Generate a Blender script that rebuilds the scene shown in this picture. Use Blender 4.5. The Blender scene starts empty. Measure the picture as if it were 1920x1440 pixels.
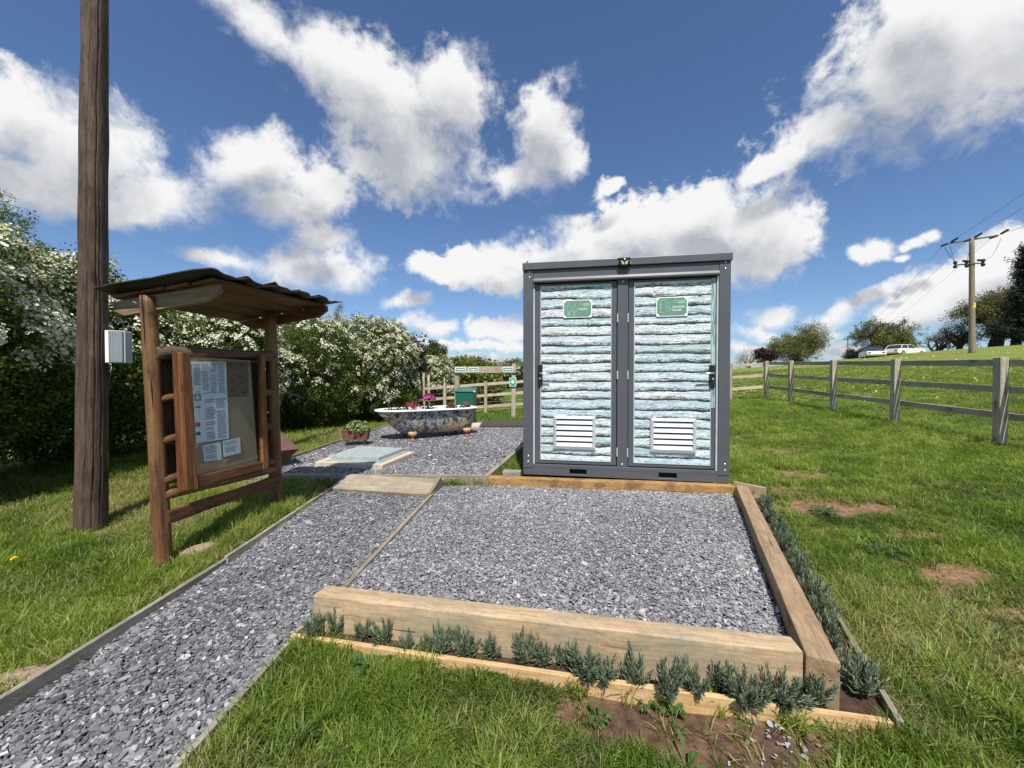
import bpy, bmesh, math, random
import numpy as np
from mathutils import Matrix, Vector, Quaternion, Euler

R = math.radians
SC = bpy.context.scene
COL = SC.collection
random.seed(7)
RNG = np.random.default_rng(11)

# ------------------------------------------------------------------ camera
CAM_H = 1.27
FPX = 721.0                      # focal length in photograph pixels (1920 wide)
PITCH = math.atan(11.0 / FPX)    # camera looks down a little
cam_d = bpy.data.cameras.new("camera")
cam_d.sensor_width = 36.0
cam_d.lens = FPX / 1920.0 * 36.0
cam_d.clip_start = 0.05
cam_d.clip_end = 3000.0
cam = bpy.data.objects.new("camera", cam_d)
cam.location = (0, 0, CAM_H)
cam.rotation_euler = (math.pi / 2 - PITCH, 0, 0)
COL.objects.link(cam)
SC.camera = cam

# ------------------------------------------------------------------ light, exposure
SUN_EL = R(57)
SHADOW = Vector((-0.06, 1.0, 0)).normalized()
SUNV = Vector((-SHADOW.x * math.cos(SUN_EL), -SHADOW.y * math.cos(SUN_EL), math.sin(SUN_EL)))
sun_d = bpy.data.lights.new("sun", 'SUN')
sun_d.energy = 4.2
sun_d.angle = R(0.53)
sun_d.color = (1.0, 0.955, 0.88)
sun = bpy.data.objects.new("sun", sun_d)
sun.rotation_euler = (-SUNV).to_track_quat('-Z', 'Y').to_euler()
COL.objects.link(sun)

SC.view_settings.view_transform = 'Standard'
SC.view_settings.look = 'None'
SC.view_settings.gamma = 1.0
SC.view_settings.use_curve_mapping = False
SC.view_settings.exposure = 0.56
SC.render.engine = 'CYCLES'
SC.cycles.max_bounces = 5
SC.cycles.diffuse_bounces = 3
SC.cycles.glossy_bounces = 2
SC.cycles.transmission_bounces = 3
SC.cycles.transparent_max_bounces = 8


# ------------------------------------------------------------------ node helper
class NT:
    def __init__(self, nt):
        self.nt = nt

    def n(self, t, ins=None, **props):
        nd = self.nt.nodes.new(t)
        for k, v in props.items():
            setattr(nd, k, v)
        if ins:
            for k, v in ins.items():
                s = nd.inputs[k]
                if isinstance(v, bpy.types.NodeSocket):
                    self.nt.links.new(v, s)
                elif v is not None:
                    s.default_value = v
        return nd

    def m(self, op, a, b=None, c=None, clamp=False):
        nd = self.n('ShaderNodeMath', operation=op, use_clamp=clamp)
        for i, v in enumerate((a, b, c)):
            if v is None:
                continue
            if isinstance(v, bpy.types.NodeSocket):
                self.nt.links.new(v, nd.inputs[i])
            else:
                nd.inputs[i].default_value = v
        return nd.outputs[0]

    def v(self, op, a, b=None, scale=None):
        nd = self.n('ShaderNodeVectorMath', operation=op)
        for i, q in enumerate((a, b)):
            if q is None:
                continue
            if isinstance(q, bpy.types.NodeSocket):
                self.nt.links.new(q, nd.inputs[i])
            else:
                nd.inputs[i].default_value = q
        if scale is not None:
            if isinstance(scale, bpy.types.NodeSocket):
                self.nt.links.new(scale, nd.inputs['Scale'])
            else:
                nd.inputs['Scale'].default_value = scale
        return nd.outputs['Value'] if op in ('LENGTH', 'DOT_PRODUCT', 'DISTANCE') else nd.outputs[0]

    def noise(self, vec, scale=5.0, detail=4.0, rough=0.55, dist=0.0, dim='3D'):
        nd = self.n('ShaderNodeTexNoise', noise_dimensions=dim)
        self.nt.links.new(vec, nd.inputs['Vector'])
        nd.inputs['Scale'].default_value = scale
        nd.inputs['Detail'].default_value = detail
        nd.inputs['Roughness'].default_value = rough
        nd.inputs['Distortion'].default_value = dist
        return nd.outputs[0]

    def mix(self, f, a, b, blend='MIX'):
        nd = self.n('ShaderNodeMix', data_type='RGBA', blend_type=blend)
        for i, v in ((0, f), (6, a), (7, b)):
            if isinstance(v, bpy.types.NodeSocket):
                self.nt.links.new(v, nd.inputs[i])
            elif isinstance(v, (int, float)):
                nd.inputs[i].default_value = v
            else:
                nd.inputs[i].default_value = (v[0], v[1], v[2], 1)
        return nd.outputs[2]

    def mapr(self, v, a, b, c=0.0, d=1.0, smooth=False):
        nd = self.n('ShaderNodeMapRange', interpolation_type='SMOOTHSTEP' if smooth else 'LINEAR')
        self.nt.links.new(v, nd.inputs[0])
        for i, q in enumerate((a, b, c, d)):
            nd.inputs[i + 1].default_value = q
        return nd.outputs[0]

    def ramp(self, f, stops):
        nd = self.n('ShaderNodeValToRGB')
        self.nt.links.new(f, nd.inputs[0])
        e = nd.color_ramp.elements
        while len(e) < len(stops):
            e.new(0.5)
        for i, (p, c) in enumerate(stops):
            e[i].position = p
            e[i].color = (c[0], c[1], c[2], 1)
        return nd.outputs[0]

    def sep(self, v):
        nd = self.n('ShaderNodeSeparateXYZ')
        self.nt.links.new(v, nd.inputs[0])
        return nd.outputs[0], nd.outputs[1], nd.outputs[2]

    def comb(self, x=0.0, y=0.0, z=0.0):
        nd = self.n('ShaderNodeCombineXYZ')
        for i, q in enumerate((x, y, z)):
            if isinstance(q, bpy.types.NodeSocket):
                self.nt.links.new(q, nd.inputs[i])
            else:
                nd.inputs[i].default_value = q
        return nd.outputs[0]


# ------------------------------------------------------------------ pixel picks to places
def ray(u, v):
    up = -(v - 720.0) / FPX
    return Vector(((u - 960.0) / FPX, math.cos(PITCH) + up * math.sin(PITCH), up * math.cos(PITCH) - math.sin(PITCH)))


def at(u, v, Y):
    d = ray(u, v)
    t = Y / d.y
    return Vector((d.x * t, Y, CAM_H + d.z * t))


def gp(u, v, z):
    d = ray(u, v)
    t = (z - CAM_H) / d.z
    return Vector((d.x * t, d.y * t, z))


def on_plane(u, v, o, nrm):
    d = ray(u, v)
    c = Vector((0, 0, CAM_H))
    t = (o - c).dot(nrm) / d.dot(nrm)
    return c + d * t


# ------------------------------------------------------------------ sky with clouds
world = bpy.data.worlds.new("World")
SC.world = world
world.use_nodes = True
world.cycles.sampling_method = 'NONE'
wt = world.node_tree
wt.nodes.clear()
W = NT(wt)


def sky_uv(u, v):
    d = ray(u, v)
    return d.x / d.y, d.z / d.y


CLOUDS = [  # centre px, half axes px, tilt in degrees (clockwise in the picture)
    (500, 45, 150, 45, 38), (610, 110, 150, 70, 40), (720, 200, 165, 95, 38), (770, 290, 150, 85, 15), (850, 180, 80, 95, 10),
    (1030, 250, 62, 105, 12), (960, 330, 60, 35, 0), (1060, 310, 40, 30, 0),
    (45, 215, 130, 100, 15), (150, 290, 170, 100, 25), (320, 365, 100, 50, 15), (60, 340, 130, 55, 15), (230, 395, 90, 34, 0),
    (470, 310, 120, 70, 10), (580, 340, 95, 55, 15), (545, 390, 90, 40, 5),
    (560, 500, 140, 42, 5), (650, 515, 75, 38, 0), (600, 445, 55, 32, 0), (420, 492, 80, 18, 8),
    (1790, 130, 270, 135, -22), (1900, 60, 260, 150, -25), (1560, 235, 120, 48, -22), (1760, 20, 110, 90, 0),
    (1270, 420, 190, 75, -14), (1130, 455, 120, 48, 0), (1440, 430, 95, 70, 5), (1455, 310, 95, 26, -26),
    (1040, 480, 90, 45, 0), (960, 505, 70, 45, 0), (1290, 490, 190, 55, 0),
    (810, 500, 40, 26, 10), (850, 506, 55, 30, 0), (880, 492, 26, 18, 0), (765, 567, 42, 14, 0), (625, 600, 42, 16, 0),
    (745, 612, 40, 18, 0), (812, 610, 44, 24, 0), (815, 642, 46, 10, 0), (898, 614, 40, 26, 0), (955, 622, 44, 26, 0),
    (890, 652, 54, 9, 0), (955, 655, 40, 11, 0), (905, 676, 70, 6, 0), (830, 676, 50, 7, 0), (700, 605, 44, 10, 0),
    (1450, 592, 52, 24, -12), (1430, 622, 62, 14, 0), (1555, 597, 62, 24, -22), (1500, 625, 90, 14, 0), (1405, 652, 60, 12, 0),
    (1622, 478, 26, 18, 10), (1655, 468, 34, 22, -10), (1690, 480, 20, 10, 0), (1722, 452, 26, 14, -8), (1748, 444, 24, 12, 0), (1700, 462, 16, 9, 0), (1870, 490, 90, 55, -25), (1800, 545, 130, 55, -12),
    (1700, 590, 70, 26, -15), (1640, 550, 60, 16, -25), (1910, 445, 60, 40, 0), (1600, 652, 100, 16, 0),
    (1140, 350, 30, 16, -30),
]


def cloud_group():
    g = bpy.data.node_groups.new("cloud_density", 'ShaderNodeTree')
    g.interface.new_socket(name="Dir", in_out='INPUT', socket_type='NodeSocketVector')
    g.interface.new_socket(name="Density", in_out='OUTPUT', socket_type='NodeSocketFloat')
    g.interface.new_socket(name="Body", in_out='OUTPUT', socket_type='NodeSocketFloat')
    G = NT(g)
    gi = G.n('NodeGroupInput').outputs[0]
    x, y, z = G.sep(gi)
    yc = G.m('MAXIMUM', y, 0.08)
    az = G.m('DIVIDE', x, yc)          # clouds ahead are placed on the heavens as seen looking north
    el = G.m('DIVIDE', z, yc)
    big = G.noise(gi, 6.0, 2.0, 0.5)
    med = G.noise(gi, 9.0, 10.0, 0.60, 0.35)
    fin = G.noise(gi, 30.0, 8.0, 0.66, 0.3)
    vo = G.n('ShaderNodeTexVoronoi', {'Vector': G.v('ADD', gi, G.v('SCALE', G.comb(fin, med, fin), scale=0.03)), 'Scale': 17.0, 'Detail': 2.5, 'Roughness': 0.6, 'Randomness': 1.0}, feature='F1', normalize=True)
    puff = vo.outputs['Distance']
    # domain warp
    wx = G.m('MULTIPLY', G.m('SUBTRACT', big, 0.5), 0.09)
    wy = G.m('MULTIPLY', G.m('SUBTRACT', med, 0.5), 0.10)
    p = G.comb(G.m('ADD', az, wx), G.m('ADD', el, wy), 0.0)
    q = None
    for (u, v, rx, ry, tilt) in CLOUDS:
        a0, e0 = sky_uv(u, v)
        sx, sy = rx / FPX, ry / FPX
        mp = G.n('ShaderNodeMapping', {'Vector': p, 'Location': (a0, e0, 0), 'Rotation': (0, 0, -R(tilt)), 'Scale': (sx, sy, 1)}, vector_type='TEXTURE')
        L = G.v('LENGTH', mp.outputs[0])
        q = L if q is None else G.m('SMOOTH_MIN', q, L, 0.3)
    # the rest of the dome: ordinary broken cumulus
    elw = G.m('MAXIMUM', z, 0.06)
    pl = G.comb(G.m('DIVIDE', x, elw), G.m('DIVIDE', y, elw), 3.0)
    rest = G.noise(pl, 0.75, 5.0, 0.5)
    outside = G.m('MAXIMUM', G.mapr(y, 0.45, 0.15, 0, 1, True), G.mapr(z, 0.74, 0.86, 0, 1, True))
    qb = G.m('ADD', G.mapr(rest, 0.42, 0.72, 2.0, 0.1), G.mapr(outside, 0.0, 1.0, 3.0, 0.0))
    q = G.m('SMOOTH_MIN', q, qb, 0.1)
    body = G.m('SUBTRACT', 1.12, G.m('ADD', q, G.m('MULTIPLY', G.m('SUBTRACT', med, 0.5), 1.0)))
    # ragged edges
    q = G.m('ADD', q, G.m('MULTIPLY', G.m('SUBTRACT', med, 0.5), 1.5))
    q = G.m('ADD', q, G.m('MULTIPLY', G.m('SUBTRACT', fin, 0.5), 1.3))
    q = G.m('ADD', q, G.m('MULTIPLY', G.m('SUBTRACT', puff, 0.36), 0.8))
    d = G.m('SUBTRACT', 1.13, q)
    d = G.m('MULTIPLY', d, G.mapr(z, 0.0, 0.02, 0, 1))
    go = G.n('NodeGroupOutput')
    g.links.new(d, go.inputs[0])
    g.links.new(body, go.inputs[1])
    return g


CG = cloud_group()
geo = W.n('ShaderNodeTexCoord').outputs['Generated']
dirn = W.v('NORMALIZE', geo)
sky = W.n('ShaderNodeTexSky', sky_type='NISHITA', sun_disc=False, sun_elevation=SUN_EL,
          sun_rotation=math.atan2(SUNV.x, SUNV.y), altitude=100.0, air_density=1.0, dust_density=0.6, ozone_density=1.8)
g1 = W.n('ShaderNodeGroup', node_tree=CG)
wt.links.new(dirn, g1.inputs[0])
up_dir = W.v('NORMALIZE', W.v('ADD', dirn, (0.012, 0.0, 0.085)))
g2 = W.n('ShaderNodeGroup', node_tree=CG)
wt.links.new(up_dir, g2.inputs[0])
soft = W.mapr(W.noise(dirn, 3.2, 2.0, 0.5), 0.36, 0.62, 0.34, 1.15)
alpha = W.mapr(W.m('DIVIDE', W.m('ADD', g1.outputs[0], 0.10), soft), 0.0, 1.0, 0, 1, True)
thick = W.mapr(g2.outputs[1], -0.15, 0.80, 0, 1, True)
low = W.mapr(g1.outputs[0], 0.0, 0.3, 0.55, 1.0)
inner = W.noise(dirn, 13.0, 6.0, 0.6)
thick = W.m('MULTIPLY', W.m('MULTIPLY', thick, low), W.mapr(inner, 0.32, 0.66, 0.55, 1.2), clamp=True)
ccol = W.mix(thick, (1.0, 1.0, 1.0), (0.50, 0.525, 0.58))
bg_sky = W.n('ShaderNodeBackground', {'Color': W.mix(1.0, sky.outputs[0], (0.78, 0.93, 1.12), 'MULTIPLY'), 'Strength': 0.076})
bg_cl = W.n('ShaderNodeBackground', {'Color': ccol, 'Strength': 0.63})
ms = W.n('ShaderNodeMixShader')
wt.links.new(alpha, ms.inputs[0])
wt.links.new(bg_sky.outputs[0], ms.inputs[1])
wt.links.new(bg_cl.outputs[0], ms.inputs[2])
wo = W.n('ShaderNodeOutputWorld')
wt.links.new(ms.outputs[0], wo.inputs[0])


# ------------------------------------------------------------------ numpy noise
def _hash(ix, iy, iz, seed):
    h = (ix * 374761393 + iy * 668265263 + iz * 2147483647 + seed * 144665) & 0xFFFFFFFF
    h = ((h ^ (h >> 13)) * 1274126177) & 0xFFFFFFFF
    h = (h ^ (h >> 16)) & 0xFFFFFFFF
    return h.astype(np.float64) / 4294967295.0


def vnoise(x, y, z=None, seed=0):
    x = np.asarray(x, float); y = np.asarray(y, float)
    z = np.zeros_like(x) if z is None else np.asarray(z, float)
    ix, iy, iz = [np.floor(q).astype(np.int64) for q in (x, y, z)]
    fx, fy, fz = x - ix, y - iy, z - iz
    fx, fy, fz = [f * f * (3 - 2 * f) for f in (fx, fy, fz)]
    out = 0
    for dx in (0, 1):
        for dy in (0, 1):
            for dz in (0, 1):
                w = (fx if dx else 1 - fx) * (fy if dy else 1 - fy) * (fz if dz else 1 - fz)
                out = out + w * _hash(ix + dx, iy + dy, iz + dz, seed)
    return out


def fbm(x, y, z=None, seed=0, octv=4):
    s = 0; a = 0.5; t = 0
    for o in range(octv):
        k = 2.0 ** o
        s = s + a * vnoise(np.asarray(x) * k, np.asarray(y) * k, None if z is None else np.asarray(z) * k, seed + o)
        t += a
        a *= 0.5
    return s / t


# ------------------------------------------------------------------ object helpers
def wm(o):
    M = o.matrix_basis.copy()
    while o.parent is not None:
        o = o.parent
        M = o.matrix_basis @ M
    return M


def tag(o, label=None, cat=None, group=None, kind=None):
    if label: o['label'] = label
    if cat: o['category'] = cat
    if group: o['group'] = group
    if kind: o['kind'] = kind
    return o


def thing(name, label, cat, loc=(0, 0, 0), group=None, M=None):
    o = bpy.data.objects.new(name, None)
    o.empty_display_size = 0.1
    COL.objects.link(o)
    o.matrix_basis = M if M is not None else Matrix.Translation(Vector(loc))
    return tag(o, label, cat, group)


def place(name, data, parent=None, M=None):
    """link an object whose data is expressed in frame M (world matrix)"""
    o = bpy.data.objects.new(name, data)
    COL.objects.link(o)
    M = M or Matrix.Identity(4)
    if parent is not None:
        o.parent = parent
        o.matrix_parent_inverse = Matrix.Identity(4)
        o.matrix_basis = wm(parent).inverted() @ M
    else:
        o.matrix_basis = M
    return o


def copy_tree(o, parent=None):
    c = o.copy()
    COL.objects.link(c)
    if parent is not None:
        c.parent = parent
        c.matrix_parent_inverse = Matrix.Identity(4)
    for ch in o.children:
        copy_tree(ch, c)
    return c


def frame(a, b, up=(0, 0, 1)):
    """frame at the middle of a-b: X along a->b, Z as near to up as it goes"""
    a, b = Vector(a), Vector(b)
    x = (b - a).normalized()
    u = Vector(up)
    y = u.cross(x)
    if y.length < 1e-4:
        y = Vector((0, 1, 0)).cross(x)
    y.normalize()
    z = x.cross(y)
    M = Matrix((x, y, z)).transposed().to_4x4()
    M.translation = (a + b) / 2
    return M


class MB:
    def __init__(self):
        self.v = []; self.f = []; self.mi = []

    def add(self, vs, fs, mi=0):
        k = len(self.v)
        self.v += [tuple(q) for q in vs]
        self.f += [tuple(i + k for i in f) for f in fs]
        self.mi += [mi] * len(fs)

    def box(self, c, s, mi=0, M=None):
        x, y, z = [q / 2 for q in s]
        vs = [Vector((c[0] + i * x, c[1] + j * y, c[2] + k * z)) for i in (-1, 1) for j in (-1, 1) for k in (-1, 1)]
        if M is not None:
            vs = [M @ q for q in vs]
        self.add(vs, [(0, 1, 3, 2), (4, 6, 7, 5), (0, 4, 5, 1), (2, 3, 7, 6), (0, 2, 6, 4), (1, 5, 7, 3)], mi)
        return self

    def span(self, a, b, mi=0):
        c = [(p + q) / 2 for p, q in zip(a, b)]
        return self.box(c, [abs(q - p) for p, q in zip(a, b)], mi)

    def hexa(self, p):      # 8 points: bottom ring 0-3, top ring 4-7
        self.add(p, [(3, 2, 1, 0), (4, 5, 6, 7), (0, 1, 5, 4), (1, 2, 6, 5), (2, 3, 7, 6), (3, 0, 4, 7)])
        return self

    def prism(self, pts, d0, d1, axis=1):
        """extrude a 2D outline along an axis (0 x, 1 y, 2 z)"""
        n = len(pts)
        def mk(p, d):
            q = [p[0], p[1]]
            q.insert(axis, d)
            return q
        vs = [mk(p, d0) for p in pts] + [mk(p, d1) for p in pts]
        fs = [tuple(range(n)), tuple(range(2 * n - 1, n - 1, -1))]
        fs += [(i, i + n, (i + 1) % n + n, (i + 1) % n) for i in range(n)]
        self.add(vs, fs)
        return self

    def tube(self, pts, rad, n=8, cap=True, mi=0, wob=0.0):
        pts = [Vector(p) for p in pts]
        if not hasattr(rad, '__len__'):
            rad = [rad] * len(pts)
        vs, fs = [], []
        ref = None
        for i, p in enumerate(pts):
            t = (pts[min(i + 1, len(pts) - 1)] - pts[max(i - 1, 0)]).normalized()
            if ref is None:
                ref = Vector((0, 0, 1)) if abs(t.z) < 0.9 else Vector((1, 0, 0))
                ref = (ref - t * ref.dot(t)).normalized()
            else:
                ref = (ref - t * ref.dot(t)).normalized()
            b = t.cross(ref)
            for k in range(n):
                a = 2 * math.pi * k / n
                rr = rad[i] * (1 + (random.uniform(-wob, wob) if wob else 0))
                vs.append(p + (ref * math.cos(a) + b * math.sin(a)) * rr)
        for i in range(len(pts) - 1):
            for k in range(n):
                k2 = (k + 1) % n
                fs.append((i * n + k, i * n + k2, (i + 1) * n + k2, (i + 1) * n + k))
        if cap:
            fs.append(tuple(range(n - 1, -1, -1)))
            fs.append(tuple(range((len(pts) - 1) * n, len(pts) * n)))
        self.add(vs, fs, mi)
        return self

    def ball(self, c, r, nu=10, nv=6, mi=0):
        if not hasattr(r, '__len__'):
            r = (r, r, r)
        vs = [(c[0], c[1], c[2] - r[2])]
        for j in range(1, nv):
            ph = math.pi * j / nv - math.pi / 2
            for i in range(nu):
                th = 2 * math.pi * i / nu
                vs.append((c[0] + r[0] * math.cos(ph) * math.cos(th), c[1] + r[1] * math.cos(ph) * math.sin(th), c[2] + r[2] * math.sin(ph)))
        vs.append((c[0], c[1], c[2] + r[2]))
        fs = []
        for i in range(nu):
            fs.append((0, 1 + (i + 1) % nu, 1 + i))
            for j in range(nv - 2):
                a = 1 + j * nu + i; b = 1 + j * nu + (i + 1) % nu
                fs.append((a, b, b + nu, a + nu))
            fs.append((len(vs) - 1, 1 + (nv - 2) * nu + i, 1 + (nv - 2) * nu + (i + 1) % nu))
        self.add(vs, fs, mi)
        return self

    def mesh(self, name):
        me = bpy.data.meshes.new(name)
        me.from_pydata(self.v, [], self.f)
        return me

    def build(self, name, mat, parent=None, M=None, smooth=False, bevel=0.0, seg=2, world=True):
        """M given: verts are local to M.  Otherwise verts are world coordinates."""
        if M is None:
            M = wm(parent) if parent is not None else Matrix.Translation(Vector(np.mean(np.array(self.v), axis=0)) if self.v else Vector())
            inv = M.inverted()
            self.v = [tuple(inv @ Vector(q)) for q in self.v]
        me = self.mesh(name)
        mats = mat if isinstance(mat, (list, tuple)) else [mat]
        for m_ in mats:
            me.materials.append(m_)
        if len(mats) > 1:
            me.polygons.foreach_set('material_index', self.mi)
        if smooth:
            me.polygons.foreach_set('use_smooth', [True] * len(me.polygons))
        o = place(name, me, parent, M)
        if bevel:
            md = o.modifiers.new('bevel', 'BEVEL')
            md.width = bevel; md.segments = seg; md.limit_method = 'ANGLE'; md.angle_limit = R(40)
            md.harden_normals = False
        return o


def board(name, a, b, w, h, mat, parent=None, up=(0, 0, 1), bevel=0.004, wob=0.0015, n=8, top=False):
    """a sawn timber from a to b; w sideways, h along up.  top=True: a and b lie on the top face's centre line"""
    M = frame(a, b, up)
    L = (Vector(b) - Vector(a)).length
    n = max(2, min(n, int(L / 0.12) + 2))
    mb = MB()
    vs, fs = [], []
    z0 = -h / 2 if top else 0
    for i in range(n):
        x = -L / 2 + L * i / (n - 1)
        for (sy, sz) in ((-1, -1), (1, -1), (1, 1), (-1, 1)):
            e = 0 if i in (0, n - 1) else 1
            vs.append((x, sy * w / 2 + random.uniform(-wob, wob), z0 + sz * h / 2 + random.uniform(-wob, wob)))
    for i in range(n - 1):
        for k in range(4):
            k2 = (k + 1) % 4
            fs.append((i * 4 + k, (i + 1) * 4 + k, (i + 1) * 4 + k2, i * 4 + k2))
    fs.append((0, 1, 2, 3))
    fs.append(tuple((n - 1) * 4 + k for k in (3, 2, 1, 0)))
    mb.add(vs, fs)
    return mb.build(name, mat, parent, M, bevel=bevel)


def log(name, a, b, r0, r1, mat, parent=None, n=14, seg=14, wob=0.03, up=(0, 0, 1), bow=0.0, flat=0.0, cracks=()):
    M = frame(a, b, up)
    L = (Vector(b) - Vector(a)).length
    vs, fs = [], []
    sd = random.randint(0, 999)
    for i in range(seg + 1):
        t = i / seg
        x = -L / 2 + L * t
        r = r0 + (r1 - r0) * t
        for k in range(n):
            th = 2 * math.pi * k / n
            nn = float(vnoise(np.array([x * 3.0]), np.array([math.cos(th) * 1.5 + 5]), np.array([math.sin(th) * 1.5 + 5]), sd)[0]) - 0.5
            rr = r * (1 + 2 * wob * nn)
            for (ca, c0, c1, cd) in cracks:      # drying cracks: grooves that wander along the grain
                if c0 < t < c1:
                    aw = ca + .10 * math.sin(x * 1.7 + ca) + .03 * math.sin(x * 9 + ca * 3)
                    dd = abs((th - aw + math.pi) % (2 * math.pi) - math.pi)
                    if dd < 3.3 / n:
                        rr -= r * cd
            y, z = rr * math.cos(th), rr * math.sin(th)
            if flat and z < -r * flat:
                z = -r * flat
            vs.append((x, y + bow * math.sin(math.pi * t), z))
    for i in range(seg):
        for k in range(n):
            k2 = (k + 1) % n
            fs.append((i * n + k, (i + 1) * n + k, (i + 1) * n + k2, i * n + k2))
    fs.append(tuple(range(n)))
    fs.append(tuple(seg * n + k for k in range(n - 1, -1, -1)))
    mb = MB()
    mb.add(vs, fs)
    o = mb.build(name, mat, parent, M)
    me = o.data
    me.polygons.foreach_set('use_smooth', [len(p.vertices) == 4 for p in me.polygons])
    return o


# ------------------------------------------------------------------ materials
def new_mat(name):
    m = bpy.data.materials.new(name)
    m.use_nodes = True
    nt = m.node_tree
    nt.nodes.clear()
    N = NT(nt)
    out = N.n('ShaderNodeOutputMaterial')
    return m, N, out


def principled(N, out, **ins):
    b = N.n('ShaderNodeBsdfPrincipled', {k.replace('_', ' '): v for k, v in ins.items()})
    N.nt.links.new(b.outputs[0], out.inputs[0])
    return b


def bump(N, h, strength=0.3, dist=0.01):
    return N.n('ShaderNodeBump', {'Height': h, 'Strength': strength, 'Distance': dist}).outputs[0]


def rgba(c):
    return (c[0], c[1], c[2], 1)


def plain(name, col, rough=0.6, metal=0.0, var=0.15, scale=8.0, bumps=0.0, spec=0.5):
    m, N, out = new_mat(name)
    oc = N.n('ShaderNodeTexCoord').outputs['Object']
    nz = N.noise(oc, scale, 5, 0.6)
    f = N.mapr(nz, 0.25, 0.75, 1 - var, 1 + var)
    rgb = N.n('ShaderNodeRGB')
    rgb.outputs[0].default_value = rgba(col)
    c = N.v('SCALE', rgb.outputs[0], scale=f)
    b = principled(N, out, Base_Color=c, Roughness=N.mapr(nz, 0.2, 0.8, max(0, rough - 0.08), min(1, rough + 0.08)), Metallic=metal)
    b.inputs['Specular IOR Level'].default_value = spec
    if bumps:
        N.nt.links.new(bump(N, N.noise(oc, scale * 6, 4, 0.6), bumps, 0.004), b.inputs['Normal'])
    return m


def wood(name, light, mid, dark, grain=16.0, knots=True, rough=0.75, stain=None, stain_amt=0.5, bumps=0.5, crack=0.0, end=None, sawn=False):
    """grain runs along the object's X axis"""
    m, N, out = new_mat(name)
    oc = N.n('ShaderNodeTexCoord').outputs['Object']
    oi = N.n('ShaderNodeObjectInfo')
    off = N.v('SCALE', N.comb(1.7, 2.3, 3.1), scale=N.m('MULTIPLY', oi.outputs['Random'], 20.0))
    p = N.v('ADD', oc, off)
    # slow waviness of the grain lines
    wv = N.noise(p, 2.2, 2, 0.5)
    x, y, z = N.sep(p)
    yy = N.m('ADD', y, N.m('MULTIPLY', wv, 0.05))
    ps = N.comb(N.m('MULTIPLY', x, 0.07), yy, N.m('ADD', z, N.m('MULTIPLY', wv, 0.04)))
    fine = N.noise(ps, grain * 9, 4, 0.62, 0.2)
    coarse = N.noise(ps, grain * 2.2, 3, 0.55, 0.5)
    g = N.m('ADD', N.m('MULTIPLY', fine, 0.55), N.m('MULTIPLY', coarse, 0.45))
    c = N.ramp(N.mapr(g, 0.3, 0.7), [(0.0, dark), (0.42, mid), (0.8, light), (1.0, light)])
    h = g
    if knots:
        kp = N.comb(N.m('MULTIPLY', x, 2.0), N.m('MULTIPLY', y, 5.5), N.m('MULTIPLY', z, 5.5))
        vo = N.n('ShaderNodeTexVoronoi', {'Vector': kp, 'Scale': 1.0, 'Randomness': 1.0})
        kd = N.mapr(vo.outputs['Distance'], 0.05, 0.22, 1, 0, True)
        rings = N.m('SINE', N.m('MULTIPLY', vo.outputs['Distance'], 70.0))
        kd2 = N.m('MULTIPLY', kd, N.mapr(rings, -1, 1, 0.55, 1.0))
        c = N.mix(kd2, c, tuple(q * 0.5 for q in dark))
    bl = N.noise(p, 5.0, 5, 0.65)
    if stain is not None:
        c = N.mix(N.m('MULTIPLY', N.mapr(bl, 0.42, 0.68, 0, 1, True), stain_amt), c, stain)
    c = N.v('SCALE', c, scale=N.mapr(oi.outputs['Random'], 0, 1, 0.86, 1.12))
    c = N.v('SCALE', c, scale=N.mapr(N.noise(p, 38.0, 3, 0.6), 0.3, 0.7, 0.88, 1.1))
    if crack:
        cn = N.noise(N.comb(N.m('MULTIPLY', x, 0.9), N.m('MULTIPLY', y, 26.0), N.m('MULTIPLY', z, 26.0)), 1.0, 3, 0.6)
        cr = N.mapr(cn, 0.655, 0.70, 0, 1, True)
        c = N.mix(N.m('MULTIPLY', cr, crack), c, (0.008, 0.006, 0.005))
        h = N.m('SUBTRACT', h, N.m('MULTIPLY', cr, 0.9))
    if sawn:
        sw = N.m('SINE', N.m('MULTIPLY', N.m('ADD', x, N.m('MULTIPLY', y, 0.35)), 620.0))
        h = N.m('ADD', h, N.m('MULTIPLY', sw, 0.06))
        c = N.v('SCALE', c, scale=N.mapr(sw, -1, 1, 0.96, 1.03))
    b = principled(N, out, Base_Color=c, Roughness=N.mapr(g, 0.2, 0.8, rough + 0.1, rough - 0.1))
    b.inputs['Specular IOR Level'].default_value = 0.3
    N.nt.links.new(bump(N, h, bumps, 0.006), b.inputs['Normal'])
    return m


MT = {}
MT['sleeper'] = wood('new_sawn_pine', (0.52, 0.39, 0.245), (0.40, 0.285, 0.165), (0.21, 0.14, 0.075), 10, True, 0.8, (0.29, 0.25, 0.175), 0.75, 0.45, 0.8, sawn=True)
MT['sleeper_brown'] = wood('brown_treated_pine', (0.38, 0.265, 0.16), (0.29, 0.195, 0.11), (0.15, 0.095, 0.05), 10, True, 0.8, (0.20, 0.155, 0.10), 0.6, 0.45, 0.9, sawn=True)
MT['fresh'] = wood('fresh_pale_pine', (0.66, 0.46, 0.235), (0.57, 0.37, 0.165), (0.40, 0.22, 0.085), 11, True, 0.75, (0.62, 0.45, 0.26), 0.5, 0.35, 0.25, sawn=True)
MT['orange_beam'] = wood('orange_treated_pine', (0.50, 0.31, 0.12), (0.40, 0.23, 0.08), (0.22, 0.11, 0.04), 12, True, 0.8, (0.16, 0.09, 0.05), 0.75, 0.4, 0.4)
MT['grey_board'] = wood('weathered_grey_board', (0.38, 0.345, 0.28), (0.28, 0.25, 0.20), (0.15, 0.13, 0.10), 15, True, 0.85, (0.17, 0.15, 0.115), 0.6, 0.6, 0.7)
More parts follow.
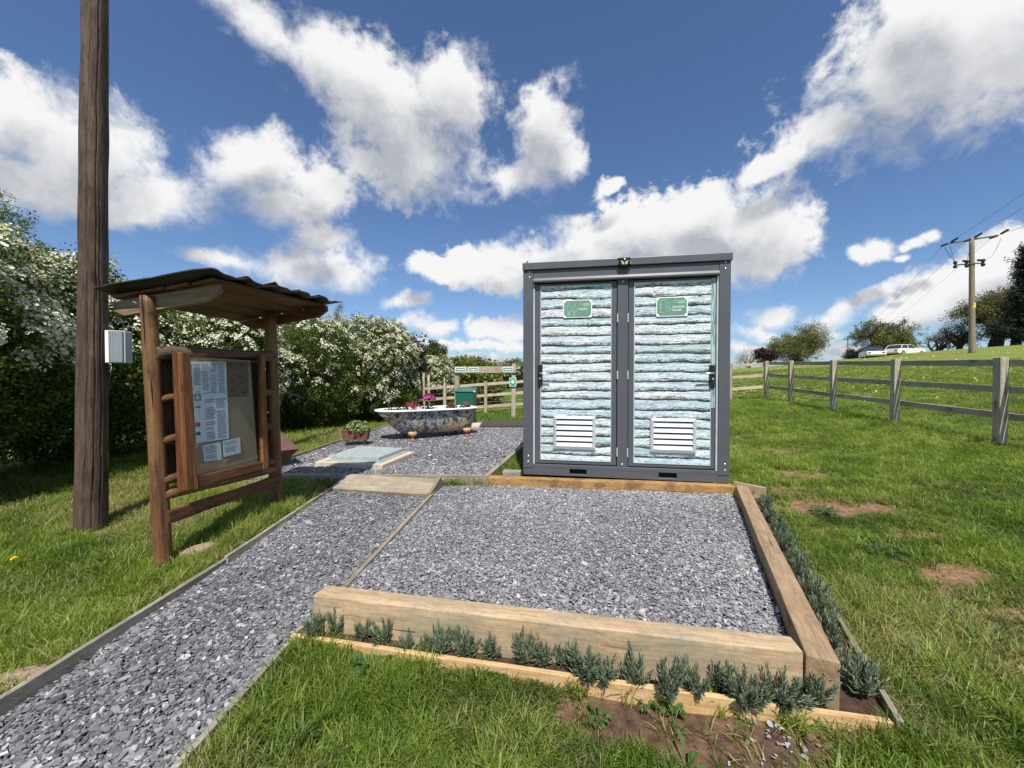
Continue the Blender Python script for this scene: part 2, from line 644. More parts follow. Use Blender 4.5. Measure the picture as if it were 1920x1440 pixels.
MT['tan_board'] = wood('weathered_tan_board', (0.36, 0.305, 0.225), (0.26, 0.215, 0.155), (0.12, 0.095, 0.065), 12, True, 0.85, (0.19, 0.165, 0.125), 0.6, 0.6, 0.8)
MT['fence'] = wood('silvered_fence_timber', (0.46, 0.40, 0.31), (0.36, 0.31, 0.235), (0.20, 0.165, 0.12), 12, True, 0.85, (0.24, 0.21, 0.165), 0.5, 0.5, 0.6)
MT['fence_pale'] = wood('pale_fence_rail', (0.60, 0.50, 0.385), (0.49, 0.40, 0.30), (0.30, 0.23, 0.165), 12, True, 0.85, (0.36, 0.30, 0.23), 0.4, 0.4, 0.5)
MT['notice'] = wood('red_brown_stained_wood', (0.18, 0.074, 0.028), (0.105, 0.040, 0.016), (0.035, 0.014, 0.008), 10, True, 0.5, (0.06, 0.027, 0.014), 0.6, 0.7, 0.8)
MT['notice_post'] = wood('brown_peeled_log', (0.21, 0.105, 0.045), (0.125, 0.057, 0.024), (0.035, 0.016, 0.009), 8, True, 0.55, (0.22, 0.125, 0.045), 0.5, 1.0, 1.0)
MT['notice_light'] = wood('orange_brown_door_wood', (0.27, 0.115, 0.040), (0.175, 0.070, 0.024), (0.055, 0.022, 0.010), 9, True, 0.45, (0.12, 0.050, 0.020), 0.55, 0.7, 0.7)
MT['barge'] = wood('weathered_barge_board', (0.31, 0.215, 0.14), (0.215, 0.145, 0.092), (0.085, 0.055, 0.036), 10, True, 0.75, (0.13, 0.09, 0.06), 0.5, 0.6, 0.8)
MT['notice_grey'] = wood('grey_brown_old_plank', (0.20, 0.135, 0.085), (0.125, 0.080, 0.050), (0.045, 0.028, 0.019), 11, True, 0.75, (0.10, 0.07, 0.05), 0.5, 0.6, 0.7)
MT['pole'] = wood('dark_creosoted_pole', (0.125, 0.085, 0.060), (0.072, 0.046, 0.033), (0.020, 0.013, 0.010), 12, True, 0.8, (0.038, 0.025, 0.021), 0.6, 1.0, 1.0)
MT['pole_far'] = wood('grey_brown_pole', (0.30, 0.25, 0.185), (0.22, 0.18, 0.13), (0.11, 0.085, 0.06), 8, False, 0.85, None, 0, 0.6, 0.6)
MT['steel'] = plain('anthracite_painted_steel', (0.080, 0.084, 0.095), 0.42, 0.0, 0.06, 3.0, 0.03)
MT['dark_gap'] = plain('black_recess', (0.006, 0.006, 0.007), 0.8)
MT['alu'] = plain('brushed_aluminium', (0.54, 0.55, 0.55), 0.42, 0.30, 0.06, 6)
MT['jamb'] = plain('grey_white_seal', (0.42, 0.46, 0.48), 0.5)
MT['chrome'] = plain('bright_bolt_steel', (0.75, 0.75, 0.76), 0.25, 0.9)
MT['black_plastic'] = plain('black_plastic', (0.012, 0.012, 0.013), 0.35)
MT['lens'] = plain('cream_lens', (0.42, 0.40, 0.33), 0.25)
MT['sign_white'] = plain('white_print', (0.80, 0.82, 0.78), 0.45, 0, 0.03)
MT['sign_pale'] = plain('pale_green_print', (0.33, 0.53, 0.43), 0.45, 0, 0.03)
MT['sign_green'] = plain('sage_green_print', (0.13, 0.255, 0.19), 0.42, 0, 0.08, 20)
MT['safety_green'] = plain('safety_green', (0.02, 0.33, 0.19), 0.4, 0, 0.05)
MT['bin_green'] = plain('dark_green_plastic', (0.012, 0.115, 0.075), 0.38, 0, 0.06)
MT['white_enamel'] = plain('white_enamel', (0.82, 0.81, 0.78), 0.18, 0, 0.03)
MT['meter'] = plain('pale_grey_plastic', (0.36, 0.38, 0.40), 0.45, 0, 0.04)
MT['meter_dark'] = plain('grey_ribbed_plastic', (0.25, 0.28, 0.29), 0.5, 0, 0.04)
MT['concrete'] = plain('pale_concrete', (0.50, 0.42, 0.32), 0.9, 0, 0.25, 25, 0.5)
MT['galv'] = plain('galvanised_cover', (0.36, 0.40, 0.39), 0.6, 0.15, 0.18, 14, 0.2)
MT['rust'] = plain('rusty_brown_steel', (0.115, 0.052, 0.038), 0.6, 0.2, 0.35, 12, 0.3)
MT['terracotta'] = plain('rust_red_trough', (0.20, 0.085, 0.055), 0.7, 0.1, 0.4, 14, 0.3)
MT['rubber'] = plain('dark_ribbed_rubber', (0.075, 0.062, 0.052), 0.8, 0, 0.3, 30, 0.3)
MT['paper'] = plain('white_paper', (0.74, 0.77, 0.82), 0.5, 0, 0.03)
MT['parchment'] = plain('brown_map_paper', (0.185, 0.125, 0.07), 0.6, 0, 0.2, 18)
MT['ink'] = plain('grey_ink', (0.20, 0.22, 0.30), 0.6, 0, 0.3, 60)
MT['ink_brown'] = plain('brown_ink', (0.055, 0.032, 0.018), 0.6)
MT['red_ink'] = plain('dull_red_print', (0.30, 0.07, 0.06), 0.6)
MT['pinboard'] = plain('tan_pinboard', (0.34, 0.26, 0.16), 0.8, 0, 0.06, 60, 0.1)
MT['roof_felt'] = plain('black_roof_sheet', (0.034, 0.030, 0.027), 0.5, 0, 0.3, 14, 0.3)
MT['wire'] = plain('dull_wire', (0.10, 0.10, 0.10), 0.5, 0.5)
MT['netting'] = plain('galvanised_netting', (0.36, 0.37, 0.36), 0.5, 0.5)
MT['stone'] = plain('brown_sandstone', (0.30, 0.215, 0.155), 0.9, 0, 0.3, 14, 0.6)
MT['car_white'] = plain('cream_white_car_paint', (0.72, 0.69, 0.62), 0.25, 0, 0.03)
MT['car_blue'] = plain('navy_car_paint', (0.012, 0.018, 0.06), 0.22, 0, 0.03)
MT['car_glass'] = plain('dark_car_glass', (0.03, 0.04, 0.05), 0.08)
MT['tyre'] = plain('tyre_rubber', (0.012, 0.012, 0.012), 0.8)
MT['yellow'] = plain('yellow_warning_plate', (0.75, 0.60, 0.02), 0.5)
MT['insulator'] = plain('dark_glazed_insulator', (0.02, 0.018, 0.022), 0.25)
MT['foot'] = plain('flaking_cream_and_rust_iron', (0.46, 0.29, 0.14), 0.7, 0, 0.5, 40, 0.4)
MT['foot_rust'] = plain('red_rusty_iron', (0.36, 0.13, 0.07), 0.8, 0, 0.3, 30, 0.3)


def bath_mat():
    m, N, out = new_mat('peeling_painted_iron')
    oc = N.n('ShaderNodeTexCoord').outputs['Object']
    fine = N.noise(oc, 17, 7, 0.72)
    med = N.noise(oc, 6.5, 5, 0.65)
    big = N.noise(oc, 3.1, 4, 0.6)
    c = N.ramp(fine, [(0.36, (0.024, 0.027, 0.032)), (0.46, (0.14, 0.15, 0.155)), (0.53, (0.44, 0.455, 0.455)), (0.8, (0.66, 0.665, 0.65))])
    c = N.mix(N.mapr(med, 0.54, 0.60, 0, 0.95, True), c, (0.034, 0.036, 0.042))
    x, y, z = N.sep(oc)
    cream = N.m('MULTIPLY', N.mapr(big, 0.53, 0.59, 0, 1, True), N.mapr(fine, 0.40, 0.5, 0, 1))
    c = N.mix(cream, c, (0.62, 0.47, 0.27))
    rust = N.m('MULTIPLY', N.mapr(N.noise(oc, 9, 4, 0.6), 0.60, 0.66, 0, 1, True), 0.9)
    c = N.mix(rust, c, (0.13, 0.05, 0.025))
    b = principled(N, out, Base_Color=c, Roughness=0.6)
    N.nt.links.new(bump(N, fine, 0.4, 0.004), b.inputs['Normal'])
    return m


MT['bath'] = bath_mat()


def log_print():
    """the wrap printed on the doors: stacked pale blue logs (flat print)"""
    m, N, out = new_mat('printed_log_wrap')
    oc = N.n('ShaderNodeTexCoord').outputs['Object']
    oi = N.n('ShaderNodeObjectInfo')
    x, y, z = N.sep(oc)
    sh = N.m('MULTIPLY', oi.outputs['Random'], 7.0)
    lowp = N.comb(N.m('ADD', N.m('MULTIPLY', x, 1.6), sh), 0.0, N.m('MULTIPLY', z, 9.0))
    low = N.noise(lowp, 1.0, 2, 0.5)
    lowb = N.noise(N.comb(N.m('ADD', N.m('MULTIPLY', x, 9.0), sh), 0.0, N.m('MULTIPLY', z, 9.0)), 1.0, 3, 0.6)
    vv = N.m('ADD', N.m('DIVIDE', z, 0.098), N.m('ADD', N.m('MULTIPLY', N.m('SUBTRACT', low, 0.5), 0.75), N.m('MULTIPLY', N.m('SUBTRACT', lowb, 0.5), 0.22)))
    row = N.m('FLOOR', vv)
    f = N.m('FRACT', vv)
    rr = N.n('ShaderNodeTexWhiteNoise', {'W': N.m('ADD', row, sh)}, noise_dimensions='1D')
    rnd = rr.outputs['Value']
    # colour of each log
    tone = N.noise(N.comb(N.m('MULTIPLY', x, 2.4), N.m('MULTIPLY', row, 3.7), N.m('MULTIPLY', z, 16.0)), 1.0, 5, 0.65)
    c = N.ramp(N.m('ADD', N.m('MULTIPLY', tone, 0.72), N.m('MULTIPLY', rnd, 0.28)),
               [(0.26, (0.42, 0.58, 0.60)), (0.42, (0.56, 0.72, 0.75)), (0.54, (0.70, 0.80, 0.83)), (0.66, (0.82, 0.84, 0.82)), (0.8, (0.70, 0.68, 0.58))])
    fib = N.noise(N.comb(N.m('MULTIPLY', x, 4.0), N.m('MULTIPLY', row, 9.1), N.m('MULTIPLY', z, 60.0)), 1.0, 5, 0.72, 0.8)
    c = N.mix(N.mapr(fib, 0.46, 0.64, 0, 0.62, True), c, (0.20, 0.30, 0.31))
    c = N.mix(N.mapr(fib, 0.44, 0.36, 0, 0.55, True), c, (0.82, 0.86, 0.86))
    scr = N.noise(N.comb(N.m('MULTIPLY', x, 13.0), N.m('MULTIPLY', row, 5.3), N.m('MULTIPLY', z, 85.0)), 1.0, 6, 0.76, 1.6)
    under = N.mapr(f, 0.55, 0.05, 0.0, 1.0, True)          # the printed logs are drawn darker along their lower edge
    c = N.mix(N.m('MULTIPLY', under, 0.28), c, (0.17, 0.19, 0.18))
    thr = N.m('ADD', N.m('MULTIPLY', under, 0.15), scr)
    c = N.mix(N.mapr(thr, 0.555, 0.61, 0, 0.95, True), c, (0.030, 0.034, 0.030))
    vein = N.noise(N.comb(N.m('MULTIPLY', x, 22.0), N.m('MULTIPLY', row, 1.3), N.m('MULTIPLY', z, 130.0)), 1.0, 4, 0.7, 1.0)
    c = N.mix(N.mapr(vein, 0.58, 0.66, 0, 0.6, True), c, (0.16, 0.20, 0.20))
    c = N.mix(N.mapr(vein, 0.42, 0.34, 0, 0.6, True), c, (0.84, 0.88, 0.89))
    crk = N.noise(N.comb(N.m('MULTIPLY', x, 3.2), N.m('MULTIPLY', row, 2.3), N.m('MULTIPLY', z, 30.0)), 1.0, 4, 0.6, 2.2)
    c = N.mix(N.mapr(N.m('ABSOLUTE', N.m('SUBTRACT', crk, 0.5)), 0.004, 0.016, 0.75, 0, True), c, (0.05, 0.055, 0.05))
    spots = N.n('ShaderNodeTexVoronoi', {'Vector': N.comb(N.m('MULTIPLY', x, 9), N.m('MULTIPLY', z, 11), 0.0), 'Scale': 1.0})
    c = N.mix(N.mapr(spots.outputs['Distance'], 0.04, 0.08, 0.85, 0, True), c, (0.06, 0.08, 0.08))
    lil = N.noise(N.comb(N.m('MULTIPLY', x, 1.1), 2.0, N.m('MULTIPLY', z, 2.2)), 1.0, 2, 0.5)
    c = N.mix(N.mapr(lil, 0.45, 0.68, 0, 0.75, True), c, N.mix(1.0, c, (1.12, 0.98, 1.10), 'MULTIPLY'))
    brown = N.mapr(N.noise(N.comb(N.m('MULTIPLY', x, 2.0), 4.0, N.m('MULTIPLY', z, 11.0)), 1.0, 3, 0.6), 0.58, 0.70, 0, 0.65, True)
    c = N.mix(brown, c, (0.56, 0.52, 0.42))
    gap = N.mapr(N.m('ADD', f, N.m('MULTIPLY', N.m('SUBTRACT', scr, 0.5), 0.25)), 0.085, 0.165, 1, 0, True)
    c = N.mix(gap, c, (0.018, 0.02, 0.018))
    b = principled(N, out, Base_Color=c, Roughness=0.45)
    b.inputs['Specular IOR Level'].default_value = 0.4
    return m


MT['log_print'] = log_print()


def log_print_upright():
    m, N, out = new_mat('printed_upright_log_wrap')
    oc = N.n('ShaderNodeTexCoord').outputs['Object']
    x, y, z = N.sep(oc)
    fib = N.noise(N.comb(N.m('MULTIPLY', x, 70.0), 0.0, N.m('MULTIPLY', z, 5.0)), 1.0, 5, 0.7, 1.0)
    c = N.ramp(fib, [(0.3, (0.03, 0.05, 0.045)), (0.45, (0.16, 0.27, 0.25)), (0.58, (0.42, 0.60, 0.57)), (0.8, (0.62, 0.74, 0.70))])
    principled(N, out, Base_Color=c, Roughness=0.45)
    return m


MT['log_upright'] = log_print_upright()


def glass_mat():
    m, N, out = new_mat('window_glass')
    g = N.n('ShaderNodeBsdfGlossy', {'Color': (1, 1, 1, 1), 'Roughness': 0.03})
    t = N.n('ShaderNodeBsdfTransparent', {'Color': (0.93, 0.95, 0.95, 1)})
    lw = N.n('ShaderNodeLayerWeight', {'Blend': 0.5})
    fr = N.n('ShaderNodeMath', {0: N.m('MULTIPLY', N.m('POWER', lw.outputs['Facing'], 4.0), 0.55), 1: 0.035}, operation='ADD')
    ms_ = N.n('ShaderNodeMixShader')
    N.nt.links.new(fr.outputs[0], ms_.inputs[0])
    N.nt.links.new(t.outputs[0], ms_.inputs[1])
    N.nt.links.new(g.outputs[0], ms_.inputs[2])
    N.nt.links.new(ms_.outputs[0], out.inputs[0])
    return m


MT['glass'] = glass_mat()


def leafy(name, stops, transl=0.35, rough=0.5, dry=None, spec=0.35):
    """foliage: colour by the instance's own tint (0..1)"""
    m, N, out = new_mat(name)
    tn = N.n('ShaderNodeAttribute', attribute_name='tint', attribute_type='INSTANCER').outputs['Fac']
    oi = N.n('ShaderNodeObjectInfo').outputs['Random']
    gm = N.n('ShaderNodeNewGeometry').outputs['Random Per Island']
    f = N.m('ADD', tn, N.m('MULTIPLY', N.m('SUBTRACT', gm, 0.5), 0.35), clamp=True)
    c = N.ramp(f, stops)
    if dry is not None:
        dr = N.n('ShaderNodeAttribute', attribute_name='dry', attribute_type='INSTANCER').outputs['Fac']
        c = N.mix(N.mapr(N.m('ADD', dr, N.m('MULTIPLY', N.m('SUBTRACT', gm, 0.5), 0.6)), 0.35, 0.75, 0, 1), c, dry)
    b = N.n('ShaderNodeBsdfPrincipled', {'Base Color': c, 'Roughness': rough})
    b.inputs['Specular IOR Level'].default_value = spec
    t = N.n('ShaderNodeBsdfTranslucent', {'Color': N.mix(1.0, c, (1.25, 1.35, 0.7), 'MULTIPLY')})
    ms_ = N.n('ShaderNodeMixShader', {0: transl})
    N.nt.links.new(b.outputs[0], ms_.inputs[1])
    N.nt.links.new(t.outputs[0], ms_.inputs[2])
    N.nt.links.new(ms_.outputs[0], out.inputs[0])
    return m


MT['grass'] = leafy('grass_blades', [(0.0, (0.064, 0.104, 0.016)), (0.35, (0.160, 0.235, 0.029)), (0.7, (0.258, 0.328, 0.050)), (1.0, (0.38, 0.41, 0.115))], 0.45, 0.42, (0.42, 0.345, 0.17), 0.35)
MT['haw_leaf'] = leafy('hawthorn_leaves', [(0.0, (0.034, 0.060, 0.011)), (0.5, (0.080, 0.118, 0.020)), (1.0, (0.175, 0.205, 0.038))], 0.34, 0.45)
MT['blossom'] = leafy('cream_white_blossom', [(0.0, (0.58, 0.55, 0.38)), (0.5, (0.76, 0.74, 0.58)), (1.0, (0.82, 0.81, 0.70))], 0.2, 0.7)
MT['oak_leaf'] = leafy('young_oak_leaves', [(0.0, (0.065, 0.072, 0.022)), (0.5, (0.115, 0.118, 0.036)), (1.0, (0.19, 0.175, 0.06))], 0.3, 0.5)
MT['willow_leaf'] = leafy('olive_willow_leaves', [(0.0, (0.09, 0.10, 0.035)), (0.5, (0.16, 0.165, 0.06)), (1.0, (0.24, 0.235, 0.095))], 0.3, 0.5)
MT['red_leaf'] = leafy('purple_red_leaves', [(0.0, (0.018, 0.007, 0.010)), (0.5, (0.040, 0.014, 0.018)), (1.0, (0.08, 0.028, 0.03))], 0.2, 0.5)
MT['dark_leaf'] = leafy('dark_conifer_needles', [(0.0, (0.008, 0.015, 0.008)), (0.5, (0.018, 0.030, 0.014)), (1.0, (0.035, 0.05, 0.02))], 0.1, 0.6)
MT['brown_leaf'] = leafy('opening_brown_green_leaves', [(0.0, (0.075, 0.066, 0.030)), (0.5, (0.125, 0.112, 0.048)), (1.0, (0.19, 0.17, 0.072))], 0.3, 0.6)
MT['twig_grey'] = leafy('bare_grey_twigs', [(0.0, (0.09, 0.075, 0.06)), (1.0, (0.17, 0.15, 0.125))], 0.0, 0.8)
MT['lime_leaf'] = leafy('yellow_green_leaves', [(0.0, (0.07, 0.095, 0.014)), (0.5, (0.12, 0.15, 0.02)), (1.0, (0.19, 0.20, 0.04))], 0.3, 0.5)
MT['petal_yellow'] = leafy('yellow_petals', [(0.0, (0.72, 0.50, 0.01)), (1.0, (0.80, 0.62, 0.03))], 0.1, 0.6)


def slate_mat():
    m, N, out = new_mat('plum_grey_slate')
    tn = N.n('ShaderNodeAttribute', attribute_name='tint', attribute_type='INSTANCER').outputs['Fac']
    oc = N.n('ShaderNodeTexCoord').outputs['Object']
    nz = N.noise(oc, 60, 4, 0.6)
    c = N.ramp(tn, [(0.0, (0.070, 0.070, 0.077)), (0.35, (0.150, 0.147, 0.157)), (0.6, (0.235, 0.225, 0.236)), (0.85, (0.36, 0.358, 0.365)), (0.95, (0.48, 0.485, 0.475)), (1.0, (0.50, 0.46, 0.38))])
    c = N.v('SCALE', c, scale=N.mapr(nz, 0.3, 0.7, 0.78, 1.2))
    b = principled(N, out, Base_Color=c, Roughness=N.mapr(nz, 0.3, 0.7, 0.28, 0.46))
    b.inputs['Specular IOR Level'].default_value = 0.75
    N.nt.links.new(bump(N, nz, 0.25, 0.002), b.inputs['Normal'])
    return m


MT['slate'] = slate_mat()
MT['slate_bed'] = plain('slate_dust', (0.055, 0.053, 0.063), 0.9, 0, 0.4, 40, 0.8)


def soil_mat():
    m, N, out = new_mat('dark_red_brown_soil')
    oc = N.n('ShaderNodeTexCoord').outputs['Object']
    a = N.noise(oc, 45, 6, 0.7)
    c = N.ramp(a, [(0.3, (0.028, 0.015, 0.010)), (0.55, (0.085, 0.044, 0.028)), (0.75, (0.17, 0.095, 0.060))])
    b = principled(N, out, Base_Color=c, Roughness=0.95)
    N.nt.links.new(bump(N, a, 1.0, 0.02), b.inputs['Normal'])
    return m


MT['soil'] = soil_mat()


def ground_mat():
    m, N, out = new_mat('turf_and_bare_soil')
    ge = N.n('ShaderNodeNewGeometry').outputs['Position']
    bare = N.n('ShaderNodeAttribute', attribute_name='bare').outputs['Fac']
    far = N.n('ShaderNodeAttribute', attribute_name='far').outputs['Fac']
    n1 = N.noise(ge, 22, 6, 0.65)
    n2 = N.noise(ge, 3.0, 5, 0.6)
    n3 = N.noise(ge, 0.35, 4, 0.6)
    thatch = N.ramp(n1, [(0.3, (0.055, 0.072, 0.016)), (0.5, (0.11, 0.135, 0.030)), (0.7, (0.20, 0.185, 0.07))])
    farc = N.ramp(N.m('ADD', N.m('MULTIPLY', n2, 0.55), N.m('MULTIPLY', n3, 0.45)), [(0.3, (0.115, 0.150, 0.032)), (0.5, (0.165, 0.200, 0.044)), (0.7, (0.22, 0.24, 0.068))])
    farc = N.v('SCALE', farc, scale=N.mapr(N.noise(ge, 9, 5, 0.7), 0.3, 0.7, 0.62, 1.3))
    gcol = N.mix(far, thatch, farc)
    soil = N.ramp(n1, [(0.28, (0.11, 0.062, 0.036)), (0.5, (0.22, 0.128, 0.075)), (0.72, (0.33, 0.215, 0.135))])
    wet = N.n('ShaderNodeAttribute', attribute_name='wet').outputs['Fac']
    soil = N.mix(wet, soil, N.ramp(n1, [(0.3, (0.045, 0.027, 0.018)), (0.55, (0.115, 0.070, 0.046)), (0.75, (0.20, 0.13, 0.09))]))
    bf = N.mapr(N.m('ADD', bare, N.m('MULTIPLY', N.m('SUBTRACT', n1, 0.5), 0.7)), 0.35, 0.6, 0, 1, True)
    c = N.mix(bf, gcol, soil)
    b = principled(N, out, Base_Color=c, Roughness=0.95)
    b.inputs['Specular IOR Level'].default_value = 0.15
    N.nt.links.new(bump(N, n1, 0.8, 0.02), b.inputs['Normal'])
    return m


MT['ground'] = ground_mat()

# ================================================================== TERRAIN
RIDGE = [(1372, 694), (1450, 686), (1530, 681), (1600, 675), (1660, 668), (1720, 661), (1820, 653), (1920, 646), (2150, 630)]
LEFTH = [(1250, 702), (1100, 709), (960, 714), (800, 722), (600, 728), (300, 730)]
PTS = [(0, 1.2, 0), (-1.5, 1.3, 0), (1.4, 1.35, 0), (0.3, 0.3, 0.0), (-3.4, 3.1, 0.0), (-2.235, 2.477, .03), (-2.09, 3.4, .10), (2.5, 3.8, .13), (4, 3, .15), (4, 1.5, .10),
       (2.6, 1.6, .03), (6.45, 3.5, .27), (6.79, 5.34, .34), (7.13, 7.16, .43), (7.46, 8.92, .50), (7.8, 10.76, .56), (8.07, 12.2, .61), (3.5, 7.5, .24), (4, 10, .33),
       (-.87, 12.5, .07), (-3.4, 12.8, -.13), (-5, 8, .10), (-6, 4, 0.0), (-9, 4, 0), (-3.6, 6, .12), (-1, 10.4, .12), (-.2, 5.5, .10), (0.4, 5.0, .12), (2, 9, .25),
       (0, -4, 0), (-6, -3, 0), (6, -3, .1), (-12, 12, -.2), (3, 12.4, .33), (-40, -40, 0), (40, -40, 0), (0, -150, 0), (-150, 0, -1), (150, 0, 8), (-60, 60, -1.0), (14, 5, 1.0), (14, 12, 1.05), (-20, 30, -.6)]
CP = [Vector(p) for p in PTS]
for (u, v) in RIDGE:
    CP.append(at(u, v, 45))
    p = at(u, v + 2.0, 75); p.z -= 0.2; CP.append(p)
    p = at(u, v + 3.0, 170); CP.append(p)
    p = at(u, v + 6.0, 300); CP.append(p)
    m_ = at(u, v, 45)
    q = at(u, v, 24)
    zb = 0.6 + max(0, (u - 1437)) * 0.0007
    q.z = zb + (m_.z - zb) * 0.36
    CP.append(q)
for (u, v) in LEFTH:
    CP.append(at(u, v, 45))
    p = at(u, v + 3.0, 120); CP.append(p)
    p = at(u, v + 5.0, 300); CP.append(p)
    q = at(u, v, 24); q.z = at(u, v, 45).z * 0.55; CP.append(q)
_X = np.array([p.x for p in CP]); _Y = np.array([p.y for p in CP]); _Z = np.array([p.z for p in CP])


def _ker(dx, dy):
    return np.sqrt(dx * dx + dy * dy + 1.5)


_A = _ker(_X[:, None] - _X[None], _Y[:, None] - _Y[None])
_W = np.linalg.solve(_A + np.eye(len(_X)) * 0.02, _Z)


def inpoly(x, y, poly):
    x = np.asarray(x); y = np.asarray(y)
    c = np.zeros(x.shape, bool)
    n = len(poly)
    for i in range(n):
        x1, y1 = poly[i][0], poly[i][1]; x2, y2 = poly[(i + 1) % n][0], poly[(i + 1) % n][1]
        if y1 == y2:
            continue
        hit = ((y1 > y) != (y2 > y)) & (x < (x2 - x1) * (y - y1) / (y2 - y1) + x1)
        c ^= hit
    return c


def segdist(x, y, a, b):
    ax, ay, bx, by = a[0], a[1], b[0], b[1]
    dx, dy = bx - ax, by - ay
    t = np.clip(((x - ax) * dx + (y - ay) * dy) / (dx * dx + dy * dy), 0, 1)
    return np.hypot(x - ax - t * dx, y - ay - t * dy)


# --- outlines of the made ground (metres) ---
PATH_L = [(-1.93, 0.3), (-1.91, 1.47), (-1.87, 2.6), (-1.86, 4.24)]
PATH_R = [(-1.10, 0.3), (-1.07, 1.25), (-1.03, 1.81), (-0.915, 2.09), (-0.75, 4.24)]
PATH = PATH_L + PATH_R[::-1]
PAD = [(-0.93, 1.93), (1.14, 1.52), (2.21, 3.80), (-0.26, 4.13), (-0.76, 4.09)]
BED = [(-1.03, 1.80), (1.34, 1.345), (2.48, 3.70), (2.32, 3.80), (1.23, 1.45), (1.12, 1.46), (-.966, 1.85)]
TERR = [(-3.05, 4.2), (-0.27, 4.15), (0.15, 6.03), (0.86, 9.4), (-2.8, 9.4)]
BL = Vector((0.122, 4.198, 0)); BR = Vector((2.178, 3.839, 0))
BEX = (BR - BL).normalized()
BEY = Vector((-BEX.y, BEX.x, 0))
BLOCK_D = 1.45
BLK = [BL, BR, BR + BEY * BLOCK_D, BL + BEY * BLOCK_D]
OUTER = [(-1.045, 1.80), (-.97, 1.95), (-.26, 4.15), (2.36, 3.9), (2.5, 3.72), (1.36, 1.33)]


def ground_z(x, y):
    x = np.asarray(x, float); y = np.asarray(y, float)
    z = np.zeros(x.shape)
    for i in range(len(_X)):
        z = z + _W[i] * _ker(x - _X[i], y - _Y[i])
    near = np.clip(1 - np.hypot(x, y) / 14.0, 0, 1)
    z = z + near * 0.035 * (fbm(x * 1.7, y * 1.7, None, 5, 3) - 0.5) * 2
    sunk = inpoly(x, y, PATH) & (segdist(x, y, PATH_L[0], PATH_L[-1]) > 0.05)
    z = np.where(sunk, np.minimum(z, 0.0) - 0.10, z)
    inn = inpoly(x, y, TERR) | inpoly(x, y, PAD) | inpoly(x, y, BED)
    z = np.where(inn, np.minimum(z, 0.0), z)
    return z


def gz(x, y):
    return float(ground_z(np.array([x]), np.array([y]))[0])


# bare or worn patches: x, y, radius x, radius y, amount, wet
PATCH = [(-.55, 1.66, .20, .07, .75, .2), (.50, 1.41, .32, .12, 1.3, .9), (.84, 1.29, .25, .11, 1.35, .9), (.25, 1.46, .16, .06, .6, .7), (.66, 1.24, .16, .07, .9, .9), (1.15, 1.32, .14, .05, .6, .6), (-.2, 1.62, .14, .05, .7, .3)]
for (u, v, rx, ry, am) in [(1505, 900, .30, .13, .8), (1450, 858, .30, .15, .75), (1535, 950, .30, .12, .95), (1630, 955, .26, .10, .7), (1785, 1062, .20, .07, .95), (1740, 1090, .24, .06, .7),
                           (1800, 1125, .18, .05, .6), (1560, 985, .14, .05, .6), (1915, 1130, .12, .05, .7), (1700, 1040, .25, .06, .5), (1890, 1385, .10, .04, .8), (1480, 925, .22, .1, .6), (1720, 1000, .3, .08, .45),
                           (1400, 835, .35, .2, .5), (1900, 1210, .1, .04, .6), (1690, 1160, .2, .05, .45)]:
    p = gp(u, v, 0.12)
    PATCH.append((p.x, p.y, rx * 1.2, ry * 1.8, am * 1.25, 0.0))
for (u, v, rx, ry, am) in [(300, 1105, .10, .10, .65), (370, 1045, .12, .10, .7), (480, 1300, .10, .05, .5), (500, 1350, .16, .05, .4), (60, 1275, .12, .06, .8), (640, 1245, .1, .04, .6)]:
    p = gp(u, v, 0.02)
    PATCH.append((p.x, p.y, rx, ry, am, 0.1))


def bare_at(x, y):
    b = np.zeros(np.shape(x)); w = np.zeros(np.shape(x))
    for (px_, py_, rx, ry, am, we) in PATCH:
        k = np.exp(-(((x - px_) / rx) ** 2 + ((y - py_) / ry) ** 2)) * am
        b = np.maximum(b, k)
        w = np.maximum(w, k * we)
    b = b + (fbm(x * 9, y * 9, None, 31, 4) - 0.5) * 0.95 * (b > 0.05)
    # soil thrown against the outer edge of the bed
    return np.clip(b, 0, 1), np.clip(w * 1.2, 0, 1)


def make_ground():
    nA = 300
    radii = [0.0] + list(np.geomspace(0.35, 320, 170))
    th = np.linspace(0, 2 * np.pi, nA, endpoint=False)
    xs, ys = [0.0], [0.8]
    for r in radii[1:]:
        xs += list(r * np.sin(th)); ys += list(r * np.cos(th) + 0.8 * max(0, 1 - r / 30))
    xs = np.array(xs); ys = np.array(ys)
    zs = ground_z(xs, ys)
    # far skirt
    n0 = len(xs)
    xs = np.concatenate([xs, 2500 * np.sin(th)]); ys = np.concatenate([ys, 2500 * np.cos(th)])
    zs = np.concatenate([zs, np.full(nA, -6.0)])
    vs = np.stack([xs, ys, zs], 1)
    fs = [(0, 1 + (k + 1) % nA, 1 + k) for k in range(nA)]
    rows = len(radii) - 1
    for i in range(rows):
        a = 1 + i * nA
        b = a + nA if i < rows - 1 else n0
        for k in range(nA):
            k2 = (k + 1) % nA
            fs.append((a + k, a + k2, b + k2, b + k))
    me = bpy.data.meshes.new('ground')
    me.from_pydata(vs.tolist(), [], fs)
    b, w = bare_at(xs, ys)
    d = np.hypot(xs, ys)
    for nm, arr in (('bare', b), ('wet', w), ('far', np.clip((d - 5.0) / 9.0, 0, 1))):
        at_ = me.attributes.new(nm, 'FLOAT', 'POINT')
        at_.data.foreach_set('value', arr.astype(np.float32))
    me.polygons.foreach_set('use_smooth', [True] * len(me.polygons))
    me.materials.append(MT['ground'])
    o = place('ground', me)
    # faces should look up
    me.calc_loop_triangles()
    if me.polygons[len(me.polygons) // 2].normal.z < 0:
        me.flip_normals()
    return tag(o, kind='structure')


make_ground()


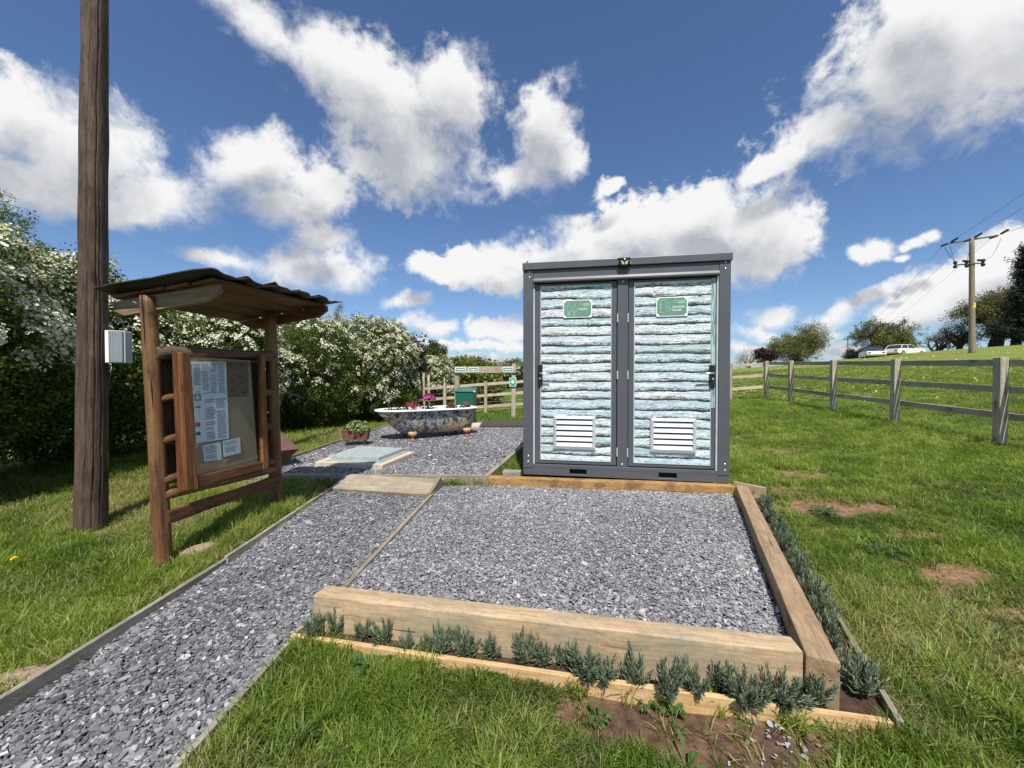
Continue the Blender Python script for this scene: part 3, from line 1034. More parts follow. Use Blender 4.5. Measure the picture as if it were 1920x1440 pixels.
def sheet(name, poly, zf, mat, step=0.12):
    """a gently uneven sheet over an outline, zf(x,y) gives its height"""
    bm = bmesh.new()
    vs = [bm.verts.new((p[0], p[1], 0)) for p in poly]
    f = bm.faces.new(vs)
    bmesh.ops.triangulate(bm, faces=[f])
    for _ in range(4):
        bmesh.ops.subdivide_edges(bm, edges=[e for e in bm.edges if e.calc_length() > step * 2], cuts=1)
        bmesh.ops.triangulate(bm, faces=bm.faces[:])
    for v in bm.verts:
        v.co.z = zf(v.co.x, v.co.y)
    bmesh.ops.recalc_face_normals(bm, faces=bm.faces[:])
    me = bpy.data.meshes.new(name)
    bm.to_mesh(me); bm.free()
    if me.polygons[0].normal.z < 0:
        me.flip_normals()
    me.materials.append(mat)
    return place(name, me)


Z_TOP = 0.216


def path_z(x, y):
    return -0.025 + np.clip((np.asarray(y) - 0.8) / 3.1, -0.1, 1.0) * 0.135


def pad_z(x, y):
    return 0.115 + 0 * np.asarray(x)


def terr_z(x, y):
    return 0.175 + 0 * np.asarray(x)


def bed_z(x, y):
    return 0.035 + np.clip((np.asarray(y) - 1.4) / 2.4, 0, 1) * 0.06


tag(sheet('gravel_path', PATH, lambda x, y: float(path_z(x, y)) - 0.012, MT['slate_bed'], 0.3), kind='structure')
tag(sheet('gravel_pad', PAD, lambda x, y: float(pad_z(x, y)) - 0.012, MT['slate_bed'], 0.3), kind='structure')
tag(sheet('gravel_terrace', TERR, lambda x, y: float(terr_z(x, y)) - 0.012, MT['slate_bed'], 0.4), kind='structure')
tag(sheet('planting_soil', BED, lambda x, y: float(bed_z(x, y)) + 0.03 * (float(vnoise(np.array([x * 9]), np.array([y * 9]))[0]) - 0.5), MT['soil'], 0.05), kind='structure')

# ================================================================== SCATTER (instances on points)
PROTO = {}


def proto_coll(name, mats, meshes):
    c = bpy.data.collections.new(name)
    for i, me in enumerate(meshes):
        if not me.materials:
            for m_ in (mats if isinstance(mats, (list, tuple)) else [mats]):
                me.materials.append(m_)
        c.objects.link(bpy.data.objects.new(f"{name}_{i:02d}", me))
    PROTO[name] = (c, len(meshes))
    return c


_GN = {}


def scatter_nodes(coll):
    if coll in _GN:
        return _GN[coll]
    g = bpy.data.node_groups.new('scatter_' + coll, 'GeometryNodeTree')
    g.interface.new_socket(name="Geometry", in_out='INPUT', socket_type='NodeSocketGeometry')
    g.interface.new_socket(name="Geometry", in_out='OUTPUT', socket_type='NodeSocketGeometry')
    G = NT(g)
    gi = G.n('NodeGroupInput'); go = G.n('NodeGroupOutput')
    ci = G.n('GeometryNodeCollectionInfo')
    ci.inputs['Collection'].default_value = PROTO[coll][0]
    ci.inputs['Separate Children'].default_value = True
    ci.inputs['Reset Children'].default_value = True
    def na(nm, ty):
        nd = G.n('GeometryNodeInputNamedAttribute', data_type=ty)
        nd.inputs['Name'].default_value = nm
        return nd.outputs['Attribute']
    ip = G.n('GeometryNodeInstanceOnPoints')
    ip.inputs['Pick Instance'].default_value = True
    g.links.new(gi.outputs[0], ip.inputs['Points'])
    g.links.new(ci.outputs[0], ip.inputs['Instance'])
    g.links.new(na('idx', 'INT'), ip.inputs['Instance Index'])
    g.links.new(na('rot', 'FLOAT_VECTOR'), ip.inputs['Rotation'])
    g.links.new(na('scl', 'FLOAT_VECTOR'), ip.inputs['Scale'])
    g.links.new(ip.outputs[0], go.inputs[0])
    _GN[coll] = g
    return g


def scatter(name, coll, P, rot, scl, tint, parent=None, dry=None, M=None):
    n = len(P)
    P = np.asarray(P, float)
    if M is None and parent is not None:
        M = wm(parent)
    if M is not None:
        inv = np.array(M.inverted())
        P = P @ inv[:3, :3].T + inv[:3, 3]
    me = bpy.data.meshes.new(name)
    me.vertices.add(n)
    me.vertices.foreach_set('co', P.astype(np.float32).ravel())
    scl = np.asarray(scl, float)
    if scl.ndim == 1:
        scl = np.repeat(scl[:, None], 3, 1)
    for nm, ty, arr in (('rot', 'FLOAT_VECTOR', rot), ('scl', 'FLOAT_VECTOR', scl)):
        a = me.attributes.new(nm, ty, 'POINT'); a.data.foreach_set('vector', np.asarray(arr, np.float32).ravel())
    a = me.attributes.new('tint', 'FLOAT', 'POINT'); a.data.foreach_set('value', np.asarray(tint, np.float32))
    if dry is not None:
        a = me.attributes.new('dry', 'FLOAT', 'POINT'); a.data.foreach_set('value', np.asarray(dry, np.float32))
    a = me.attributes.new('idx', 'INT', 'POINT'); a.data.foreach_set('value', RNG.integers(0, PROTO[coll][1], n).astype(np.int32))
    o = place(name, me, parent, M)
    md = o.modifiers.new('scatter', 'NODES')
    md.node_group = scatter_nodes(coll)
    return o


# ---- prototypes
def grass_tuft(nb, spread, hmin, hmax, lean, wid, seed):
    r = random.Random(seed)
    mb = MB()
    for _ in range(nb):
        a = r.uniform(0, 6.283); d = spread * math.sqrt(r.random())
        bx, by = d * math.cos(a), d * math.sin(a)
        h = r.uniform(hmin, hmax); ya = r.uniform(0, 6.283)
        ln = lean * r.uniform(0.2, 1.3) * h
        dx, dy = math.cos(ya), math.sin(ya)
        w = wid * r.uniform(0.7, 1.3)
        sx, sy = -dy * w, dx * w
        vs = []
        for k, t in enumerate((0.0, 0.4, 0.75)):
            ox, oy, oz = bx + dx * ln * t * t, by + dy * ln * t * t, h * (t - 0.28 * (ln / h) * t * t)
            ww = 1 - 0.35 * t
            vs += [(ox - sx * ww, oy - sy * ww, oz), (ox + sx * ww, oy + sy * ww, oz)]
        vs.append((bx + dx * ln, by + dy * ln, h * (1 - 0.28 * ln / h)))
        mb.add(vs, [(0, 1, 3, 2), (2, 3, 5, 4), (4, 5, 6)])
    return mb.mesh('tuft')


proto_coll('grass_tuft', MT['grass'], [grass_tuft(15, 0.035, 0.028, 0.085, 0.75, 0.0017, s) for s in range(7)])
proto_coll('grass_long', MT['grass'], [grass_tuft(22, 0.035, 0.06, 0.15, 0.85, 0.0021, s + 20) for s in range(5)])


def chip(seed):
    r = random.Random(seed)
    n = r.choice((5, 6, 7))
    a, b = r.uniform(.8, 1.1), r.uniform(.45, .75)
    pts = []
    for k in range(n):
        th = 2 * math.pi * (k + r.uniform(-.28, .28)) / n
        q = r.uniform(.8, 1.1)
        pts.append((a * q * math.cos(th), b * q * math.sin(th)))
    h = r.uniform(.07, .13)
    mb = MB()
    vs = [(x, y, -h) for x, y in pts] + [(x * r.uniform(.86, .97), y * r.uniform(.86, .97), h + r.uniform(-.03, .03)) for x, y in pts]
    mb.add(vs, [tuple(range(n - 1, -1, -1)), tuple(range(n, 2 * n))] + [(i, (i + 1) % n, (i + 1) % n + n, i + n) for i in range(n)])
    return mb.mesh('chip')


proto_coll('slate_chip', MT['slate'], [chip(s) for s in range(12)])


def leaf_clump(n, rad, size, seed, mat=None, flat=0.5, aspect=0.62):
    """loose sprig of small folded leaves"""
    r = random.Random(seed)
    mb = MB()
    for _ in range(n):
        d = Vector((r.gauss(0, 1), r.gauss(0, 1), r.gauss(0, 1))).normalized() * rad * r.random() ** 0.45
        nrm = (Vector((r.gauss(0, 1), r.gauss(0, 1), r.gauss(0, 1))).normalized() + Vector((0, 0, flat)) + d.normalized() * 0.4).normalized()
        t = nrm.cross(Vector((r.gauss(0, 1), r.gauss(0, 1), r.gauss(0, 1)))).normalized()
        s = nrm.cross(t)
        L = size * r.uniform(.65, 1.25); w = L * aspect * .5
        c = nrm * (-0.18 * w)
        mb.add([d - t * L * .5, d + s * w + c - t * L * .02, d + t * L * .5, d - s * w + c - t * L * .02], [(0, 1, 2), (0, 2, 3)])
    return mb.mesh('clump')


def blossom_clump(n, rad, size, seed):
    r = random.Random(seed)
    mb = MB()
    for _ in range(n):
        a = r.uniform(0, 6.283); q = rad * math.sqrt(r.random())
        c = Vector((q * math.cos(a), q * math.sin(a), (1 - (q / rad) ** 2) * rad * .5 + r.uniform(-.15, .15) * rad))
        nrm = (Vector((r.gauss(0, .5), r.gauss(0, .5), 1)) + c * (1.2 / rad)).normalized()
        t = nrm.cross(Vector((1, 0.2, 0.1))).normalized(); s = nrm.cross(t)
        z = size * r.uniform(.75, 1.2)
        ring = [c + (t * math.cos(k * 1.2566) + s * math.sin(k * 1.2566)) * z * .5 for k in range(5)]
        mb.add([c - nrm * z * .12] + ring, [(0, 1 + k, 1 + (k + 1) % 5) for k in range(5)])
    return mb.mesh('blossom')


proto_coll('haw_leaf', MT['haw_leaf'], [leaf_clump(26, .11, .036, s) for s in range(6)])
proto_coll('haw_blossom', MT['blossom'], [blossom_clump(20, .075, .022, s) for s in range(5)])
proto_coll('oak_leaf', MT['oak_leaf'], [leaf_clump(16, .5, .20, s + 40) for s in range(5)])
proto_coll('willow_leaf', MT['willow_leaf'], [leaf_clump(20, .5, .19, s + 50, aspect=.4) for s in range(5)])
proto_coll('red_leaf', MT['red_leaf'], [leaf_clump(18, .4, .20, s + 60) for s in range(4)])
proto_coll('dark_leaf', MT['dark_leaf'], [leaf_clump(26, .5, .24, s + 70, aspect=.35, flat=.2) for s in range(5)])
proto_coll('brown_leaf', MT['brown_leaf'], [leaf_clump(16, .5, .17, s + 80) for s in range(5)])
proto_coll('twig_grey', MT['twig_grey'], [leaf_clump(18, .55, .42, s + 90, aspect=.06, flat=0) for s in range(5)])
proto_coll('lime_leaf', MT['lime_leaf'], [leaf_clump(20, .35, .13, s + 100) for s in range(5)])
proto_coll('haw_far', MT['haw_leaf'], [leaf_clump(24, .28, .10, s + 110) for s in range(5)])
proto_coll('sapling_leaf', MT['red_leaf'], [leaf_clump(10, .11, .05, s + 130) for s in range(4)])


def dandelion_head(seed):
    mb = MB()
    mb.add([(0, 0, .012)] + [(math.cos(k * .785), math.sin(k * .785), 0) for k in range(8)], [(0, 1 + k, 1 + (k + 1) % 8) for k in range(8)])
    return mb.mesh('head')


proto_coll('yellow_head', MT['petal_yellow'], [dandelion_head(0)])


# ---- slate chippings
def chips(name, poly, zf, dens, size, seed, ybias=None, avoid=None, pale=0.0):
    rg = np.random.default_rng(seed)
    xs = [p[0] for p in poly]; ys = [p[1] for p in poly]
    A = (max(xs) - min(xs)) * (max(ys) - min(ys))
    n = int(A * dens)
    x = rg.uniform(min(xs), max(xs), n); y = rg.uniform(min(ys), max(ys), n)
    k = inpoly(x, y, poly)
    if ybias is not None:
        k &= rg.random(n) < ybias(y)
    if avoid:
        for pl in avoid:
            k &= ~inpoly(x, y, pl)
    x, y = x[k], y[k]; n = len(x)
    hump = (fbm(x * 5, y * 5, None, seed, 3) - .5) * 0.018
    z = zf(x, y) + hump + rg.uniform(-.008, .010, n)
    tilt = rg.normal(0, .24, n)
    rot = np.stack([tilt, rg.normal(0, .24, n), rg.uniform(0, 6.283, n)], 1)
    s = size * np.exp(rg.normal(0, .38, n))
    t = np.clip(rg.normal(.42 + pale, .22, n) + (fbm(x * 1.3, y * 1.3, None, seed + 9, 3) - .5) * .35, 0, .9)
    t = np.where(rg.random(n) < .02, rg.uniform(.93, 1.0, n), t)
    o = scatter(name, 'slate_chip', np.stack([x, y, z], 1), rot, s, t)
    return tag(o, kind='stuff')


chips('slate_chippings', PATH, path_z, 17000, .0104, 1, lambda y: np.clip(1.35 - (y - 1.2) * .22, .5, 1), None, .03)
chips('slate_chippings', PAD, pad_z, 19000, .0084, 2, None, None, .17)
SLAB = [gp(590, 868, .22), gp(717, 874, .22), gp(778, 849, .22), gp(655, 843, .22)]
chips('slate_chippings', TERR, terr_z, 4600, .0160, 3, None, [[(p.x, p.y) for p in SLAB]])


# ---- lawn
def lawn():
    rg = np.random.default_rng(5)
    pos = []; kinds = []
    bands = [(0.9, 2.2, 4300, 1.0), (2.2, 3.6, 2600, 1.12), (3.6, 5.5, 1200, 1.25), (5.5, 8.5, 520, 1.5), (8.5, 14, 190, 1.95), (14, 24, 52, 2.6), (24, 40, 14, 3.3)]
    P = []; S = []
    for (r0, r1, dens, sc) in bands:
        lim = R(64)
        n = int(dens * lim * (r1 * r1 - r0 * r0))
        r = np.sqrt(rg.uniform(r0 * r0, r1 * r1, n)); th = rg.uniform(-lim, lim, n)
        P.append(np.stack([r * np.sin(th), r * np.cos(th)], 1)); S.append(np.full(n, sc))
    # the lawn also goes on beside and behind the camera
    n = 34000
    r = np.sqrt(rg.uniform(.3, 6.0 ** 2, n)); th = rg.uniform(lim, 2 * np.pi - lim, n)
    P.append(np.stack([r * np.sin(th), r * np.cos(th)], 1)); S.append(np.full(n, 1.3))
    n = 1500
    P.append(np.stack([rg.uniform(-.9, .9, n), rg.uniform(.1, .95, n)], 1)); S.append(np.full(n, 1.15))
    P = np.concatenate(P); S = np.concatenate(S)
    x, y = P[:, 0], P[:, 1]
    k = np.ones(len(x), bool)
    for pl in (PATH, OUTER, TERR, [(p.x, p.y) for p in BLK]):
        k &= ~inpoly(x, y, pl)
    # strips between the terrace and the toilet block stay grassy
    for (u, v, rr) in ((172, 1005, .12),):
        p = gp(u, v, 0)
        k &= np.hypot(x - p.x, y - p.y - .1) > rr
    dpl = np.minimum(segdist(x, y, PATH_L[0], (-1.885, 2.52)), segdist(x, y, (-1.87, 2.5), PATH_L[-1]))
    k &= dpl > np.where(rg.random(len(x)) < .12, .03, .055)
    k &= segdist(x, y, (-1.105, .3), (-1.035, 1.80)) > np.where(rg.random(len(x)) < .2, .025, .05)
    b, w = bare_at(x, y)
    k &= rg.random(len(x)) > np.clip((b - .20 + w * .3) * (1.9 + w * 2.0), 0, .93 + .05 * w)
    k &= ~((x < -6.6) & (y < 12) & (y > 4.5))
    x, y, S, b = x[k], y[k], S[k], b[k]
    z = ground_z(x, y)
    n = len(x)
    clump = fbm(x * 1.9, y * 1.9, None, 77, 4)
    fine = fbm(x * 7, y * 7, None, 78, 3)
    left = x < -1.85
    front = (y < 1.9) & (x > -1.1) & (x < 1.5)
    fieldm = (x > 5.795 + .1866 * y) | (y > 12.6)
    h = S * (0.62 + 0.75 * np.clip((clump - .35) * 1.8, 0, 1)) * rg.uniform(.75, 1.25, n)
    h = np.where(fieldm, h * .55, h)
    h = np.where((x > 2.3) & ~fieldm, h * .68, h)
    h = np.where(left & (y > 2), h * 1.05, h)
    h = np.where(y < .9, h * .7, h)
    wid = S ** 0.9 * rg.uniform(.9, 1.2, n)
    tint = np.clip(.32 + (clump - .5) * 1.0 + (fine - .5) * .7 + rg.normal(0, .16, n) + np.where(fieldm, -.02, 0) + np.where(left, .12, 0), 0, 1)
    tint = np.where((x > 2.0) & (x < 8) & (y > 4), np.clip(tint + .12, 0, 1), tint)
    dryf = fbm(x * 1.1 + 9, y * 1.1, None, 55, 4)
    dry = np.clip((dryf - .38) * 2.8, 0, .75) * np.where(left | front, 1.0, np.clip(.75 - (y - 1.5) * .2, .25, .75))
    dl = segdist(x, y, PATH_L[0], PATH_L[-1])
    dry = dry + np.where(left, np.clip(.55 - dl * 1.5, 0, .55) * (fine > .35), 0)
    dr = np.minimum(segdist(x, y, PATH_R[0], PATH_R[2]), 9)
    dry = dry + np.where(~left, np.clip(.32 - dr * 1.4, 0, .4), 0)
    dry = np.clip(dry + b * .5, 0, 1) * rg.uniform(.5, 1.3, n)
    rot = np.stack([rg.normal(0, .16, n), rg.normal(0, .16, n), rg.uniform(0, 6.283, n)], 1)
    # matted leaning direction
    rot[:, 0] += (fbm(x * 2.3, y * 2.3, None, 61, 2) - .5) * 1.3
    rot[:, 1] += (fbm(x * 2.3 + 40, y * 2.3, None, 62, 2) - .5) * 1.3
    scl = np.stack([wid, wid, h], 1)
    o = scatter('grass', 'grass_tuft', np.stack([x, y, z - .004], 1), rot, scl, tint, dry=dry)
    tag(o, kind='stuff')
    # taller unkempt tufts
    m = (rg.random(n) < .05) & (y < 7) & (clump > .42)
    front_edge = segdist(x, y, (-1.04, 1.79), (1.36, 1.33)) < .11
    m |= front_edge & (rg.random(n) < .28) & (fine > .42)
    m |= (left & (y > 2.6) & (y < 5.2) & (rg.random(n) < .05))
    o2 = scatter('long_grass', 'grass_long', np.stack([x[m], y[m], z[m] - .005], 1), rot[m] * .8, np.stack([wid[m] * .9, wid[m] * .9, h[m] * .85 / np.sqrt(S[m])], 1), np.clip(tint[m] + .05, 0, 1), dry=dry[m] * .6)
    tag(o2, kind='stuff')
    print('GRASS', n, m.sum())


lawn()


def dandelions():
    rg = np.random.default_rng(8)
    n = 5200
    y = rg.uniform(9, 46, n); u = rg.uniform(1372, 1980, n)
    x = (u - 960) / FPX * y
    k = (x > 5.9 + .1866 * y) | (y > 12.8)
    c = fbm(x * .16, y * .16, None, 3, 3)
    k &= rg.random(n) < np.clip((c - .45) * 5, 0.02, 1) * np.where(y < 13, .25, 1)
    x, y = x[k], y[k]; n = len(x)
    z = ground_z(x, y) + .05 + .002 * y
    rot = np.stack([rg.normal(.25, .3, n), rg.normal(0, .3, n), rg.uniform(0, 6, n)], 1)
    s = np.where(y < 20, .022, .034) * rg.uniform(.7, 1.3, n)
    tag(scatter('dandelion_flowers', 'yellow_head', np.stack([x, y, z], 1), rot, s, rg.random(n)), kind='stuff')


dandelions()

# ================================================================== TIMBER EDGES
def timber(name, label, cat, a, b, w, h, mat, group=None, bevel=.006, wob=.002, up=(0, 0, 1)):
    o = board(name, a, b, w, h, mat, None, up, bevel, wob, top=True)
    return tag(o, label, cat, group)


def offs(a, b, d):
    """shift a line sideways (to the right of a->b) by d"""
    a, b = Vector(a), Vector(b)
    t = (b - a).normalized()
    s = Vector((t.y, -t.x, 0)) * d
    return a + s, b + s


GB = 'timber edging of the slate beds'
fa, fb = offs((-.966, 1.852, Z_TOP), (1.122, 1.462, Z_TOP), -.048)
timber('sleeper', 'thick pale sleeper along the front of the slate pad above the lavender', 'sleeper', fa, fb, .096, .20, MT['sleeper'], GB)
ra, rb = offs((1.118, 1.449, Z_TOP + .002), (2.215, 3.80, Z_TOP + .002), .053)
timber('sleeper', 'long brown sleeper along the right side of the slate pad', 'sleeper', ra, rb, .104, .205, MT['sleeper_brown'], GB)
ba, bb = offs((-.265, 4.115, .205), (2.20, 3.775, .205), -.05)
timber('sleeper', 'orange tan beam under the front of the toilet block', 'sleeper', ba, bb, .10, .12, MT['orange_beam'], GB)
timber('sleeper', 'short grey timber offcut lying beside the left foot of the toilet block', 'offcut', (-.10, 4.30, .235), (.10, 4.27, .235), .11, .05, MT['grey_board'])

# thin boards round the lavender bed
timber('edging_board', 'pale yellow board in front of the lavender bed', 'edging board', (-1.035, 1.79, .066), (1.335, 1.335, .066), .024, .11, MT['fresh'], GB, .003)
timber('edging_board', 'short board closing the left end of the lavender bed', 'edging board', (-1.03, 1.815, .068), (-.975, 1.95, .075), .022, .09, MT['tan_board'], GB, .003)
timber('edging_board', 'narrow brown board in the grass right of the near side lavenders', 'edging board', (1.355, 1.322, .075), (1.90, 2.47, .082), .024, .10, MT['tan_board'], GB, .003)
timber('edging_board', 'narrow brown board in the grass right of the far side lavenders', 'edging board', (1.905, 2.485, .084), (2.43, 3.62, .11), .024, .10, MT['tan_board'], GB, .003)
timber('edging_board', 'short pale board at the right foot of the toilet block', 'edging board', (2.275, 3.93, .215), (2.47, 3.72, .205), .024, .12, MT['sleeper'], GB, .003)

# path
timber('edging_board', 'grey board along the left of the path, nearest length at bottom left', 'edging board', (-1.935, .3, .075), (-1.885, 2.52, .085), .024, .14, MT['grey_board'], GB, .003)
timber('edging_board', 'grey board along the left of the path beside the notice board', 'edging board', (-1.872, 2.50, .105), (-1.868, 3.95, .145), .024, .14, MT['grey_board'], GB, .003)
timber('edging_board', 'thin grey board between the path and the near lawn', 'edging board', (-1.105, .3, .042), (-1.035, 1.80, .048), .024, .11, MT['grey_board'], GB, .003)
timber('edging_board', 'thin pale batten dividing the path from the slate pad', 'edging board', (-.925, 1.97, .135), (-.755, 4.05, .150), .028, .10, MT['tan_board'], GB, .003)

# terrace
timber('edging_board', 'shaded grey board along the front left of the raised slate terrace', 'edging board', (-3.05, 4.23, Z_TOP), (-1.80, 4.205, Z_TOP), .045, .20, MT['grey_board'], GB, .004)
timber('edging_board', 'tan board across the front of the raised slate terrace behind the ramp plank', 'edging board', (-1.795, 4.19, Z_TOP + .002), (-.31, 4.165, Z_TOP + .002), .05, .20, MT['tan_board'], GB, .004)
timber('edging_board', 'tan board on the right of the slate terrace, near length', 'edging board', (-.285, 4.10, Z_TOP + .004), (.16, 6.03, Z_TOP + .004), .055, .20, MT['tan_board'], GB, .004)
timber('edging_board', 'board on the right of the slate terrace, far length behind the toilet block', 'edging board', (.163, 6.045, Z_TOP + .002), (.86, 9.4, Z_TOP + .002), .05, .20, MT['grey_board'], GB, .004)
timber('edging_board', 'board along the grass on the left of the slate terrace behind the notice board', 'edging board', (-3.05, 4.26, Z_TOP), (-2.95, 6.6, Z_TOP), .035, .18, MT['tan_board'], GB, .004)
timber('edging_board', 'board along the grass on the left of the slate terrace beside the bathtub', 'edging board', (-2.945, 6.62, Z_TOP), (-2.80, 9.38, Z_TOP), .035, .18, MT['tan_board'], GB, .004)
timber('edging_board', 'board along the far end of the slate terrace by the green bin', 'edging board', (-2.78, 9.42, Z_TOP), (.85, 9.42, Z_TOP), .035, .18, MT['grey_board'], GB, .004)

# ramp plank up to the terrace
pa = (gp(646, 891, .205) + gp(622, 919, .125)) / 2
pb = (gp(822, 902, .205) + gp(803, 929, .125)) / 2
upv = Vector((0, -.30, 1)).normalized()
o = board('ramp_plank', pa, pb, .29, .045, MT['tan_board'], None, upv, .005, .002, n=14)
tag(o, 'wide weathered plank ramp stepping from the path up to the slate terrace', 'ramp plank')
o = board('wedge_batten', gp(826, 900, .20), gp(806, 932, .12), .03, .09, MT['tan_board'], None, (0, 0, 1), .003)
tag(o, 'short batten closing the right end of the ramp plank', 'batten')


# ================================================================== TOILET BLOCK
BM = Matrix((BEX, BEY, Vector((0, 0, 1)))).transposed().to_4x4()
BM.translation = (BL.x, BL.y, Z_TOP)
BI = BM.inverted()
BW = (BR - BL).length


def bl(u, v, d=0.0):
    """picture point -> block coordinates (x along the front, z up), on the plane d behind the front"""
    o_ = BM @ Vector((0, d, 0))
    p = BI @ on_plane(u, v, o_, BEY)
    return p.x, p.z


BH = 2.30
tb = thing('toilet_block', 'dark grey steel toilet and shower cabin with two log print doors', 'toilet block', M=BM)


def bpart(name, a, b, mat, parent=tb, bevel=.003, seg=1):
    mb = MB().span((0, 0, 0), (b[0] - a[0], b[1] - a[1], b[2] - a[2]))
    mb.v = [(q[0] - (b[0] - a[0]) / 2, q[1] - (b[1] - a[1]) / 2, q[2] - (b[2] - a[2]) / 2) for q in mb.v]
    c = Vector(((a[0] + b[0]) / 2, (a[1] + b[1]) / 2, (a[2] + b[2]) / 2))
    return mb.build(name, mat, parent, BM @ Matrix.Translation(c), bevel=bevel, seg=seg)


PW = .108                                    # corner posts
bpart('wall', (.03, .12, .02), (BW - .03, BLOCK_D, BH - .05), MT['steel'])
bpart('corner_post', (0, 0, .075), (PW, .13, BH - .082), MT['steel'])
bpart('corner_post', (BW - PW, 0, .075), (BW, .13, BH - .082), MT['steel'])
bpart('corner_post', (0, BLOCK_D - .1, .075), (PW, BLOCK_D + .02, BH - .082), MT['steel'])
bpart('corner_post', (BW - PW, BLOCK_D - .1, .075), (BW, BLOCK_D + .02, BH - .082), MT['steel'])
bpart('roof', (-.006, -.022, BH - .078), (BW + .010, BLOCK_D + .03, BH), MT['steel'], bevel=.006, seg=2)
bpart('header', (PW + .0015, .004, BH - .19), (BW - PW - .0015, .125, BH - .082), MT['steel'])
# drip rail: bevelled strip over the doors
x0, x1 = PW + .003, BW - PW - .003
mb = MB().prism([(.003, BH - .165), (-.018, BH - .175), (-.03, BH - .198), (-.03, BH - .215), (.0, BH - .222), (.003, BH - .222)], x0, x1, 0)
mb.v = [tuple(BM @ Vector(q)) for q in mb.v]
mb.build('drip_rail', MT['steel'], tb, bevel=.002, seg=1)
# floor skid with fork pockets
pk = [(bl(1068, 885)[0], bl(1100, 885)[0]), (bl(1235, 893)[0], bl(1269.5, 893)[0])]
pz0, pz1 = .022, .078
H_S = .118
bpart('skid_beam', (0, .006, pz1), (BW, .14, H_S), MT['steel'], bevel=.002)
bpart('skid_beam', (0, .008, 0), (BW, .138, pz0), MT['steel'], bevel=.002)
xs_ = [0, pk[0][0], pk[0][1], pk[1][0], pk[1][1], BW]
for i in (0, 2, 4):
    bpart('skid_web', (xs_[i], .0075, pz0), (xs_[i + 1], .13, pz1), MT['steel'], bevel=0)
for (q0, q1) in pk:
    bpart('fork_pocket', (q0 - .01, .06, pz0 - .005), (q1 + .01, .10, pz1 + .005), MT['dark_gap'], bevel=0)
# dark shadow gap behind the doors
DZ0, DZ1 = H_S + .004, BH - .222
bpart('door_opening', (PW, .088, H_S), (BW - PW, .118, DZ1 + .02), MT['dark_gap'], bevel=0)
m0 = bl(1157.5, 700)[0]; m1 = bl(1177.5, 700)[0]
bpart('mullion', (m0, .010, H_S), (m1, .09, DZ1 + .004), MT['steel'])
bpart('jamb', (PW + .001, .012, H_S + .001), (PW + .018, .085, DZ1), MT['jamb'], bevel=.001)
bpart('jamb', (BW - PW - .018, .012, H_S + .001), (BW - PW - .001, .085, DZ1), MT['jamb'], bevel=.001)


def door(x0, x1, px0, px1, pz0, pz1, name_label, hand):
    d0 = .026
    dr = bpart('door', (x0, d0, DZ0 + .006), (x1, .085, DZ1 - .004), MT['steel'], bevel=.003)
    dr['label'] = name_label
    # panel
    bpart('printed_panel', (px0, d0 - .004, pz0), (px1, d0 + .002, pz1), MT['log_print'], dr, bevel=0)
    w = .010
    for (a, b) in (((px0 - w, d0 - .006, pz0 - w), (px0, d0 + .002, pz1 + w)), ((px1, d0 - .006, pz0 - w), (px1 + w * .6, d0 + .002, pz1 + w)),
                   ((px0, d0 - .006, pz1), (px1, d0 + .002, pz1 + w * .7)), ((px0, d0 - .006, pz0 - w), (px1, d0 + .002, pz0))):
        bpart('panel_trim', a, b, MT['jamb'], dr, bevel=.001)
    return dr


p0 = bl(1014.5, 700)[0]; p1 = bl(1145.5, 700)[0]
zt = bl(1080, 535.5, .022)[1]; zb = bl(1080, 862.5, .022)[1]
lx0 = PW + .020; lx1 = m0 - .006
rx0 = m1 + .006; rx1 = BW - PW - .020
d1 = door(lx0, lx1, p0, p1, zb, zt, 'left door with toilets sign', 'l')
q0 = bl(1190.5, 700)[0]; q1 = bl(1333.5, 700)[0]
d2 = door(rx0, rx1, q0, q1, zb, zt, 'right door with shower room sign', 'r')
# upright printed strip on the right door
sz0 = bl(1340, 765, .02)[1]
bpart('printed_strip', (q1 + .008, .0205, sz0), (rx1 - .006, .028, zt + .02), MT['log_upright'], d2, bevel=0)

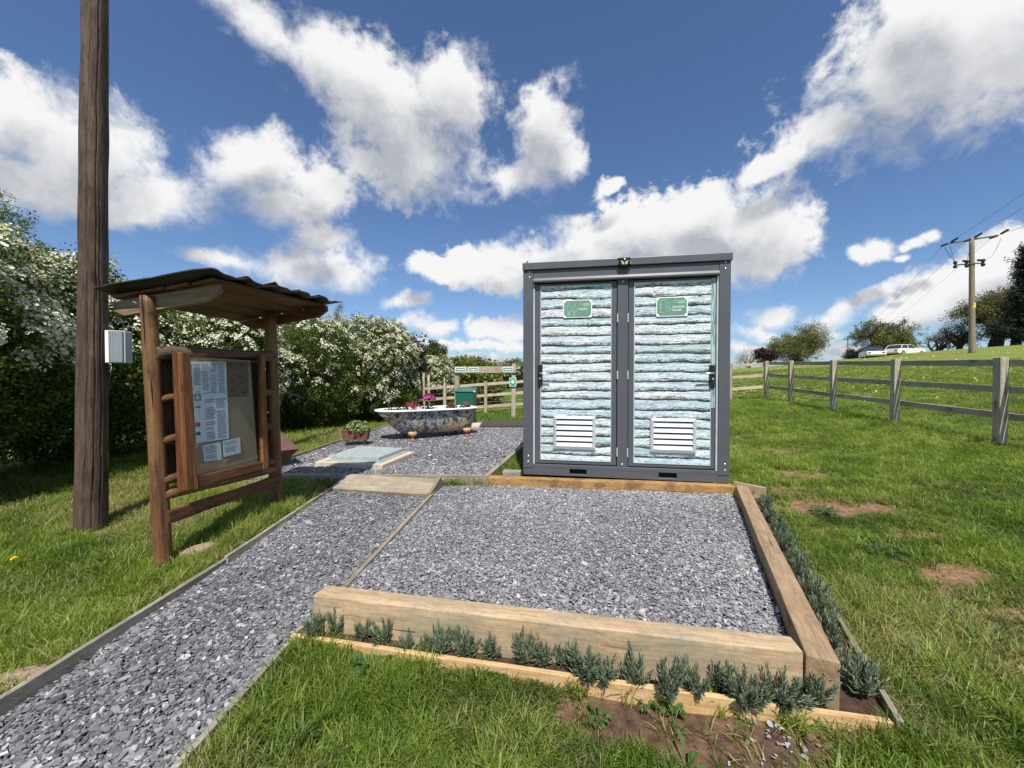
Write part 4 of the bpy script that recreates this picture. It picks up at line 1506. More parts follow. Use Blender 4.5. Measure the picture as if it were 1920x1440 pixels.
# vents: frame and louvre slats
def vent(u0, u1, v0, v1, label):
    a = bl(u0, v1, .02); b = bl(u1, v0, .02)
    vx0, vx1, vz0, vz1 = a[0], b[0], a[1], b[1]
    t = .030
    vt = bpart('vent', (vx0 + t * .8, .012, vz0 + t * .8), (vx1 - t * .8, .022, vz1 - t * .8), MT['dark_gap'], tb, bevel=0)
    vt['label'] = label
    y0, y1 = -.006, .0225
    for (pts, nm) in (([(vx0, vz1), (vx1, vz1), (vx1 - t, vz1 - t), (vx0 + t, vz1 - t)], 'top'), ([(vx0, vz0), (vx0 + t, vz0 + t), (vx1 - t, vz0 + t), (vx1, vz0)], 'bottom'),
                      ([(vx0, vz0), (vx0, vz1), (vx0 + t, vz1 - t), (vx0 + t, vz0 + t)], 'left'), ([(vx1, vz0), (vx1 - t, vz0 + t), (vx1 - t, vz1 - t), (vx1, vz1)], 'right')):
        n = len(pts)
        vs = [(p[0], y1, p[1]) for p in pts] + [(p[0], y0 + (.010 if k in ((0, 1) if nm == 'top' else (0, 3) if nm == 'bottom' else (0, 1) if nm == 'left' else (0, 3)) else 0), p[1]) for k, p in enumerate(pts)]
        mbf = MB()
        mbf.add([tuple(BM @ Vector(q)) for q in vs], [(0, 1, 2, 3), (7, 6, 5, 4), (0, 4, 5, 1), (1, 5, 6, 2), (2, 6, 7, 3), (3, 7, 4, 0)])
        bm = bmesh.new(); me_ = mbf.mesh('x'); bm.from_mesh(me_); bmesh.ops.recalc_face_normals(bm, faces=bm.faces[:])
        mbf.f = [tuple(v.index for v in f.verts) for f in bm.faces]; bm.free()
        mbf.build('frame', MT['alu'], vt)
    nS = 5
    hh = (vz1 - vz0 - 2 * t) / nS
    for i in range(nS):
        zc = vz0 + t + hh * i
        x0_, x1_ = vx0 + t + .001, vx1 - t - .001
        mbs = MB().prism([(-.004, zc + .002), (.015, zc + hh * .89), (.017, zc + hh * .89), (-.001, zc + .001)], x0_, x1_, 0)
        mbs.v = [tuple(BM @ Vector(q)) for q in mbs.v]
        mbs.build('slat', MT['alu'], vt)


vent(1038, 1116.5, 780.5, 841, 'vent grille low on the toilets door')
vent(1219, 1304.5, 785, 847.5, 'vent grille low on the shower room door')

# hinges
for zc in (bl(1156, 596)[1], bl(1156, 703)[1], bl(1156, 848)[1]):
    for xx in (m0 - .004, m1 - .006):
        mb = MB().tube([(xx + .005, .008, zc - .045), (xx + .005, .008, zc + .045)], .0075, 8)
        mb.v = [tuple(BM @ Vector(q)) for q in mb.v]
        mb.build('hinge', MT['alu'], tb, smooth=False)

# lever handles
def handle(u0, u1, v0, v1, ul, vl, label):
    a = bl(u0, v1, .02); b = bl(u1, v0, .02)
    hp = bpart('handle', (a[0], .002, a[1]), (b[0], .0255, b[1]), MT['black_plastic'], tb, bevel=.006, seg=2)
    hp['label'] = label
    c0x = (a[0] + b[0]) / 2; l = bl(ul, vl, -.05)
    zc = bl((u0 + u1) / 2, vl, .0)[1]
    mb = MB().tube([(c0x, .004, zc), (c0x, -.045, zc), (c0x + (l[0] - c0x) * .15, -.052, zc), (l[0], -.055, zc - .002)], [.009, .009, .009, .008], 8)
    mb.v = [tuple(BM @ Vector(q)) for q in mb.v]
    mb.build('lever', MT['chrome'], hp, smooth=True)
    kz = zc - .055
    mb = MB().tube([(c0x, .002, kz), (c0x, -.012, kz)], .011, 10)
    mb.v = [tuple(BM @ Vector(q)) for q in mb.v]
    mb.build('lock', MT['chrome'], hp)


handle(1008.5, 1017.5, 683, 723, 1032, 700, 'lever handle on the left edge of the toilets door')
handle(1329.5, 1340, 684, 727, 1312, 700, 'lever handle on the right edge of the shower room door')

# dome bolts
for (u, v) in ((993, 510), (993, 520), (990.5, 855), (990, 865.5), (1360.5, 491), (1360.5, 503.5), (1359.5, 870.5), (1359.5, 882), (1168.3, 527), (1166.5, 871.5)):
    x_, z_ = bl(u, v)
    mb = MB().ball((x_, .0 if 1000 > u or u > 1340 else .010, z_), (.0105, .006, .0105), 10, 6)
    mb.v = [tuple(BM @ Vector(q)) for q in mb.v]
    mb.build('bolt', MT['chrome'], tb, smooth=True)

# solar lamp over the middle
x_, z_ = bl(1170.8, 491, -.05)
lampM = BM @ Matrix.Translation((x_, -.022, z_))
prof = [(-.066, .05), (.066, .05), (.066, -.028), (.035, -.052), (-.035, -.052), (-.066, -.028)]
mb = MB()
back = [(p[0], 0, p[1]) for p in prof]; fr_ = [(p[0] * .72, -.055 if p[1] > 0 else -.04, p[1] * .72) for p in prof]
mb.add(back + fr_, [tuple(range(6)), (11, 10, 9, 8, 7, 6)] + [(i, i + 6, (i + 1) % 6 + 6, (i + 1) % 6) for i in range(6)])
lamp = mb.build('solar_lamp', MT['black_plastic'], tb, lampM, bevel=.003)
for (pts) in ([(-.040, .012), (-.004, -.006), (-.004, -.030), (-.026, -.030)], [(.040, .012), (.026, -.030), (.004, -.030), (.004, -.006)]):
    mb = MB(); mb.add([(p[0], -.0495 - .0045 * (p[1] > 0), p[1]) for p in pts] + [(p[0], -.04, p[1]) for p in pts], [(0, 1, 2, 3), (7, 6, 5, 4), (0, 4, 5, 1), (1, 5, 6, 2), (2, 6, 7, 3), (3, 7, 4, 0)])
    mb.build('lens', MT['lens'], lamp, lampM)
for s in (-1, 1):
    mb = MB(); mb.add([(s * .0655, -.004, .02), (s * .052, -.040, .018), (s * .052, -.032, -.018), (s * .0655, -.004, -.022)], [(0, 1, 2, 3) if s > 0 else (3, 2, 1, 0)])
    mb.v = [(q[0] + s * .002, q[1] - .002, q[2]) for q in mb.v]
    mb.build('lens', MT['lens'], lamp, lampM)
mb = MB().ball((0, -.056, .018), .010, 10, 6)
mb.build('sensor', MT['sign_white'], lamp, lampM, smooth=True)
# lifting eyes on the roof corners
for xx, hh in ((.028, .035), (BW - .12, .018)):
    mb = MB().tube([(xx, .05, BH - .002), (xx + .004, .05, BH + hh * .7), (xx + .02, .05, BH + hh)], .007, 6)
    mb.v = [tuple(BM @ Vector(q)) for q in mb.v]
    mb.build('lifting_eye', MT['black_plastic'], tb)


# ---- signs on the doors
def rrect(w, h, r, n=4):
    pts = []
    for cx, cy, a0 in ((w / 2 - r, h / 2 - r, 0), (-w / 2 + r, h / 2 - r, 90), (-w / 2 + r, -h / 2 + r, 180), (w / 2 - r, -h / 2 + r, 270)):
        for k in range(n + 1):
            a = R(a0 + 90 * k / n)
            pts.append((cx + r * math.cos(a), cy + r * math.sin(a)))
    return pts


def notched(w, h, r, n=4):
    """ticket outline: corners cut by quarter circles"""
    pts = []
    for cx, cy, a0 in ((w / 2, h / 2, 270), (-w / 2, h / 2, 360), (-w / 2, -h / 2, 90), (w / 2, -h / 2, 180)):
        for k in range(n + 1):
            a = R(a0 - 90 * k / n)
            pts.append((cx + r * math.cos(a), cy + r * math.sin(a)))
    return pts


def plate(name, pts, y, t, mat, parent, SM):
    """flat plate in the XZ plane of SM, front face at -y"""
    return MB().prism([(p[0], p[1]) for p in pts], y - t, y, 1).build(name, mat, parent, SM)


def text(name, body, size, loc, parent, SM, mat, align='LEFT', bold=0.0):
    cu = bpy.data.curves.new(name, 'FONT')
    cu.body = body; cu.size = size; cu.align_x = align; cu.align_y = 'CENTER'
    cu.extrude = .0006; cu.offset = bold
    cu.materials.append(mat)
    Mx = SM @ Matrix.Translation((loc[0], loc[1], loc[2])) @ Matrix.Rotation(math.pi / 2, 4, 'X')
    return place(name, cu, parent, Mx)


def ring(c, r, w, n=14):
    mb = MB()
    vs = []
    for k in range(n):
        a = 2 * math.pi * k / n
        vs += [(c[0] + (r - w / 2) * math.cos(a), 0, c[1] + (r - w / 2) * math.sin(a)), (c[0] + (r + w / 2) * math.cos(a), 0, c[1] + (r + w / 2) * math.sin(a))]
    mb.add(vs, [(2 * k, 2 * ((k + 1) % n), 2 * ((k + 1) % n) + 1, 2 * k + 1) for k in range(n)])
    return mb


def stroke(mb, pts, w):
    for a, b in zip(pts[:-1], pts[1:]):
        a = Vector((a[0], 0, a[1])); b = Vector((b[0], 0, b[1]))
        t = (b - a).normalized(); s = Vector((-t.z, 0, t.x)) * w / 2
        mb.add([a - s, b - s, b + s, a + s], [(0, 1, 2, 3)])


def door_sign(u0, u1, v0, v1, words, label, shower):
    a = bl(u0, v1, .02); b = bl(u1, v0, .02)
    w, h = b[0] - a[0], b[1] - a[1]
    SM = BM @ Matrix.Translation(((a[0] + b[0]) / 2, .0, (a[1] + b[1]) / 2))
    sg = plate('sign', rrect(w, h, .012), .0225, .012, MT['sign_white'], tb, SM)
    sg['label'] = label
    plate('sign_face', notched(w - .018, h - .018, .022), .0105, .0016, MT['sign_green'], sg, SM)
    y = .0078
    mb = MB()
    sw = .0035
    k = h / .19
    if not shower:      # man and woman in outline
        for cx, fem in ((-w * .30, False), (-w * .11, True)):
            r_ = ring((cx, h * .27), .013 * k, sw); mb.add(r_.v, r_.f)
            if fem:
                stroke(mb, [(cx - .010 * k, h * .17), (cx - .026 * k, -h * .16), (cx + .026 * k, -h * .16), (cx + .010 * k, h * .17), (cx - .010 * k, h * .17)], sw)
            else:
                stroke(mb, [(cx - .020 * k, h * .17), (cx - .020 * k, -h * .08), (cx - .011 * k, -h * .08), (cx - .011 * k, -h * .33), (cx + .011 * k, -h * .33), (cx + .011 * k, -h * .08), (cx + .020 * k, -h * .08), (cx + .020 * k, h * .17), (cx - .020 * k, h * .17)], sw)
            stroke(mb, [(cx - .018 * k, -h * .35), (cx + .018 * k, -h * .35)], sw * 1.4)
            stroke(mb, [(cx - .006 * k, -h * .16), (cx - .006 * k, -h * .34)], sw); stroke(mb, [(cx + .006 * k, -h * .16), (cx + .006 * k, -h * .34)], sw)
    else:               # shower riser and bather in outline
        x_ = -w * .36
        stroke(mb, [(x_, -h * .30), (x_, h * .30), (x_ + .030 * k, h * .34), (x_ + .045 * k, h * .28)], sw * 1.4)
        stroke(mb, [(x_ - .02 * k, -h * .30), (x_ + .03 * k, -h * .30)], sw)
        stroke(mb, [(x_ - .006 * k, h * .12), (x_ + .012 * k, h * .12)], sw * 2); stroke(mb, [(x_ - .006 * k, -h * .05), (x_ + .012 * k, -h * .05)], sw * 2)
        cx = -w * .14
        r_ = ring((cx, h * .14), .018 * k, sw); mb.add(r_.v, r_.f)
        stroke(mb, [(cx - .024 * k, -h * .02), (cx + .024 * k, -h * .02)], sw * 1.3)
        stroke(mb, [(cx, -h * .02), (cx, -h * .12)], sw)
        stroke(mb, [(cx - .016 * k, -h * .24), (cx + .010 * k, -h * .24)], sw * 1.3)
        stroke(mb, [(cx + .022 * k, -h * .06), (cx + .030 * k, -h * .14), (cx + .022 * k, -h * .22)], sw * 2)
    # small emblem and two lines of small print at the top right
    ex = w * .07
    stroke(mb, [(ex + .016 * k, h * .36), (ex, h * .27), (ex + .006 * k, h * .18)], sw * 1.6)
    stroke(mb, [(ex + .022 * k, h * .24), (ex + .022 * k, h * .16)], sw * 1.4)
    mb.v = [(q[0], y, q[2]) for q in mb.v]
    tag(mb.build('pictogram', MT['sign_pale'], sg, SM), kind='stuff')
    mb = MB()
    for zc, hh, n_ in ((h * .27, .011 * k, 5), (h * .19, .014 * k, 7)):
        x_ = w * .19; W_ = w * .24
        for i in range(n_):
            stroke(mb, [(x_ + W_ * i / n_, zc), (x_ + W_ * (i + .78) / n_, zc)], hh)
    mb.v = [(q[0], y, q[2]) for q in mb.v]
    tag(mb.build('small_print', MT['sign_pale'], sg, SM), kind='stuff')
    for i, wd in enumerate(words):
        text('lettering', wd, .0275 * k, (w * .015, y, -h * .03 - i * .031 * k), sg, SM, MT['sign_white'], bold=.0003)
    return sg


door_sign(1056, 1110, 561.5, 596.5, ['TOILETS'], 'green toilets sign with outline figures', False)
door_sign(1230, 1289, 556, 594, ['SHOWER', 'ROOM'], 'green shower room sign with outline bather', True)

# ================================================================== NOTICE BOARD
NB0 = Vector((-2.235, 2.477, 0)); NB1 = Vector((-2.09, 3.40, 0))
NE = (NB1 - NB0).normalized(); NN = Vector((NE.y, -NE.x, 0))


def nbp(u, v, d):
    return on_plane(u, v, NB0 + NN * d, NN)


nb = thing('notice_board', 'rustic brown log notice board with sloping roof beside the slate path', 'notice board', (NB0 + NB1) / 2 + Vector((0, 0, .05)))
bse = gp(310, 1068, .03); bse = Vector((bse.x, bse.y, -.12))
top0 = at(277, 556, bse.y + .02)
lp = log('post', bse, top0, .047, .043, MT['notice_post'], nb, 40, 40, .07, up=(1, 0, 0), cracks=((R(100), .1, .6, .12), (R(140), .3, .9, .10), (R(60), 0, .5, .1), (R(-100), .1, .6, .12), (R(-140), .3, .9, .1)))
b1 = Vector((NB1.x, NB1.y, -.05)); t1 = at(507, 590, 3.38)
log('post', b1, t1, .052, .047, MT['notice_post'], nb, 18, 22, .05, up=(1, 0, 0))


def on_post(v, near=True):
    """point on the post axis at picture height v"""
    if near:
        t = (1068 - v) / (1068 - 556.0)
        a, b = gp(310, 1068, .03), top0
    else:
        t = (955 - v) / (955 - 590.0)
        a, b = Vector((NB1.x, NB1.y, .11)), t1
    return a + (b - a) * t


# horizontal half logs between the posts
for i, (va, vb, r) in enumerate(((661, 668, .048), (748, 734, .030), (826, 798, .032), (900, 864, .034), (928, 878, .036))):
    a = on_post(va) + NN * .01; b = on_post(vb, False) + NN * .01
    log('rail', a, b, r, r * .95, MT['notice_post'] if i else MT['notice_grey'], nb, 12, 12, .06)
# low plank
a = on_post(970) + NN * .035; b = on_post(899, False) + NN * .035
board('low_plank', a, b, .035, .085, MT['notice'], nb, (0, 0, 1), .006, .004)
# upright boards behind the rails
for i in range(6):
    t = .07 + i * .165
    pb_ = on_post(912).lerp(on_post(868, False), t) - NN * .055; pt_ = on_post(656).lerp(on_post(664, False), t) - NN * .055
    board('back_board', pb_, pt_, .150, .022, MT['notice_grey'], nb, NN, .003, .002)
# case: door frame stands on a shallow box
DF = .100                       # distance of the door front from the post line
q = {k: nbp(u, v, DF) for k, (u, v) in dict(tl=(341, 661), bl=(351, 919), tr=(497, 666), br=(504, 879)).items()}
qi = {k: nbp(u, v, DF) for k, (u, v) in dict(tl=(356, 677), bl=(373, 893), tr=(489, 679), br=(494, 866)).items()}


def quadbar(name, p, thick, mat, parent, bevel=.004):
    """p: four front corners; extruded backwards from the board plane"""
    back = [x - NN * thick for x in p]
    mb = MB().hexa(back + p)
    c = sum(p, Vector()) / 4
    L = max(range(4), key=lambda i: (p[(i + 1) % 4] - p[i]).length)
    Mx = frame(p[L], p[(L + 1) % 4], NN)
    Mx.translation = c
    inv = Mx.inverted()
    mb.v = [tuple(inv @ Vector(v)) for v in mb.v]
    bm = bmesh.new(); me_ = mb.mesh('x'); bm.from_mesh(me_); bmesh.ops.recalc_face_normals(bm, faces=bm.faces[:])
    mb.f = [tuple(v.index for v in f.verts) for f in bm.faces]; bm.free()
    return mb.build(name, mat, parent, Mx, bevel=bevel)


quadbar('door_frame', [nbp(u, v, DF) for (u, v) in ((341, 660), (351, 920), (373, 917), (356, 661))], .040, MT['notice_light'], nb)
quadbar('door_frame', [nbp(u, v, DF) for (u, v) in ((489.5, 665.5), (494, 880.5), (504, 879), (497.5, 666))], .040, MT['notice_light'], nb)
nn3 = NN * .003
quadbar('door_frame', [x - nn3 for x in (q['tl'].lerp(qi['tl'], .98), qi['tl'], qi['tr'], q['tr'].lerp(qi['tr'], .9))], .034, MT['notice_light'], nb)
quadbar('door_frame', [x - nn3 for x in (qi['bl'], nbp(374, 914, DF), nbp(494, 880, DF), qi['br'])], .034, MT['notice'], nb)
# case side boards
cs = .035
for k0, k1, nm in (('tl', 'bl', 'case_board'), ('tr', 'br', 'case_board')):
    p_, r_ = q[k0] - NN * .042, q[k1] - NN * .042
    s = NE * .026 * (1 if k0 == 'tl' else -1)
    quadbar(nm, [p_, r_, r_ + s, p_ + s], cs, MT['notice'], nb, .003)
s = Vector((0, 0, -.026))
quadbar('case_board', [q['tl'] - NN * .042 + NE * .026, q['tl'] - NN * .042 + NE * .026 + s, q['tr'] - NN * .042 - NE * .026 + s, q['tr'] - NN * .042 - NE * .026], cs, MT['notice'], nb, .003)
quadbar('case_board', [q['bl'] - NN * .042 + NE * .026 - s, q['bl'] - NN * .042 + NE * .026, q['br'] - NN * .042 - NE * .026, q['br'] - NN * .042 - NE * .026 - s], cs, MT['notice'], nb, .003)
# bark edged strip inside the far side of the door
mb = MB()
pts = [nbp(486 + .02 * (v - 690), v, DF - .045) for v in range(690, 866, 12)]
mb.tube(pts, [.010 + .004 * math.sin(i * 2.1) for i in range(len(pts))], 7, wob=.35)
mb.build('bark_edge', MT['notice_grey'], nb)
# pinboard
PB = DF - .050
pbq = [nbp(u, v, PB) for (u, v) in ((345, 668), (356, 908), (484, 872), (469, 676))]
quadbar('pinboard', pbq, .012, MT['pinboard'], nb, 0)
pbq2 = [nbp(u, v, PB - .004) for (u, v) in ((469.5, 676), (484.5, 872), (506, 868), (494, 674))]
quadbar('gap_shade', pbq2, .010, MT['black_plastic'], nb, 0)  # black strip: shade of the gap between pinboard and far stile, put in as colour
# glass
gl = [x - NN * .02 for x in (qi['tl'].lerp(q['tl'], .25), qi['bl'].lerp(q['bl'], .25), qi['br'].lerp(q['br'], .25), qi['tr'].lerp(q['tr'], .25))]
quadbar('glass', gl, .004, MT['glass'], nb, 0)
# catch
cp_ = nbp(500, 773, DF)
MB().box((0, 0, 0), (.022, .010, .012), M=Matrix.Translation(cp_ + NN * .004)).build('catch', MT['foot'], nb)


def pinned(name, label, cat, corners, mat, d):
    """a sheet of paper on the pinboard (corners: tl, bl, br, tr in the picture)"""
    p = [nbp(u, v, d) for (u, v) in corners]
    o = quadbar(name, p, .0015, mat, None, 0)
    return tag(o, label, cat), p


def printing(sheet_, p, rows, cols, mat, seed, lift=.0012, margins=(.05, .05), fill=.75, hgt=.45, skip=.1):
    rg = random.Random(seed)
    mb = MB()
    P = lambda s, t: p[0].lerp(p[3], s).lerp(p[1].lerp(p[2], s), t) + NN * lift
    mx, my = margins
    for c in range(cols):
        s0 = mx + (1 - 2 * mx) * c / cols; s1 = mx + (1 - 2 * mx) * (c + .90) / cols
        for r_ in range(rows):
            if rg.random() < skip:
                continue
            t0 = my + (1 - 2 * my) * (r_ + .2) / rows; t1_ = t0 + (1 - 2 * my) * hgt / rows
            s = s0
            e = s0 + (s1 - s0) * rg.uniform(fill, 1)
            while s < e:
                w = rg.uniform(.03, .09) * (s1 - s0) * 1.6
                mb.add([P(s, t0), P(s, t1_), P(min(s + w, e), t1_), P(min(s + w, e), t0)], [(0, 1, 2, 3)])
                s += w + .02 * (s1 - s0)
    return tag(mb.build('printed_text', mat, sheet_), kind='stuff')


sh, p = pinned('notice_sheet', 'tall white sheet of close printed text at the left in the notice case', 'notice', ((358, 678), (368, 831), (429.5, 822), (424, 678)), MT['paper'], PB + .006)
printing(sh, [p[0], p[0].lerp(p[1], .43), p[3].lerp(p[2], .43), p[3]], 17, 4, MT['ink'], 1, margins=(.04, .06))
printing(sh, [p[0].lerp(p[1], .45).lerp(p[3].lerp(p[2], .45), .28), p[1].lerp(p[2], .28), p[2], p[3].lerp(p[2], .45)], 20, 2, MT['ink'], 2, margins=(.03, .03))
fm = [nbp(u, v, PB + .0085) for (u, v) in ((363.5, 740), (364.2, 752), (377.5, 751.3), (377, 739.7))]
fo = quadbar('first_aid_mark', fm, .001, MT['safety_green'], sh, 0)
P = lambda s, t: fm[0].lerp(fm[3], s).lerp(fm[1].lerp(fm[2], s), t) + NN * .0015
mb = MB()
mb.add([P(.42, .15), P(.42, .85), P(.58, .85), P(.58, .15)], [(0, 1, 2, 3)])
mb.add([P(.24, .40), P(.24, .60), P(.417, .60), P(.417, .40)], [(0, 1, 2, 3)])
mb.add([P(.583, .40), P(.583, .60), P(.76, .60), P(.76, .40)], [(0, 1, 2, 3)])
tag(mb.build('white_cross', MT['sign_white'], fo), kind='stuff')
for (u, v, w, h_, mt) in ((369.5, 796, 6, 4, 'red_ink'), (372, 813, 4, 3, 'ink_brown'), (371, 763, 5, 1.6, 'red_ink')):
    quadbar('small_picture', [nbp(a_, b_, PB + .008) for (a_, b_) in ((u - w, v - h_), (u - w + .4, v + h_), (u + w + .4, v + h_), (u + w, v - h_))], .001, MT[mt], sh, 0)
sh, p = pinned('map_sheet', 'brown hand drawn map at the top right of the notice case', 'map', ((426, 678), (428, 744), (466, 743), (465, 681)), MT['parchment'], PB + .004)
rgm = random.Random(3)
mb = MB()
Pm = lambda s, t: p[0].lerp(p[3], s).lerp(p[1].lerp(p[2], s), t) + NN * .0012
for _ in range(60):
    s, t = rgm.uniform(.08, .85), rgm.uniform(.05, .93)
    w, h_ = rgm.uniform(.04, .16), rgm.uniform(.008, .024)
    k = rgm.uniform(-.04, .04)
    mb.add([Pm(s, t), Pm(s, t + h_), Pm(min(s + w, .95), t + h_ + k), Pm(min(s + w, .95), t + k)], [(0, 1, 2, 3)])
tag(mb.build('drawn_lines', MT['ink_brown'], sh), kind='stuff')
sh, p = pinned('notice_sheet', 'small white sheet at the bottom left in the notice case', 'notice', ((380, 835), (383, 866), (416, 861), (414, 829)), MT['paper'], PB + .005)
printing(sh, p, 9, 1, MT['ink'], 4, margins=(.08, .10))
sh, p = pinned('notice_sheet', 'small white sheet pinned right of the other small sheet in the notice case', 'notice', ((417.5, 827), (419, 857), (451.5, 849), (450, 820)), MT['paper'], PB + .007)
printing(sh, p, 8, 1, MT['ink'], 5, margins=(.10, .12), skip=.25)

# roof
NBk = at(199, 559, 2.47); NFt = at(402, 525, 2.43); FFt = at(622, 574, 3.52); FBk = at(447, 606, 3.56)
ru = lambda s, t: NBk.lerp(NFt, s).lerp(FBk.lerp(FFt, s), t)      # s: back to front, t: near to far
RN = (NFt - NBk).cross(FBk - NBk).normalized()
if RN.z < 0:
    RN = -RN
for i in range(4):               # boards of the roof deck, running near to far
    s0, s1 = .03 + i * .235, .03 + (i + 1) * .235 - .006
    sm = (s0 + s1) / 2
    a, b = ru(sm, .02), ru(sm, .985)
    wdt = (ru(s1, .5) - ru(s0, .5)).length
    board('roof_plank', a + RN * .011, b + RN * .011, wdt, .020, MT['notice'], nb, RN, .002, .001)
# barge boards with clipped ends, near and far
def barge(pts, thick, mat, dirv):
    pts = [Vector(x) for x in pts]
    Mx = frame(pts[0], pts[1], (0, 0, 1)); Mx.translation = sum(pts, Vector()) / len(pts)
    inv = Mx.inverted()
    f_ = [inv @ x for x in pts]; b_ = [inv @ (x + dirv * thick) for x in pts]
    n = len(pts)
    mb = MB()
    mb.add(f_ + b_, [tuple(range(n)), tuple(range(2 * n - 1, n - 1, -1))] + [(i, i + n, (i + 1) % n + n, (i + 1) % n) for i in range(n)])
    bm = bmesh.new(); me_ = mb.mesh('x'); bm.from_mesh(me_); bmesh.ops.recalc_face_normals(bm, faces=bm.faces[:])
    mb.f = [tuple(v.index for v in f.verts) for f in bm.faces]; bm.free()
    return mb.build('barge_board', mat, nb, Mx, bevel=.003)


yb = 2.50
barge([at(213, 566, yb), at(407, 531, yb), at(411, 546, yb), at(382, 565, yb), at(232, 592, yb), at(212, 583, yb)], .040, MT['barge'], Vector((0.02, 1, 0)))
yf = 3.46
barge([at(451, 604, yf), at(611, 572, yf), at(612, 582, yf), at(596, 594, yf), at(474, 617, yf), at(451, 607, yf)], .038, MT['notice'], Vector((0.02, 1, 0)))
# waved roof sheets: five overlapping strips running back to front
for i in range(5):
    t0, t1_ = -.05 + i * .215, -.05 + (i + 1) * .215 + .035
    nT, nS = 12, 6
    vs, fs = [], []
    for side in (0, 1):
        for a_ in range(nS + 1):
            s = -.02 + 1.08 * a_ / nS
            for b_ in range(nT + 1):
                f = b_ / nT
                t = t0 + (t1_ - t0) * f
                wave = .026 * (math.cos(f * 2 * math.pi * .93 + .2) * .5 + .5) + .012 * (1 - f)
                jit = .006 * math.sin(s * 9 + i * 2.1) + .004 * math.sin(t * 40 + s * 6)
                vs.append(ru(s + (.012 * math.sin(b_ * 1.3 + i) if a_ == nS else 0), t) + RN * (.026 + wave + jit - side * .007))
    k = (nS + 1) * (nT + 1)
    for a_ in range(nS):
        for b_ in range(nT):
            v0 = a_ * (nT + 1) + b_
            fs.append((v0, v0 + 1, v0 + nT + 2, v0 + nT + 1))
            fs.append((k + v0 + nT + 1, k + v0 + nT + 2, k + v0 + 1, k + v0))
    for b_ in range(nT):
        v0 = nS * (nT + 1) + b_
        fs.append((v0, v0 + 1, k + v0 + 1, k + v0))
        fs.append((b_ + 1, b_, k + b_, k + b_ + 1))
    for a_ in range(nS):
        v0 = a_ * (nT + 1)
        fs.append((v0, v0 + nT + 1, k + v0 + nT + 1, k + v0))
        v1 = v0 + nT
        fs.append((v1 + nT + 1, v1, k + v1, k + v1 + nT + 1))
    mb = MB(); mb.add(vs, fs)
    mb.build('roof_sheet', MT['roof_felt'], nb, smooth=False)
# bent nail by the near post
MB().tube([at(250, 566, 2.33), at(255, 568, 2.33), at(268, 568, 2.38)], .004, 5).build('bolt', MT['chrome'], nb)

# ================================================================== TELEGRAPH POLE on the left
pb0 = gp(172, 1005, -.02)
tp = thing('telegraph_pole', 'thick dark brown wooden telegraph pole left of the notice board', 'pole', pb0)
PLY = pb0.y + .10
ax0 = at(171, 1005, PLY); axm = at(178.5, 0, PLY)
adir = (axm - ax0) / (axm.z - ax0.z)
ax1 = ax0 + adir * 7.5; ax0 = ax0 - adir * .2
log('pole', ax0, ax1, .102, .066, MT['pole'], tp, 110, 90, .045, up=(0, 1, 0), cracks=((R(-66), .0, .50, .16), (R(-40), .02, .30, .13), (R(-30), .28, .70, .14), (R(-58), .5, 1.0, .13), (R(-15), .05, .4, .10)))
# meter box
mc = at(224, 651, pb0.y + .16)
mx = thing('meter_box', 'small pale grey plastic box fixed to the back of the telegraph pole', 'meter box', mc)
Mm = Matrix.Translation(mc) @ Matrix.Rotation(R(22), 4, 'Z')
MB().box((0, 0, 0), (.135, .10, .275)).build('case', MT['meter'], mx, Mm, bevel=.008)
MB().box((.006, -.058, 0), (.085, .018, .265)).build('lid', MT['meter_dark'], mx, Mm, bevel=.003)
for k in range(6):
    MB().box((-.029 + k * .0135, -.068, 0), (.004, .003, .25)).build('rib', MT['meter_dark'], mx, Mm)
MB().box((-.054, -.056, 0), (.024, .012, .268)).build('trim', MT['sign_white'], mx, Mm, bevel=.002)
MB().box((.061, -.056, 0), (.010, .014, .268)).build('trim', MT['meter'], mx, Mm, bevel=.002)
MB().tube([(-.05, .03, -.13), (-.10, .03, -.3), (-.135, .02, -1.50)], .011, 8).build('cable', MT['black_plastic'], mx, Mm, smooth=True)

# ================================================================== BATHTUB
BC = Vector((-1.52, 7.18, .185)); BA = math.atan2(1.05, 1.70)
bt = thing('bathtub', 'old claw foot bathtub with peeling blue paint used as a planter', 'bathtub', M=Matrix.Translation(BC) @ Matrix.Rotation(BA, 4, 'Z'))
BTM = wm(bt)


def tub_ring(t, inset=0.0, z=None):
    """outline of the tub at height fraction t"""
    e = t ** .8
    xl = -.56 - .40 * e + inset; xr = .80 + .07 * e - inset
    hw = .20 + .165 * t ** .6 - inset
    zz = .10 + .41 * t if z is None else z
    pts = []
    n = 44
    for k in range(n):
        a = 2 * math.pi * k / n
        c, s = math.cos(a), math.sin(a)
        px_ = math.copysign(abs(c) ** (.55 if c > 0 else .8), c); py_ = math.copysign(abs(s) ** .75, s)
        cx = (xl + xr) / 2; hx = (xr - xl) / 2
        pts.append((cx + hx * px_, hw * py_, zz))
    return pts


def loft(rings, cap0=False, cap1=False, flip=False):
    n = len(rings[0])
    mb = MB()
    vs = [p for r_ in rings for p in r_]
    fs = []
    for i in range(len(rings) - 1):
        for k in range(n):
            k2 = (k + 1) % n
            f = (i * n + k, i * n + k2, (i + 1) * n + k2, (i + 1) * n + k)
            fs.append(f[::-1] if flip else f)
    if cap0: fs.append(tuple(range(n))[::-1] if not flip else tuple(range(n)))
    if cap1: fs.append(tuple((len(rings) - 1) * n + k for k in range(n)) if not flip else tuple((len(rings) - 1) * n + k for k in range(n))[::-1])
    mb.add(vs, fs)
    return mb


